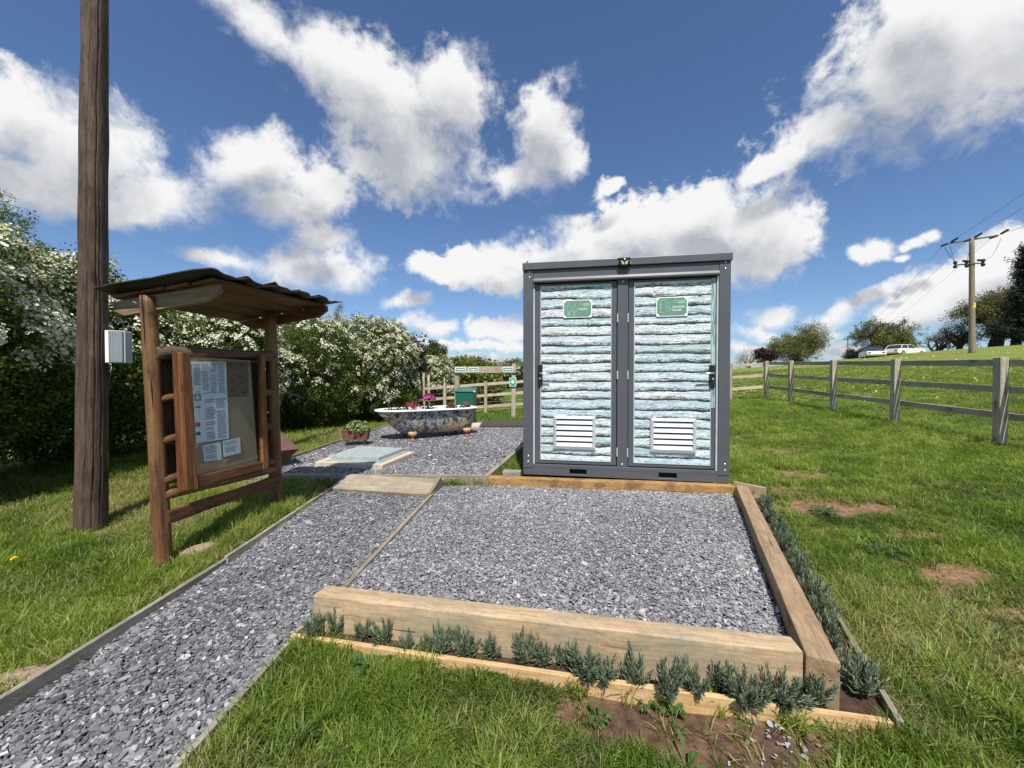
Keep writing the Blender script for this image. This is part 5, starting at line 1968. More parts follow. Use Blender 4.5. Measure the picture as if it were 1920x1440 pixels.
r_out = [[(x * .86 + .01, y * .6, .088) for (x, y, z) in tub_ring(0)]] + [tub_ring(t) for t in (0.0, .06, .18, .34, .5, .66, .82, .95, 1.0)]
loft(r_out, cap0=True).build('tub', MT['bath'], bt, BTM, smooth=True)
rim = []
zr = .505
for k in range(9):
    a = 2 * math.pi * k / 8
    rim.append([(x, y, z + .020 * math.sin(a)) for (x, y, z) in tub_ring(1.0, -.035 - .034 * math.cos(a) + .02, zr + .012)])
loft(rim, flip=True).build('rim', MT['white_enamel'], bt, BTM, smooth=True)
loft([tub_ring(1.0, .014, .52), tub_ring(1.0, .03, .47), tub_ring(1.0, .05, .42)], flip=True, cap1=True).build('inner_shell', MT['white_enamel'], bt, BTM, smooth=True)
s_ = MB(); ring_ = tub_ring(1.0, .045, .475)
s_.add(ring_ + [(0, 0, .49)], [(k, (k + 1) % 44, 44) for k in range(44)])
s_.build('soil', MT['soil'], bt, BTM)


def claw(x, y, side):
    mb = MB()
    prof = [(.0, .155, .052), (.010, .13, .066), (.016, .10, .058), (.012, .07, .034), (.008, .045, .024), (.010, .02, .034), (.012, .004, .040)]
    rings = []
    for (o_, z, r_) in prof:
        rings.append([(x + r_ * math.cos(a) * 1.25, y + side * o_ * 1.2 + r_ * .85 * math.sin(a), z - .012) for a in [2 * math.pi * k / 12 for k in range(12)]])
    f = loft(rings[:4], cap0=False)
    p_ = f.build('foot', MT['foot'], bt, BTM, smooth=True)
    g_ = loft(rings[3:], cap1=True)
    g_.build('claw', MT['foot_rust'], p_, BTM, smooth=True)


for (x, y, s) in ((-.42, -.235, -1), (.62, -.25, -1), (-.42, .235, 1), (.62, .25, 1)):
    claw(x, y, s)


def leaf_mass(c, rad, n, size, seed, up=.3, aspect=.6, shape=1.0):
    """separate little leaves filling a dome"""
    r = random.Random(seed)
    mb = MB()
    for _ in range(n):
        d = Vector((r.gauss(0, 1), r.gauss(0, 1), abs(r.gauss(0, 1)) * shape)).normalized()
        q_ = r.random() ** .4
        p_ = Vector((d.x * rad[0] * q_, d.y * rad[1] * q_, d.z * rad[2] * q_)) + Vector(c)
        nr = (d + Vector((0, 0, up)) + Vector((r.gauss(0, .5), r.gauss(0, .5), r.gauss(0, .5)))).normalized()
        t = nr.cross(Vector((r.gauss(0, 1), r.gauss(0, 1), r.gauss(0, 1)))).normalized(); s = nr.cross(t)
        L = size * r.uniform(.6, 1.3); w = L * aspect * .5
        mb.add([p_ - t * L * .5, p_ + s * w, p_ + t * L * .5 - nr * L * .1, p_ - s * w], [(0, 1, 2, 3)])
    return mb


def solid_leaf(name, a, b, transl=.25, rough=.5):
    m, N, out = new_mat(name)
    g_ = N.n('ShaderNodeNewGeometry').outputs['Random Per Island']
    c = N.mix(g_, a, b)
    bs = N.n('ShaderNodeBsdfPrincipled', {'Base Color': c, 'Roughness': rough})
    bs.inputs['Specular IOR Level'].default_value = .3
    t = N.n('ShaderNodeBsdfTranslucent', {'Color': c})
    mm = N.n('ShaderNodeMixShader', {0: transl})
    N.nt.links.new(bs.outputs[0], mm.inputs[1]); N.nt.links.new(t.outputs[0], mm.inputs[2])
    N.nt.links.new(mm.outputs[0], out.inputs[0])
    return m


MT['leaf_green'] = solid_leaf('mid_green_leaves', (0.030, 0.065, 0.014), (0.085, 0.14, 0.03))
MT['leaf_strawb'] = solid_leaf('bright_trough_leaves', (0.075, 0.13, 0.035), (0.24, 0.30, 0.11))
MT['leaf_weed'] = solid_leaf('weed_leaves', (0.045, 0.10, 0.02), (0.095, 0.17, 0.04))
MT['leaf_dock'] = solid_leaf('dark_weed_leaves', (0.03, 0.075, 0.022), (0.065, 0.125, 0.04))
MT['leaf_lav'] = solid_leaf('grey_green_lavender', (0.095, 0.130, 0.075), (0.235, 0.285, 0.180), .15, .7)
MT['stem'] = solid_leaf('green_brown_stems', (0.05, 0.055, 0.025), (0.09, 0.085, 0.045), 0)
MT['pet_pink'] = solid_leaf('magenta_petals', (0.28, 0.035, 0.15), (0.48, 0.10, 0.28))
MT['pet_red'] = solid_leaf('crimson_petals', (0.30, 0.02, 0.06), (0.50, 0.08, 0.14))
MT['leaf_bronze'] = solid_leaf('bronze_leaves', (0.05, 0.03, 0.02), (0.13, 0.09, 0.05))
MT['pet_white'] = solid_leaf('white_petals', (0.70, 0.68, 0.60), (0.80, 0.78, 0.72))


def bath_plant(lx, ly, label, rad, leafm, petm, npet, seed, lift=0.0, psize=.03):
    p_ = BTM @ Vector((lx, ly, .495))
    t = thing('flowering_plant', label, 'plant', p_, 'plants growing in the bathtub')
    leaf_mass(p_, rad, 130, .045, seed).build('foliage', leafm, t)
    if petm is not None:
        c = Vector(p_) + Vector((0, 0, rad[2] * .55 + lift))
        leaf_mass(c, (rad[0] * .8, rad[1] * .8, rad[2] * .75), npet, psize, seed + 1, aspect=.9).build('blossom', petm, t)
    if lift > .05:
        MB().tube([p_, Vector(p_) + Vector((.01, 0, rad[2] * .5 + lift))], .008, 5).build('stem', MT['stem'], t)
    return t


bath_plant(-.66, -.02, 'bronze low plant at the sloping end of the bathtub', (.22, .17, .13), MT['leaf_bronze'], None, 0, 1)
bath_plant(-.36, -.03, 'crimson flowered clump near the sloping end of the bathtub', (.20, .16, .13), MT['leaf_green'], MT['pet_red'], 300, 3)
bath_plant(-.02, .05, 'tall magenta flower head rising from the middle of the bathtub', (.17, .16, .16), MT['leaf_green'], MT['pet_pink'], 420, 5, .10, .045)
bath_plant(.50, .08, 'leafy green plant near the square end of the bathtub', (.16, .13, .20), MT['leaf_strawb'], None, 0, 7)
bath_plant(.36, -.08, 'small dull red clump in the bathtub beside the leafy green plant', (.12, .11, .10), MT['leaf_bronze'], MT['pet_red'], 60, 9)
bath_plant(.70, -.05, 'small red and white flowers at the square end of the bathtub', (.13, .11, .11), MT['leaf_green'], MT['pet_red'], 60, 11)

# ================================================================== RUST RED TROUGH
tc = gp(668, 831, .205)
tr = thing('trough_planter', 'small rust red trough planter on short legs left of the bathtub', 'planter', M=Matrix.Translation(tc) @ Matrix.Rotation(R(8), 4, 'Z'))
TM = wm(tr)
w0, d0, w1, d1_, h0, h1 = .185, .075, .205, .10, .055, .215
vs = [(-w0, -d0, h0), (w0, -d0, h0), (w0, d0, h0), (-w0, d0, h0), (-w1, -d1_, h1), (w1, -d1_, h1), (w1, d1_, h1), (-w1, d1_, h1)]
MB().hexa(vs).build('trough', MT['terracotta'], tr, TM, bevel=.006)
for (xa, ya, xb, yb_) in ((-w1 - .006, -d1_ - .006, w1 + .006, -d1_ + .010), (-w1 - .006, d1_ - .010, w1 + .006, d1_ + .006), (-w1 - .006, -d1_ + .011, -w1 + .010, d1_ - .011), (w1 - .010, -d1_ + .011, w1 + .006, d1_ - .011)):
    MB().span((xa, ya, h1 - .008), (xb, yb_, h1 + .012)).build('rim', MT['terracotta'], tr, TM, bevel=.003)
for (x, y) in ((-.14, -.05), (.14, -.05), (-.14, .05), (.14, .05)):
    MB().tube([(x, y, h0 + .01), (x * 1.02, y * 1.05, -.01)], .010, 6).build('leg', MT['rust'], tr, TM)
pl = thing('trough_plant', 'leafy strawberry like plants spilling over the rust red trough', 'plant', TM @ Vector((0, 0, .22)))
leaf_mass(TM @ Vector((.01, 0, .20)), (.24, .15, .19), 380, .055, 21, .4, .8).build('foliage', MT['leaf_strawb'], pl)
leaf_mass(TM @ Vector((.03, -.09, .17)), (.13, .06, .08), 60, .045, 22, .4, .8).build('foliage', MT['leaf_strawb'], pl)

# ================================================================== DRAIN COVER
dc = thing('drain_cover', 'grey steel inspection cover set on a pale concrete slab in the terrace', 'drain cover', gp(680, 858, .20))
zt_ = .235
sl = [Vector((p.x, p.y, zt_)) for p in SLAB]
MB().hexa([p - Vector((0, 0, .08)) for p in sl] + sl).build('slab', MT['concrete'], dc, bevel=.008)
cv = [gp(612, 864, .2365), gp(712, 868, .2365), gp(764, 847, .2365), gp(672, 842, .2365)]
MB().hexa(cv + [p + Vector((0, 0, .012)) for p in cv]).build('cover_frame', MT['galv'], dc, bevel=.003)
ctr = sum(cv, Vector()) / 4
cv2 = [ctr + (p - ctr) * .90 + Vector((0, 0, .0125)) for p in cv]
MB().hexa(cv2 + [p + Vector((0, 0, .045)) for p in cv2]).build('cover', MT['galv'], dc, bevel=.004)

# ================================================================== RUSTY HOPPER behind the notice board
hc = gp(535, 893, .185); hc = Vector((-2.96, 4.78, .18))
hp = thing('hopper_planter', 'rusty brown tapered metal box behind the far post of the notice board', 'planter', M=Matrix.Translation(hc) @ Matrix.Rotation(R(42), 4, 'Z'))
HM = wm(hp)
a_, b_ = .06, .226
MB().hexa([(-a_, -a_, 0), (a_, -a_, 0), (a_, a_, 0), (-a_, a_, 0), (-b_, -b_, .21), (b_, -b_, .21), (b_, b_, .21), (-b_, b_, .21)]).build('box', MT['rust'], hp, HM, bevel=.004)
MB().hexa([(-b_, -b_, .2115), (b_, -b_, .2115), (b_, b_, .2115), (-b_, b_, .2115), (-.06, -.06, .43), (.06, -.06, .43), (.06, .06, .43), (-.06, .06, .43)]).build('lid', MT['rust'], hp, HM, bevel=.004)

# ================================================================== GREEN BIN, MAT, SLAB
gbc = gp(872, 796, .19)
gb = thing('grit_bin', 'dark green plastic bin standing behind the end of the bathtub', 'bin', M=Matrix.Translation(Vector((gbc.x, gbc.y + .25, .185))) @ Matrix.Rotation(R(-4), 4, 'Z'))
GM = wm(gb)
vs = [(-.185, -.20, 0), (.185, -.20, 0), (.185, .20, 0), (-.185, .20, 0), (-.225, -.235, .76), (.225, -.235, .76), (.225, .235, .76), (-.225, .235, .76)]
MB().hexa(vs).build('body', MT['bin_green'], gb, GM, bevel=.015)
MB().hexa([(-.245, -.255, .762), (.245, -.255, .762), (.245, .255, .80), (-.245, .255, .80), (-.225, -.235, .815), (.225, -.235, .815), (.225, .235, .86), (-.225, .235, .86)]).build('lid', MT['bin_green'], gb, GM, bevel=.012)
MB().ball((.235, -.25, .77), .022, 8, 6).build('knob', MT['sign_white'], gb, GM, smooth=True)
for s in (-1, 1):
    MB().tube([(s * .19, .21, .03), (s * .21, .21, .03)], .05, 12).build('wheel', MT['black_plastic'], gb, GM)
o = MB().span((-1.02, 8.45, .15), (-.72, 9.1, .215)).build('paving_slab', MT['concrete'], bevel=.006)
tag(o, 'pale paving slab edge on the slate right of the green bin', 'slab')
mt_ = thing('door_mat', 'dark ribbed mat on a pale step at the far end of the terrace', 'mat', (-.05, 8.95, .2))
MB().span((-.68, 8.42, .15), (.55, 9.36, .212)).build('step_slab', MT['concrete'], mt_, bevel=.005)
MB().span((-.70, 8.40, .213), (.57, 9.38, .240)).build('mat', MT['rubber'], mt_, bevel=.004)
for k in range(14):
    y_ = 8.44 + k * .066
    MB().span((-.69, y_, .2405), (.56, y_ + .03, .249)).build('rib', MT['rubber'], mt_)

# ================================================================== SIGN FRAME at the back of the terrace
sp2 = gp(962, 789, .14); sp1 = Vector((gp(856, 789, .14).x, sp2.y + .1, .08))
sf = thing('sign_frame', 'grey timber sign frame of two posts and a cross board behind the terrace', 'sign frame', (sp1 + sp2) / 2)
Y2 = sp2.y; Y1 = sp1.y
board('post', Vector((sp2.x, Y2, -.1)), at(963.5, 682, Y2), .11, .10, MT['fence'], sf, (0, 1, 0), .006, .002)
board('post', Vector((sp1.x, Y1, -.1)), at(857, 690, Y1), .13, .12, MT['fence'], sf, (0, 1, 0), .006, .002)
board('cross_board', at(852.5, 693.5, Y1 - .085), at(968, 693, Y2 - .075), .035, .175, MT['fence'], sf, (0, 0, 1), .004, .002)
fa_ = at(852.5, 693.5, Y1 - .085); fb_ = at(968, 693, Y2 - .075)
FM = frame(fa_, fb_)
Lb = (fb_ - fa_).length


def sign_on(f, w, h, label, arrow):
    SM = FM @ Matrix.Translation((-Lb / 2 + Lb * f, -.019, .004))
    sg = plate('sign', rrect(w, h, .02, 3), 0, .004, MT['sign_white'], sf, SM)
    sg['label'] = label
    g = plate('sign_face', rrect(w - .03, h - .035, .022, 3), -.0042, .001, MT['sign_green'], sg, SM)
    mb = MB()
    zz = .0
    stroke(mb, [(-w * .36, zz), (w * .36, zz)], .022)
    if arrow < 0:
        stroke(mb, [(-.02, -.02), (0, -.04), (.02, -.02)], .012)
    mb.v = [(q_[0], -.0056, q_[2]) for q_ in mb.v]
    tag(mb.build('small_print', MT['sign_white'], sg, SM), kind='stuff')


sign_on(.095, .275, .125, 'leftmost green and white sign on the cross board', 0)
sign_on(.31, .275, .125, 'second green and white sign on the cross board', -1)
sign_on(.865, .275, .125, 'right hand green and white sign on the cross board', 0)
# assembly point sign
SM = Matrix.Translation(at(961.5, 716.5, Y2 - .075))
sg = plate('assembly_sign', rrect(.185, .235, .018, 3), 0, .006, MT['sign_white'], sf, SM)
sg['label'] = 'green assembly point sign on the right hand post'
plate('sign_face', rrect(.165, .215, .012, 3), -.0062, .001, MT['safety_green'], sg, SM)
mb = MB()
for (x_, z_, r_) in ((0, .045, .017), (-.032, .028, .013), (.032, .028, .013)):
    rr = ring((x_, z_), r_ / 2, r_, 10); mb.add(rr.v, rr.f)
stroke(mb, [(0, .026), (0, -.035)], .040); stroke(mb, [(-.032, .013), (-.032, -.022)], .022); stroke(mb, [(.032, .013), (.032, -.022)], .022)
for sx, sz in ((-1, 1), (1, 1), (-1, -1), (1, -1)):
    stroke(mb, [(sx * .070, sz * .090), (sx * .048, sz * .066)], .013)
    mb.add([(sx * .040, 0, sz * .056), (sx * .064, 0, sz * .062), (sx * .046, 0, sz * .082)], [(0, 1, 2)])
mb.v = [(q_[0], -.0078, q_[2]) for q_ in mb.v]
tag(mb.build('pictogram', MT['sign_white'], sg, SM), kind='stuff')


# ================================================================== FENCES
rf = thing('post_and_rail_fence', 'weathered grey post and rail fence running along the right of the lawn', 'fence', (7, 7, .4))
FX = lambda y: 5.795 + .1866 * y
FY = [1.75, 3.52, 5.34, 7.16, 8.92, 10.76, 12.2]
ptop = lambda y: (at(1877, 670, 5.34).z + (at(1437, 677, 12.2).z - at(1877, 670, 5.34).z) * (y - 5.34) / 6.86)
fdir = Vector((.1866, 1, 0)).normalized(); fn = Vector((-fdir.y, fdir.x, 0))
for y in FY:
    g_ = gz(FX(y), y)
    o = board('post', Vector((FX(y), y, g_ - .25)), Vector((FX(y) + random.uniform(-.015, .015), y + random.uniform(-.015, .015), ptop(y))), .10, .105, MT['fence'], rf, fdir, .007, .002)
HR = (.075, .445, .815)
for i in range(len(FY) - 1):
    ya, yb_ = FY[i], FY[i + 1]
    for k, hr in enumerate(HR):
        a = Vector((FX(ya), ya, ptop(ya) - hr)) - fn * .070; b = Vector((FX(yb_), yb_, ptop(yb_) - hr)) - fn * .070
        d = (b - a).normalized()
        board('rail', a + d * .003, b - d * .003, .036, .092, MT['fence'], rf, (0, 0, 1), .004, .003)
# stock netting on the field side
mb = MB()
A = Vector((FX(2.2), 2.2, 0)) - fn * .092; B = Vector((FX(12.2), 12.2, 0)) - fn * .092
for k in range(8):
    pts = []
    for j in range(24):
        p = A.lerp(B, j / 23); p.z = ptop(p.y) - .16 - k * .13
        pts.append(p)
    mb.tube(pts, .0011, 3, cap=False)
for j in range(66):
    p = A.lerp(B, j / 65)
    mb.tube([(p.x, p.y, ptop(p.y) - .16), (p.x, p.y, ptop(p.y) - 1.07)], .0010, 3, cap=False)
tag(mb.build('wire_netting', MT['netting'], rf), kind='stuff')

bf = thing('post_and_rail_fence', 'pale post and rail fence crossing the field behind the bathtub and toilet block', 'fence', (2, 12.5, .2))
BA_ = Vector((-3.6, 12.8, at(762, 727.5, 12.8).z - .03)); BB_ = Vector((FX(12.2), 12.2, at(1437, 679, 12.2).z))
bx = [-3.45, -2.22, -.87, .75, 2.4, 4.05, 5.7, 6.95]
bz = lambda x: BA_.z + (BB_.z - BA_.z) * (x - BA_.x) / (BB_.x - BA_.x)
by = lambda x: BA_.y + (BB_.y - BA_.y) * (x - BA_.x) / (BB_.x - BA_.x)
for x in bx:
    board('post', Vector((x, by(x), gz(x, by(x)) - .2)), Vector((x + random.uniform(-.01, .01), by(x), bz(x) + .05)), .10, .10, MT['fence'], bf, (0, 1, 0), .006, .002)
ends = bx + [FX(12.2) - .06]
for i in range(len(ends) - 1):
    xa, xb = ends[i], ends[i + 1]
    for hr in (.045, .415, .785):
        board('rail', (xa + .002, by(xa) + .069, bz(xa) - hr), (xb - .002, by(xb) + .069, bz(xb) - hr), .036, .09, MT['fence_pale'], bf, (0, 0, 1), .004, .003)
mb = MB()
for k in range(7):
    mb.tube([(x, by(x) + .092, bz(x) - .12 - k * .13) for x in np.linspace(-3.4, 7.9, 16)], .0012, 3, cap=False)
for x in np.linspace(-3.4, 7.9, 60):
    mb.tube([(x, by(x) + .092, bz(x) - .12), (x, by(x) + .092, bz(x) - .92)], .0011, 3, cap=False)
tag(mb.build('wire_netting', MT['netting'], bf), kind='stuff')


# ================================================================== HAWTHORN HEDGE
def shell(n, c, rad, h, seed, pw=2.5, rough=.30, zb=None, inner=.55, fr=1.15):
    """points through the outer part of a bumpy bush: returns points, outward dirs, depth 0 (inside)..1 (outside)"""
    rg = np.random.default_rng(seed)
    d = rg.normal(size=(n, 3))
    d[:, 2] = d[:, 2] * 1.0 + .12
    d /= np.linalg.norm(d, axis=1)[:, None]
    zc = h * .50
    q = (np.abs(d[:, 0] / rad[0]) ** pw + np.abs(d[:, 1] / rad[1]) ** pw + np.abs(d[:, 2] / (h * .5)) ** pw) ** (-1 / pw)
    nz = fbm(d[:, 0] * fr * 2 + c[0] * 1.7 + 50, d[:, 1] * fr * 2 + c[1] * 1.7 + 50, d[:, 2] * fr * 2 + 50, seed, 4)
    nz2 = fbm(d[:, 0] * 7 + 80, d[:, 1] * 7 + 80, d[:, 2] * 7 + 80, seed + 3, 3)
    q = q * (1 + rough * 2 * (nz - .5) + .34 * (nz2 - .5))
    dep = inner + (1.03 - inner) * rg.random(n) ** .55
    P = d * (q * dep)[:, None]
    P[:, 2] += zc
    low = np.clip(1 - P[:, 2] / (h * .35), 0, 1)
    P[:, :2] *= (1 - .16 * low)[:, None]
    P += np.array(c)
    return P, d, dep


def stems(mb, base, n, h, spread, r, rg, n_seg=5):
    for _ in range(n):
        a = rg.uniform(0, 6.283)
        p = Vector(base) + Vector((math.cos(a), math.sin(a), 0)) * rg.uniform(0, spread * .5)
        d = Vector((math.cos(a) * rg.uniform(.05, .5), math.sin(a) * rg.uniform(.05, .5), 1)).normalized()
        pts = [p.copy()]; rr = [r * rg.uniform(.6, 1.2)]
        for k in range(n_seg):
            d = (d + Vector((rg.gauss(0, .16), rg.gauss(0, .16), rg.gauss(.02, .1)))).normalized()
            p = p + d * h / n_seg
            pts.append(p.copy()); rr.append(rr[0] * (1 - .8 * (k + 1) / n_seg))
        mb.tube(pts, rr, 5)


def bush(label, c, rad, h, n, seed, nb, bl_thr, coll='haw_leaf', bcoll='haw_blossom', group='hawthorn bushes of the flowering hedge', ls=1.0, shoots=14, tint0=0.0, name='hawthorn_bush', cat='bush', rough=.3, bs=1.0):
    rg = np.random.default_rng(seed); r = random.Random(seed)
    c = (c[0], c[1], gz(c[0], c[1]))
    t = thing(name, label, cat, c, group)
    P, d, dep = shell(n, c, rad, h, seed, rough=rough)
    k = P[:, 2] > c[2] + .04
    # leaner low down so that the dark inside shows
    relz = (P[:, 2] - c[2]) / h
    k &= rg.random(n) < np.clip(.60 + relz * 1.3, 0, 1)
    P, d, dep = P[k], d[k], dep[k]
    # shoots standing out of the outline
    sp = []; mb = MB()
    for _ in range(shoots):
        j = r.randrange(len(P))
        tries = 0
        while (P[j, 2] - c[2] < h * .72 or dep[j] < .9) and tries < 400:
            j = r.randrange(len(P)); tries += 1
        p = Vector(P[j]); dv = Vector((d[j, 0] * .6 + r.gauss(0, .25), d[j, 1] * .6 + r.gauss(0, .25), 1.0)).normalized()
        L = r.uniform(.18, .5) * (1.5 if h > 2.9 else 1.0 if h > 1.5 else .6)
        pts = [p + dv * (L * q_ / 4) + Vector((r.gauss(0, .012), r.gauss(0, .012), 0)) for q_ in range(5)]
        mb.tube(pts, [.006, .005, .004, .003, .002], 4)
        for q_ in range(int(L / .026)):
            sp.append(p + dv * (L * r.random()) + Vector((r.gauss(0, .035), r.gauss(0, .035), r.gauss(0, .02))))
    nS = len(sp)
    allP = np.concatenate([P, np.array([tuple(q_) for q_ in sp])]) if nS else P
    m = len(allP)
    tint = np.clip(.45 + tint0 + rg.normal(0, .2, m) + (fbm(allP[:, 0] * 2, allP[:, 1] * 2, allP[:, 2] * 2, 5, 3) - .5) * 1.1, 0, 1)
    sc = ls * np.exp(rg.normal(0, .22, m))
    sc[len(P):] *= .56
    rot = rg.uniform(0, 6.283, (m, 3)); rot[:, :2] = rg.normal(0, .5, (m, 2))
    scatter('foliage', coll, allP, rot, sc, tint, t)
    stems(mb, c, 26, h * .8, min(rad[0], rad[1]), .022, r)
    mb.build('stems', MT['notice_grey'], t)
    if nb:
        B, bd, _ = shell(nb * 5, c, (rad[0] * 1.01, rad[1] * 1.01), h * 1.005, seed, rough=rough, inner=.93)
        rz = (B[:, 2] - c[2]) / h
        pat = fbm(B[:, 0] * 1.5, B[:, 1] * 1.5, B[:, 2] * 2.4, 23, 4)
        sc_ = pat + np.clip((rz - .42) * .55, -.3, .17)
        k = (sc_ > bl_thr) & (rz > .22)
        B, bd = B[k][:nb], bd[k][:nb]
        if len(B):
            v = bd * .7 + np.array([0, 0, .75]); v /= np.linalg.norm(v, axis=1)[:, None]
            rot = np.stack([np.arccos(np.clip(v[:, 2], -1, 1)) * 0, np.arccos(np.clip(v[:, 2], -1, 1)), np.arctan2(v[:, 1], v[:, 0])], 1)
            rot += rg.normal(0, .25, rot.shape)
            scatter('blossom', bcoll, B, rot, bs * np.exp(rg.normal(0, .3, len(B))), np.clip(rg.normal(.55, .25, len(B)), 0, 1), t)
    return t


bush('large hawthorn with white blossom at the left edge, left of the telegraph pole', (-6.35, 3.7), (1.45, 1.35), 3.02, 9000, 101, 2600, .535, shoots=46, bs=1.3, tint0=.08)
bush('tall hawthorn behind the telegraph pole and the grey meter box', (-6.35, 5.6), (1.15, 1.3), 2.80, 7500, 102, 1100, .55, shoots=30, bs=1.2, tint0=.05)
bush('hawthorn thick with blossom behind the notice board roof', (-5.75, 7.35), (1.35, 1.25), 2.42, 7500, 103, 1700, .50)
bush('leafy green hawthorn right of the notice board with few flowers', (-5.05, 9.1), (1.35, 1.35), 2.55, 7500, 104, 700, .585, shoots=26, tint0=.12)
bush('hawthorn white with blossom behind the bathtub', (-4.15, 10.9), (1.4, 1.25), 2.80, 7500, 105, 2300, .46, shoots=24, bs=.9)
bush('low hawthorn at the right hand end of the hedge by the sapling', (-3.05, 13.9), (1.0, 1.0), 2.05, 4200, 106, 800, .52, shoots=14, tint0=.1)
bush('yellow green rounded bush behind the left end of the pale fence', (-2.0, 16.6), (1.35, 1.1), 1.75, 2600, 107, 160, .60, coll='lime_leaf', group=None, ls=.9, shoots=10, name='green_bush')
for i, (x, y, w, h, lab) in enumerate(((-3.0, 25.0, 1.5, 1.75, 'far hedge bush beyond the pale fence, under the left end of the cross board'), (-.9, 25.2, 1.5, 1.6, 'far hedge bush beyond the pale fence, under the middle of the cross board'),
                                     (1.1, 25.0, 1.6, 1.65, 'far hedge bush beyond the pale fence, right of the assembly sign'))):
    bush(lab, (x, y), (w, .9), h, 1500, 120 + i, 700, .47, coll='haw_far', group='far hedge bushes beyond the pale fence', ls=.8, shoots=6, rough=.12, bs=1.1)


# ================================================================== TREES
def grow(mb, p, d, L, r, lev, maxlev, rg, tips, nch, spread, up=.12, gn=4):
    n = 5 if lev == 0 else 4
    pts = [p.copy()]; rr = [r]
    for k in range(n):
        d = (d + Vector((rg.gauss(0, gn * .03), rg.gauss(0, gn * .03), rg.gauss(up * .3, .05)))).normalized()
        p = p + d * (L / n)
        pts.append(p.copy()); rr.append(r * (1 - .45 * (k + 1) / n))
    mb.tube(pts, rr, 7 if lev == 0 else (5 if lev < 2 else 3), cap=(lev == 0))
    if lev >= maxlev:
        tips.append((pts[-1], d)); tips.append((pts[len(pts) // 2], d))
        return
    for c in range(nch[lev]):
        f = rg.uniform(.35, 1.0) if lev else rg.uniform(.55, 1.0)
        j = min(len(pts) - 1, int(f * (len(pts) - 1)) + 1)
        a = 6.283 * (c + rg.uniform(-.3, .3)) / nch[lev]
        t = d.orthogonal().normalized()
        t = (Quaternion(d, a) @ t)
        nd = (d * rg.uniform(.35, .8) + t * spread * rg.uniform(.7, 1.2) + Vector((0, 0, up))).normalized()
        grow(mb, pts[j].copy(), nd, L * rg.uniform(.58, .80), rr[j] * .62, lev + 1, maxlev, rg, tips, nch, spread, up, gn)


def tree(name, label, cat, u, Y, vtop, wpx, leaf, nleaf, seed, nch=(6, 5, 4), spread=.9, trunk=.28, vbase=None, bark='twig_bark', ls=1.0, group=None, up=.12, jitter=.35, dens=1.0, rscale=1.0, twigs=0, low=.0):
    rg = random.Random(seed); rn = np.random.default_rng(seed)
    top = at(u, vtop, Y)
    base = Vector((top.x, Y, gz(top.x, Y)))
    if vbase is not None:
        base.z = min(base.z, at(u, vbase, Y).z)
    H = top.z - base.z
    Wd = wpx * .95 / FPX * Y
    mb = MB(); tips = []
    grow(mb, Vector((0, 0, 0)), Vector((rg.gauss(0, .05), rg.gauss(0, .05), 1)).normalized(), trunk, .045 * rscale, 0, len(nch), rg, tips, nch, spread, up)
    V = np.array(mb.v); T = np.array([tuple(t[0]) for t in tips])
    zmax = np.percentile(T[:, 2], 99.5); wx = np.percentile(np.abs(T[:, 0]), 97) * 2; wy = np.percentile(np.abs(T[:, 1]), 97) * 2
    sc = np.array([Wd / wx, Wd / wy, H / zmax])
    V = V * sc + np.array(base); T = T * sc + np.array(base)
    mb.v = [tuple(q_) for q_ in V]
    t = thing(name, label, cat, base, group)
    mb.build('trunk', MT[bark], t)
    if nleaf:
        idx = rn.integers(0, len(T), nleaf)
        P = T[idx] + rn.normal(0, 1, (nleaf, 3)) * np.array([Wd, Wd, H]) * .035 * jitter / .35
        keep = P[:, 2] > base.z + H * low
        P = P[keep]
        n = len(P)
        tint = np.clip(.5 + rn.normal(0, .22, n) + (fbm(P[:, 0] * .5, P[:, 1] * .5, P[:, 2] * .5, seed, 3) - .5) * .9, 0, 1)
        scatter('crown', leaf, P, rn.uniform(0, 6.283, (n, 3)), ls * np.exp(rn.normal(0, .25, n)), tint, t)
    if twigs:
        idx = rn.integers(0, len(T), twigs)
        P = T[idx] + rn.normal(0, 1, (twigs, 3)) * np.array([Wd, Wd, H]) * .03
        scatter('twigs', 'twig_grey', P, rn.uniform(0, 6.283, (twigs, 3)), ls * np.exp(rn.normal(0, .2, twigs)), rn.random(twigs), t)
    return t


MT['twig_bark'] = plain('grey_brown_bark', (0.105, 0.088, 0.068), 0.9, 0, 0.25, 3)
MT['dark_bark'] = plain('dark_bark', (0.045, 0.037, 0.028), 0.9, 0, 0.25, 3)
MT['pale_bark'] = plain('pale_grey_bark', (0.26, 0.225, 0.18), 0.9, 0, 0.25, 3)
tree('bare_tree', 'pale bare tree just right of the toilet block on the skyline', 'tree', 1406, 66, 648, 62, None, 0, 201, (6, 5, 5, 4), .95, .22, 706, ls=1.2, bark='pale_bark')
tree('purple_tree', 'dark purple leaved small tree beside the olive tree on the skyline', 'tree', 1438, 58, 656, 42, 'red_leaf', 420, 202, (7, 5), .9, .2, 700, 'dark_bark', .95)
tree('olive_tree', 'rounded olive green tree on the skyline behind the fence', 'tree', 1500, 60, 614, 88, 'willow_leaf', 1900, 203, (7, 5, 4), .85, .18, 700, 'twig_bark', .95, jitter=.5)
tree('oak_tree', 'spreading oak with visible limbs and thin leaves behind the parked cars', 'tree', 1658, 64, 598, 92, 'oak_leaf', 1150, 204, (7, 6, 5), 1.0, .26, 690, 'dark_bark', .72, jitter=.22)
tree('lime_green_tree', 'yellow green young tree in front of the oak above the white car', 'tree', 1676, 58, 631, 48, 'lime_leaf', 700, 205, (6, 5), .8, .2, 685, 'twig_bark', 1.5, jitter=.5)
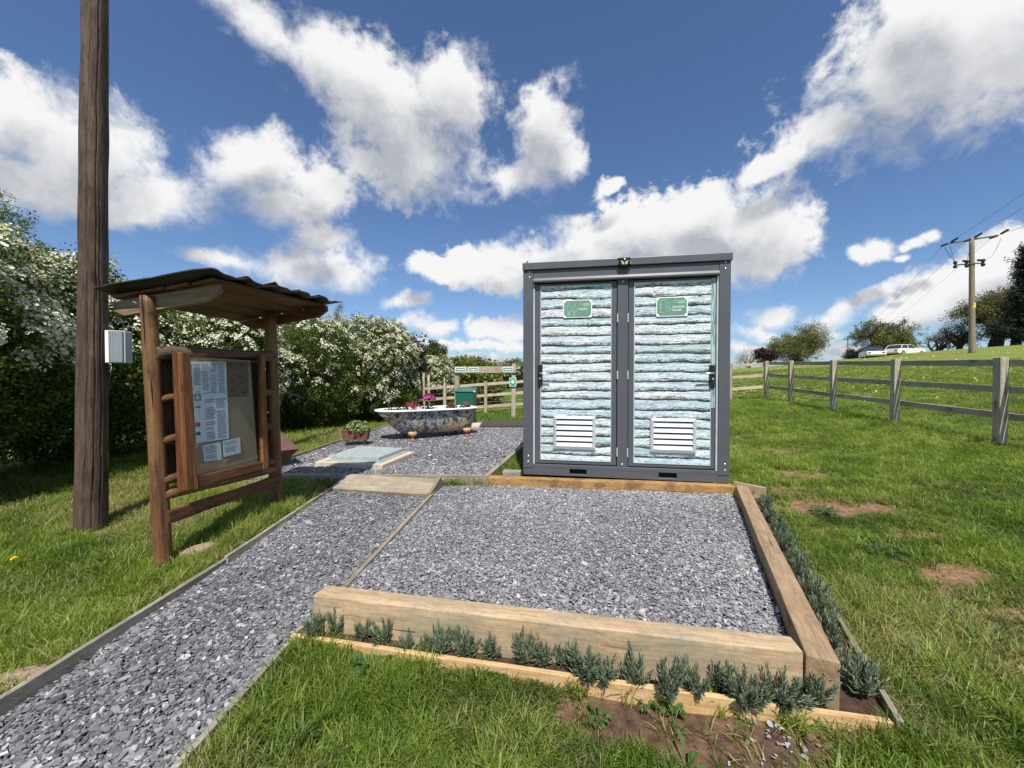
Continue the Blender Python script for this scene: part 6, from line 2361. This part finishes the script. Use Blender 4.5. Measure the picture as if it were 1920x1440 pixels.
tree('round_bush', 'small dark green bush left of the oak on the skyline', 'bush', 1612, 60, 655, 42, 'dark_leaf', 330, 206, (6, 5), .9, .15, 690, 'dark_bark', .9, jitter=.6)
tree('bare_tree', 'leafless grey tree left of the near power pole on the skyline', 'tree', 1752, 60, 622, 62, None, 0, 207, (6, 5, 5, 4), .85, .2, 680, 'twig_bark')
tree('bare_tree', 'thinly leaved bare tree close behind the near power pole', 'tree', 1797, 58, 604, 72, 'brown_leaf', 260, 208, (6, 5, 5, 4), .85, .2, 675, 'twig_bark', .8)
tree('brown_green_tree', 'brown green tree right of the near power pole', 'tree', 1866, 54, 546, 120, 'brown_leaf', 2300, 209, (7, 6, 4), .8, .2, 665, 'dark_bark', .95, jitter=.5)
tree('brown_green_tree', 'lower brown tree in front of the dark conifer', 'tree', 1905, 50, 590, 80, 'brown_leaf', 1100, 210, (6, 5, 4), .85, .2, 660, 'dark_bark', .9, jitter=.5)
tree('far_tree', 'dark green tree on the far skyline left of the toilet block', 'tree', 965, 60, 681, 62, 'haw_far', 900, 211, (6, 5), .85, .18, 720, 'dark_bark', 2.2, jitter=.7)
tree('far_tree', 'grey green pointed tree beyond the sapling at the hedge end', 'tree', 815, 22, 645, 52, 'haw_far', 620, 212, (6, 5, 3), .55, .3, 735, 'dark_bark', .75, jitter=.4)


def conifer(u, Y, vtop, wpx, seed):
    rn = np.random.default_rng(seed); rg = random.Random(seed)
    top = at(u, vtop, Y); base = Vector((top.x, Y, gz(top.x, Y)))
    H = top.z - base.z; Wd = wpx / FPX * Y
    t = thing('conifer', 'tall dark conifer at the right edge of the picture', 'tree', base)
    mb = MB(); mb.tube([base, base + Vector((0, 0, H * .97))], [.35, .05], 8)
    P = []
    for k in range(44):
        f = .06 + .92 * k / 44
        R_ = Wd * .5 * (1 - f) ** .62 * rg.uniform(.65, 1.15) + .3
        for j in range(7):
            a = 6.283 * (j + rg.random()) / 7
            L = R_ * rg.uniform(.6, 1.12)
            p0_ = base + Vector((0, 0, H * f)); p1_ = p0_ + Vector((math.cos(a) * L, math.sin(a) * L, L * rg.uniform(-.05, .30)))
            mb.tube([p0_, p1_], [.05, .015], 3, cap=False)
            for q_ in range(int(6 + L * 3.5)):
                s = rg.uniform(.25, 1.05)
                P.append(tuple(p0_.lerp(p1_, s) + Vector((rg.gauss(0, .22), rg.gauss(0, .22), rg.gauss(0, .16)))))
    mb.build('trunk', MT['dark_bark'], t)
    P = np.array(P); n = len(P)
    scatter('crown', 'dark_leaf', P, rn.uniform(0, 6.283, (n, 3)), .95 * np.exp(rn.normal(0, .25, n)), np.clip(rn.normal(.45, .25, n), 0, 1), t)


conifer(1940, 46, 455, 84, 301)

# sapling with stakes
sx = at(797, 760, 11.4)
sg_ = thing('sapling', 'young tree with bronze red leaves tied between stakes at the hedge end', 'tree', (sx.x, 11.4, gz(sx.x, 11.4)))
b0 = Vector((sx.x, 11.4, gz(sx.x, 11.4))); tpz = at(783, 642, 11.4)
mb = MB(); mb.tube([b0, b0.lerp(tpz, .4), b0.lerp(tpz, .75), tpz], [.03, .026, .018, .006], 7)
rg = random.Random(4); spts = []
for k in range(26):
    f = rg.uniform(.52, 1.0)
    p = b0.lerp(tpz, f); a = rg.uniform(0, 6.28); L = rg.uniform(.15, .42) * (1.25 - f * .75)
    e = p + Vector((math.cos(a) * L, math.sin(a) * L, L * .8))
    mb.tube([p, p.lerp(e, .5) + Vector((0, 0, -.02)), e], [.008, .006, .003], 4)
    for q_ in range(9):
        spts.append(tuple(p.lerp(e, rg.uniform(.25, 1.1)) + Vector((rg.gauss(0, .06), rg.gauss(0, .06), rg.gauss(0, .06)))))
mb.build('trunk', MT['notice_grey'], sg_)
rn = np.random.default_rng(4); nP = len(spts)
scatter('crown', 'sapling_leaf', np.array(spts), rn.uniform(0, 6.28, (nP, 3)), np.exp(rn.normal(0, .25, nP)), np.clip(rn.normal(.75, .25, nP), 0, 1), sg_)
for (u, v, lab) in ((794, 700, 'left hand pale stake tied to the sapling'), (803.5, 703, 'right hand pale stake tied to the sapling')):
    t_ = at(u, v, 11.25)
    o = log('stake', (t_.x + .03, 11.25, gz(t_.x, 11.25) - .1), t_, .038, .034, MT['fence_pale'], None, 10, 8, .04, up=(0, 1, 0))
    tag(o, lab, 'stake', 'stakes of the sapling')
t_ = at(834, 741, 10.6)
o = log('thin_stake', (t_.x + .02, 10.6, gz(t_.x, 10.6) - .1), at(833, 708, 10.6), .014, .012, MT['fence_pale'], None, 8, 6, .03, up=(0, 1, 0))
tag(o, 'thin pale stick standing left of the green bin in front of the fence', 'stake')


# ================================================================== POWER POLES AND WIRES
PY = 36.0
pbase = at(1823, 655, PY); ptp = at(1822, 446, PY)
pp = thing('power_pole', 'tall wooden power pole with two cross arms on the hill', 'power pole', (pbase.x, PY, gz(pbase.x, PY)))
log('pole', (pbase.x, PY, gz(pbase.x, PY) - .5), ptp, .235, .165, MT['pole_far'], pp, 14, 14, .02, up=(0, 1, 0))
armA, armB = at(1780, 456, PY + .9), at(1873, 441, PY - .9)
MB().tube([armA, armB], .075, 6).build('cross_arm', MT['pole_far'], pp)
armC, armD = at(1790, 497, PY + .6), at(1845, 493, PY - .6)
MB().tube([armC, armD], .06, 6).build('cross_arm', MT['wire'], pp)
for p_, dx in ((armA, 1), (armB, 1), (ptp + Vector((0, -.1, -.1)), 1)):
    for s in (-1, 1):
        a = Vector(p_) + Vector((s * .30, -s * .35, s * .22 + .1)); 
        mb = MB()
        for k in range(4):
            mb.ball(Vector(p_).lerp(a, .35 + k * .22), (.12, .12, .10), 7, 5)
        mb.build('insulator', MT['insulator'], pp)
for f in (.02, .42, .97):
    p_ = armC.lerp(armD, f)
    mb = MB(); mb.ball(p_ + Vector((0, 0, .22)), (.16, .16, .17), 8, 5); mb.ball(p_ + Vector((0, 0, -.16)), (.16, .16, .17), 8, 5)
    mb.tube([p_ + Vector((0, 0, -.2)), p_ + Vector((0, 0, .3))], .07, 6)
    mb.build('fuse_switch', MT['insulator'], pp)
MB().tube([at(1806, 489, PY), at(1816, 490, PY)], .10, 6).build('fuse_switch', MT['insulator'], pp)
MB().tube([at(1832, 488, PY - .3), at(1842, 488, PY - .5)], .10, 6).build('fuse_switch', MT['insulator'], pp)
wY = at(1823, 573, PY)
MB().tube([(wY.x - .005, PY, wY.z - .22), (wY.x - .005, PY, wY.z + .22)], .215, 14).build('warning_plate', MT['yellow'], pp)
jump = [(armA, armC + Vector((0, 0, .3)), .1), (armB + Vector((.2, 0, -.3)), armD + Vector((0, 0, .3)), -.9), (ptp, armC.lerp(armD, .42) + Vector((0, 0, .3)), .3), (at(1771, 464, PY), armC + Vector((0, 0, .3)), .1)]
for a, b, sag in jump:
    pts = [a.lerp(b, k / 8) + Vector((-sag * .0, 0, -abs(sag) * math.sin(math.pi * k / 8) * .6)) for k in range(9)]
    MB().tube(pts, .022, 4).build('jumper_wire', MT['wire'], pp)

FY_ = 170.0
fp = at(1590, 636, FY_)
fpo = thing('power_pole', 'distant power pole with a short cross arm beyond the skyline', 'power pole', (fp.x, FY_, gz(fp.x, FY_)))
MB().tube([(fp.x, FY_, gz(fp.x, FY_) - 2), fp], [.32, .24], 8).build('pole', MT['pole_far'], fpo)
fa1, fa2 = at(1582.5, 637.5, FY_), at(1598, 636, FY_)
MB().tube([fa1, fa2], .13, 5).build('cross_arm', MT['wire'], fpo)
MB().tube([at(1586, 647, FY_), at(1594, 646, FY_)], .13, 5).build('cross_arm', MT['wire'], fpo)
for f in (0, .5, 1):
    MB().ball(fa1.lerp(fa2, f) + Vector((0, 0, .35)), (.2, .2, .35), 6, 4).build('insulator', MT['insulator'], fpo)


def wire(label, a, b, sag, r0=.015, r1=.015, n=26):
    pts = [Vector(a).lerp(Vector(b), k / n) - Vector((0, 0, sag * 4 * (k / n) * (1 - k / n))) for k in range(n + 1)]
    o = MB().tube(pts, [r0 + (r1 - r0) * k / n for k in range(n + 1)], 4).build('overhead_wire', MT['wire'])
    tag(o, label, 'wire', 'overhead wires of the power line')


wire('overhead wire from the left end of the upper cross arm towards the distant pole', armA + Vector((-.5, 0, -.1)), fa1, 2.2, .014, .03)
wire('overhead wire from the top of the near pole towards the distant pole', ptp + Vector((-.2, 0, .1)), fa1.lerp(fa2, .5), 2.4, .013, .028)
wire('overhead wire from the right end of the upper cross arm towards the distant pole', armB + Vector((-.3, 0, .1)), fa2, 2.6, .012, .028)
wire('overhead wire rising right from the left end of the upper cross arm', armA + Vector((.2, -.2, .25)), at(1960, 333, 27), .1)
wire('overhead wire rising right from the top of the near pole', ptp + Vector((.2, -.1, .15)), at(1960, 362, 27), .1)
wire('overhead wire rising right from the right end of the upper cross arm', armB + Vector((.3, -.2, .2)), at(1960, 408, 27), .1)


# ================================================================== PARKED CARS on the skyline
def car(label, cx, cy, cz, rz, paint, roofm, hatch_open=False, L=4.5, W_=1.75, H=1.32, glassy=True):
    t = thing('parked_car', label, 'car', M=Matrix.Translation((cx, cy, cz)) @ Matrix.Rotation(rz, 4, 'Z'))
    CM = wm(t)
    h = L / 2
    low = [(-h, .36), (-h + .04, .62), (-h + .10, .84), (-h + 1.1, .90), (h - 1.45, .93), (h - .25, .86), (h - .02, .74), (h, .40), (h - .1, .26), (-h + .1, .26)]
    MB().prism([(p[0], p[1]) for p in low], -W_ / 2, W_ / 2, 1).build('body', paint, t, CM, bevel=.05, seg=2)
    x0, x1, x2, x3 = -h + .55, -h + 1.0, h - 2.15, h - 1.45
    yb_, yt = W_ / 2 - .06, W_ / 2 - .20
    cab = [(x0, -yb_, .885), (x3, -yb_, .915), (x3, yb_, .915), (x0, yb_, .885), (x1, -yt, H - .05), (x2, -yt, H - .05), (x2, yt, H - .05), (x1, yt, H - .05)]
    MB().hexa(cab).build('window', MT['car_glass'], t, CM)
    MB().hexa([(x1 - .05, -yt - .02, H - .055), (x2 + .08, -yt - .02, H - .055), (x2 + .08, yt + .02, H - .055), (x1 - .05, yt + .02, H - .055), (x1 + .05, -yt + .06, H), (x2 - .05, -yt + .06, H), (x2 - .05, yt - .06, H), (x1 + .05, yt - .06, H)]).build('roof', roofm, t, CM, bevel=.02)
    for s in (-1, 1):
        for (xa, xb) in ((x0, x1), ((x0 + x3) / 2 - .15, (x0 + x3) / 2 - .1), (x3, x2)):
            MB().tube([(xa, s * (yb_ + .005), .88), (xb, s * (yt + .008), H - .05)], .035, 5).build('pillar', roofm, t, CM)
        for xw in (-h + .85, h - .80):
            w_ = MB().tube([(xw, s * (W_ / 2 - .20), .31), (xw, s * (W_ / 2 + .01), .31)], .31, 18).build('wheel', MT['tyre'], t, CM)
            MB().tube([(xw, s * (W_ / 2 + .005), .31), (xw, s * (W_ / 2 + .022), .31)], .19, 14).build('rim', MT['chrome'], w_, CM)
    for xe in (-h - .03, h + .03):
        MB().box((xe, 0, .45), (.10, W_ * .96, .13)).build('bumper', MT['chrome'], t, CM, bevel=.02)
        for s in (-1, 1):
            MB().box((xe * .985, s * W_ * .36, .68), (.05, .26, .12)).build('headlight' if xe > 0 else 'tail_light', MT['sign_white'] if xe > 0 else MT['red_ink'], t, CM)
    if hatch_open:
        MB().hexa([(-h + .05, -W_ / 2 + .05, .86), (-h + .11, -W_ / 2 + .05, .86), (-h + .11, W_ / 2 - .05, .86), (-h + .05, W_ / 2 - .05, .86), (x1 - .12, -yt, H + .01), (x1 - .05, -yt, H + .02), (x1 - .05, yt, H + .02), (x1 - .12, yt, H + .01)]).build('rear_hatch', paint, t, CM)
    return t


CY = 47.0
cw = at(1694, 666, CY)
car('cream white saloon car parked on the skyline below the oak', cw.x, CY, cw.z - .12, R(14), MT['car_white'], MT['car_white'], L=4.7, H=1.38)
cb = at(1642, 670, CY)
car('dark blue and white car parked left of the cream white car', cb.x, CY + .5, cb.z - .16, R(58), MT['car_white'], MT['car_blue'], L=4.3, H=1.5)

# ================================================================== LAVENDER
def lavender_mesh(seed):
    r = random.Random(seed)
    lv, st = MB(), MB()
    for i in range(r.randint(22, 28)):
        a = r.uniform(0, 6.283); tl = r.uniform(.1, .8) if i > 5 else r.uniform(0, .15)
        L = r.uniform(.055, .125) * (1 - tl * .30)
        p0_ = Vector((math.cos(a) * r.uniform(0, .03), math.sin(a) * r.uniform(0, .03), 0))
        d = Vector((math.cos(a) * tl, math.sin(a) * tl, 1)).normalized()
        st.tube([p0_, p0_ + d * L * .5, p0_ + d * L * .5 + (d + Vector((0, 0, .3))).normalized() * L * .5], [.0022, .0018, .001], 4, cap=False)
        nl = int(L / .0036)
        for k in range(nl):
            f = (k + .6) / nl
            q_ = p0_ + d * L * f + Vector((0, 0, .06 * L * f * f))
            az = k * 2.4 + r.uniform(-.4, .4)
            t = d.orthogonal().normalized(); t = Quaternion(d, az) @ t
            ld = (t * (1.0 - .55 * f) + d * (.8 + .6 * f)).normalized()
            ll = r.uniform(.024, .038) * (1.05 - .30 * f); w = ll * .12
            s = ld.cross(d).normalized()
            lv.add([q_, q_ + ld * ll * .55 + s * w, q_ + ld * ll + d * ll * .12, q_ + ld * ll * .55 - s * w], [(0, 1, 2, 3)])
    a, b = lv.mesh('foliage'), st.mesh('stem')
    a.materials.append(MT['leaf_lav']); b.materials.append(MT['stem'])
    return a, b


LV = [lavender_mesh(s) for s in range(5)]
ORD = ['first', 'second', 'third', 'fourth', 'fifth', 'sixth', 'seventh', 'eighth', 'ninth', 'tenth', 'eleventh', 'twelfth', 'thirteenth', 'fourteenth', 'fifteenth', 'sixteenth', 'seventeenth', 'eighteenth', 'nineteenth', 'twentieth', 'twenty-first', 'twenty-second', 'twenty-third', 'twenty-fourth', 'twenty-fifth', 'twenty-sixth']


def lavender(p, s, seed, label, group, lean=(0, 0)):
    r = random.Random(seed)
    t = thing('lavender_plant', label, 'plant', group=group, M=Matrix.Translation(p) @ Euler((lean[0], lean[1], r.uniform(0, 6.28))).to_matrix().to_4x4() @ Matrix.Diagonal((s, s, s * r.uniform(.9, 1.1), 1)))
    a, b = LV[r.randrange(len(LV))]
    Mx = wm(t)
    place('foliage', a, t, Mx); place('stem', b, t, Mx)


front = [(596, 1190, 1.05), (637, 1185, .95), (684, 1192, .95), (724, 1200, 1.0), (765, 1214, .75), (800, 1216, .6), (828, 1219, 1.05), (872, 1227, 1.1), (926, 1221, 1.0), (985, 1239, 1.15), (1018, 1237, .9),
         (1054, 1238, .95), (1094, 1264, 1.15), (1129, 1269, 1.0), (1184, 1280, 1.05), (1246, 1296, 1.25), (1298, 1291, 1.05), (1342, 1280, .9), (1388, 1308, 1.25), (1455, 1312, 1.1), (1505, 1302, 1.0), (1522, 1312, .9)]
for i, (u, v, s) in enumerate(front):
    p = gp(u, v, .045)
    p.y -= .02; p.z -= .0
    lavender(p, s * random.uniform(.82, 1.02), 500 + i, f'{ORD[i]} grey green lavender from the left in the bed below the front sleeper', 'lavender plants in the bed round the slate pad', (R(random.uniform(-14, 14)), R(random.uniform(-14, 14))))
A = Vector((1.34, 1.47, 0)); B = Vector((2.37, 3.60, 0))
side = [(0.0, .02, 1.15), (.03, -.05, 1.2)] + [(.12 + .085 * i, 0, 1.08) for i in range(11)]
for i, (f, o_, s) in enumerate(side):
    p = A.lerp(B, f) + Vector((o_ + random.uniform(-.015, .015), random.uniform(-.03, .03), 0)); p.z = float(bed_z(p.x, p.y)) + .01
    lavender(p, s * random.uniform(.78, 1.02), 600 + i, f'{ORD[i]} lavender from the near corner in the strip right of the brown sleeper', 'lavender plants in the bed round the slate pad', (0, R(random.uniform(0, 12))))


# ================================================================== WEEDS, STONES, LITTLE THINGS
def weed(u, v, label, mat, n, L, w, seed, up=.35, z=None, rad=1.0):
    r = random.Random(seed)
    p = gp(u, v, .02); z_ = gz(p.x, p.y); p = gp(u, v, z_ + .01)
    t = thing('weed', label, 'weed', p)
    mb = MB()
    for i in range(n):
        a = r.uniform(0, 6.283); d = Vector((math.cos(a), math.sin(a), 0)); s = Vector((-d.y, d.x, 0))
        l = L * r.uniform(.6, 1.2); h = l * up * r.uniform(.4, 1.4); ww = w * r.uniform(.7, 1.2)
        q0 = p + d * rad * r.uniform(0, .02)
        q1 = q0 + d * l * .35 + Vector((0, 0, h)); q2 = q0 + d * l * .75 + Vector((0, 0, h * 1.1)); q3 = q0 + d * l + Vector((0, 0, h * .6))
        c = Vector((0, 0, .25 * ww))
        mb.add([q0, q1 + s * ww * .8 + c, q1, q1 - s * ww * .8 + c, q2 + s * ww + c, q2, q2 - s * ww + c, q3], [(0, 2, 1), (0, 3, 2), (1, 2, 5, 4), (2, 3, 6, 5), (4, 5, 7), (5, 6, 7)])
    mb.build('leaves', mat, t)


weed(1545, 962, 'flat dark leaved dock weed on bare earth in the right hand lawn', MT['leaf_dock'], 18, .11, .016, 1, .25)
weed(1648, 1030, 'dark spreading weed further right in the worn lawn', MT['leaf_dock'], 30, .07, .010, 2, .3, rad=4)
weed(1213, 1324, 'bright lobed weed left of the middle of the pale front board', MT['leaf_weed'], 22, .030, .007, 3, .7, rad=1.4)
weed(1262, 1342, 'bright lobed weed on soil in front of the pale front board', MT['leaf_weed'], 30, .034, .007, 4, .7, rad=1.8)
weed(1122, 1352, 'broad bright leaves beside the tuft by the pale front board', MT['leaf_weed'], 18, .034, .007, 5, .7, rad=1.4)
weed(508, 1300, 'pale green grassy weed beside the slate path', MT['leaf_weed'], 12, .07, .008, 6, .4)
weed(530, 1355, 'small pale weed further down beside the slate path', MT['leaf_weed'], 10, .06, .008, 7, .4)
weed(700, 1255, 'dark low weed in the front lawn below the lavender', MT['leaf_dock'], 20, .09, .014, 8, .4)
weed(560, 1400, 'dark low weed in the front lawn by the lower end of the path', MT['leaf_dock'], 16, .08, .013, 9, .35)
weed(1290, 1250 + 195, 'grassy weed at the bottom edge of the picture', MT['leaf_weed'], 14, .07, .008, 10, .5)


def stone(u, v, rx, ry, rz, label, seed):
    r = random.Random(seed)
    p = gp(u, v, .02); z_ = gz(p.x, p.y)
    mb = MB().ball((0, 0, 0), (rx, ry, rz), 12, 7)
    mb.v = [(x * (1 + r.uniform(-.1, .1)), y * (1 + r.uniform(-.1, .1)), z * (1 + r.uniform(-.12, .12))) for (x, y, z) in mb.v]
    o = mb.build('stone', MT['stone'], None, Matrix.Translation((p.x, p.y, z_ + rz * .2 + .022)) @ Matrix.Rotation(R(60), 4, 'Z'), smooth=True)
    tag(o, label, 'stone')


stone(372, 1047, .12, .07, .035, 'flat brown stone in the grass beside the near post of the notice board', 1)
stone(8, 1290, .13, .08, .03, 'flat brown stone at the left edge of the picture beside the grey board', 2)

# lone dandelion on the left
p = gp(24, 1063, .02); p.z = gz(p.x, p.y)
dn = thing('dandelion', 'single yellow dandelion in the grass at the left edge', 'flower', p)
MB().tube([p, p + Vector((.01, 0, .09))], .003, 5).build('stem', MT['stem'], dn)
MT['dandelion'] = plain('dandelion_yellow', (0.80, 0.60, 0.01), 0.6)
mb = MB()
for k in range(3):
    n_ = 14 - k * 3; rr = .024 - k * .006
    for j in range(n_):
        a = 6.283 * j / n_ + k * .2
        c_ = p + Vector((.01, 0, .09 + k * .004)); d = Vector((math.cos(a), math.sin(a), .25 + k * .25)); s = Vector((-math.sin(a), math.cos(a), 0)) * .004
        mb.add([c_, c_ + d * rr * .6 + s, c_ + d * rr, c_ + d * rr * .6 - s], [(0, 1, 2, 3)])
mb.build('petals', MT['dandelion'], dn)

# slate chips spilled on the soil and scattered on the lawn
rg = np.random.default_rng(41)
S_ = []
for _ in range(62):
    q_ = gp(1475 + rg.normal(0, 60), 1392 + rg.normal(0, 34), .0)
    S_.append((q_.x, q_.y))
for (u, v) in ((1097, 1392), (1083, 1402), (1105, 1375), (1150, 1405), (1098, 1424), (1365, 1365), (1290, 1420), (1240, 1408), (560, 1255)):
    q_ = gp(u, v, .0); S_.append((q_.x, q_.y))
S_ = np.array(S_)
zz = ground_z(S_[:, 0], S_[:, 1]) + .012
n = len(S_)
tag(scatter('spilled_slate', 'slate_chip', np.column_stack([S_, zz]), np.stack([rg.normal(0, .3, n), rg.normal(0, .3, n), rg.uniform(0, 6, n)], 1), .0075 * np.exp(rg.normal(0, .4, n)), rg.uniform(.45, .95, n)), kind='stuff')
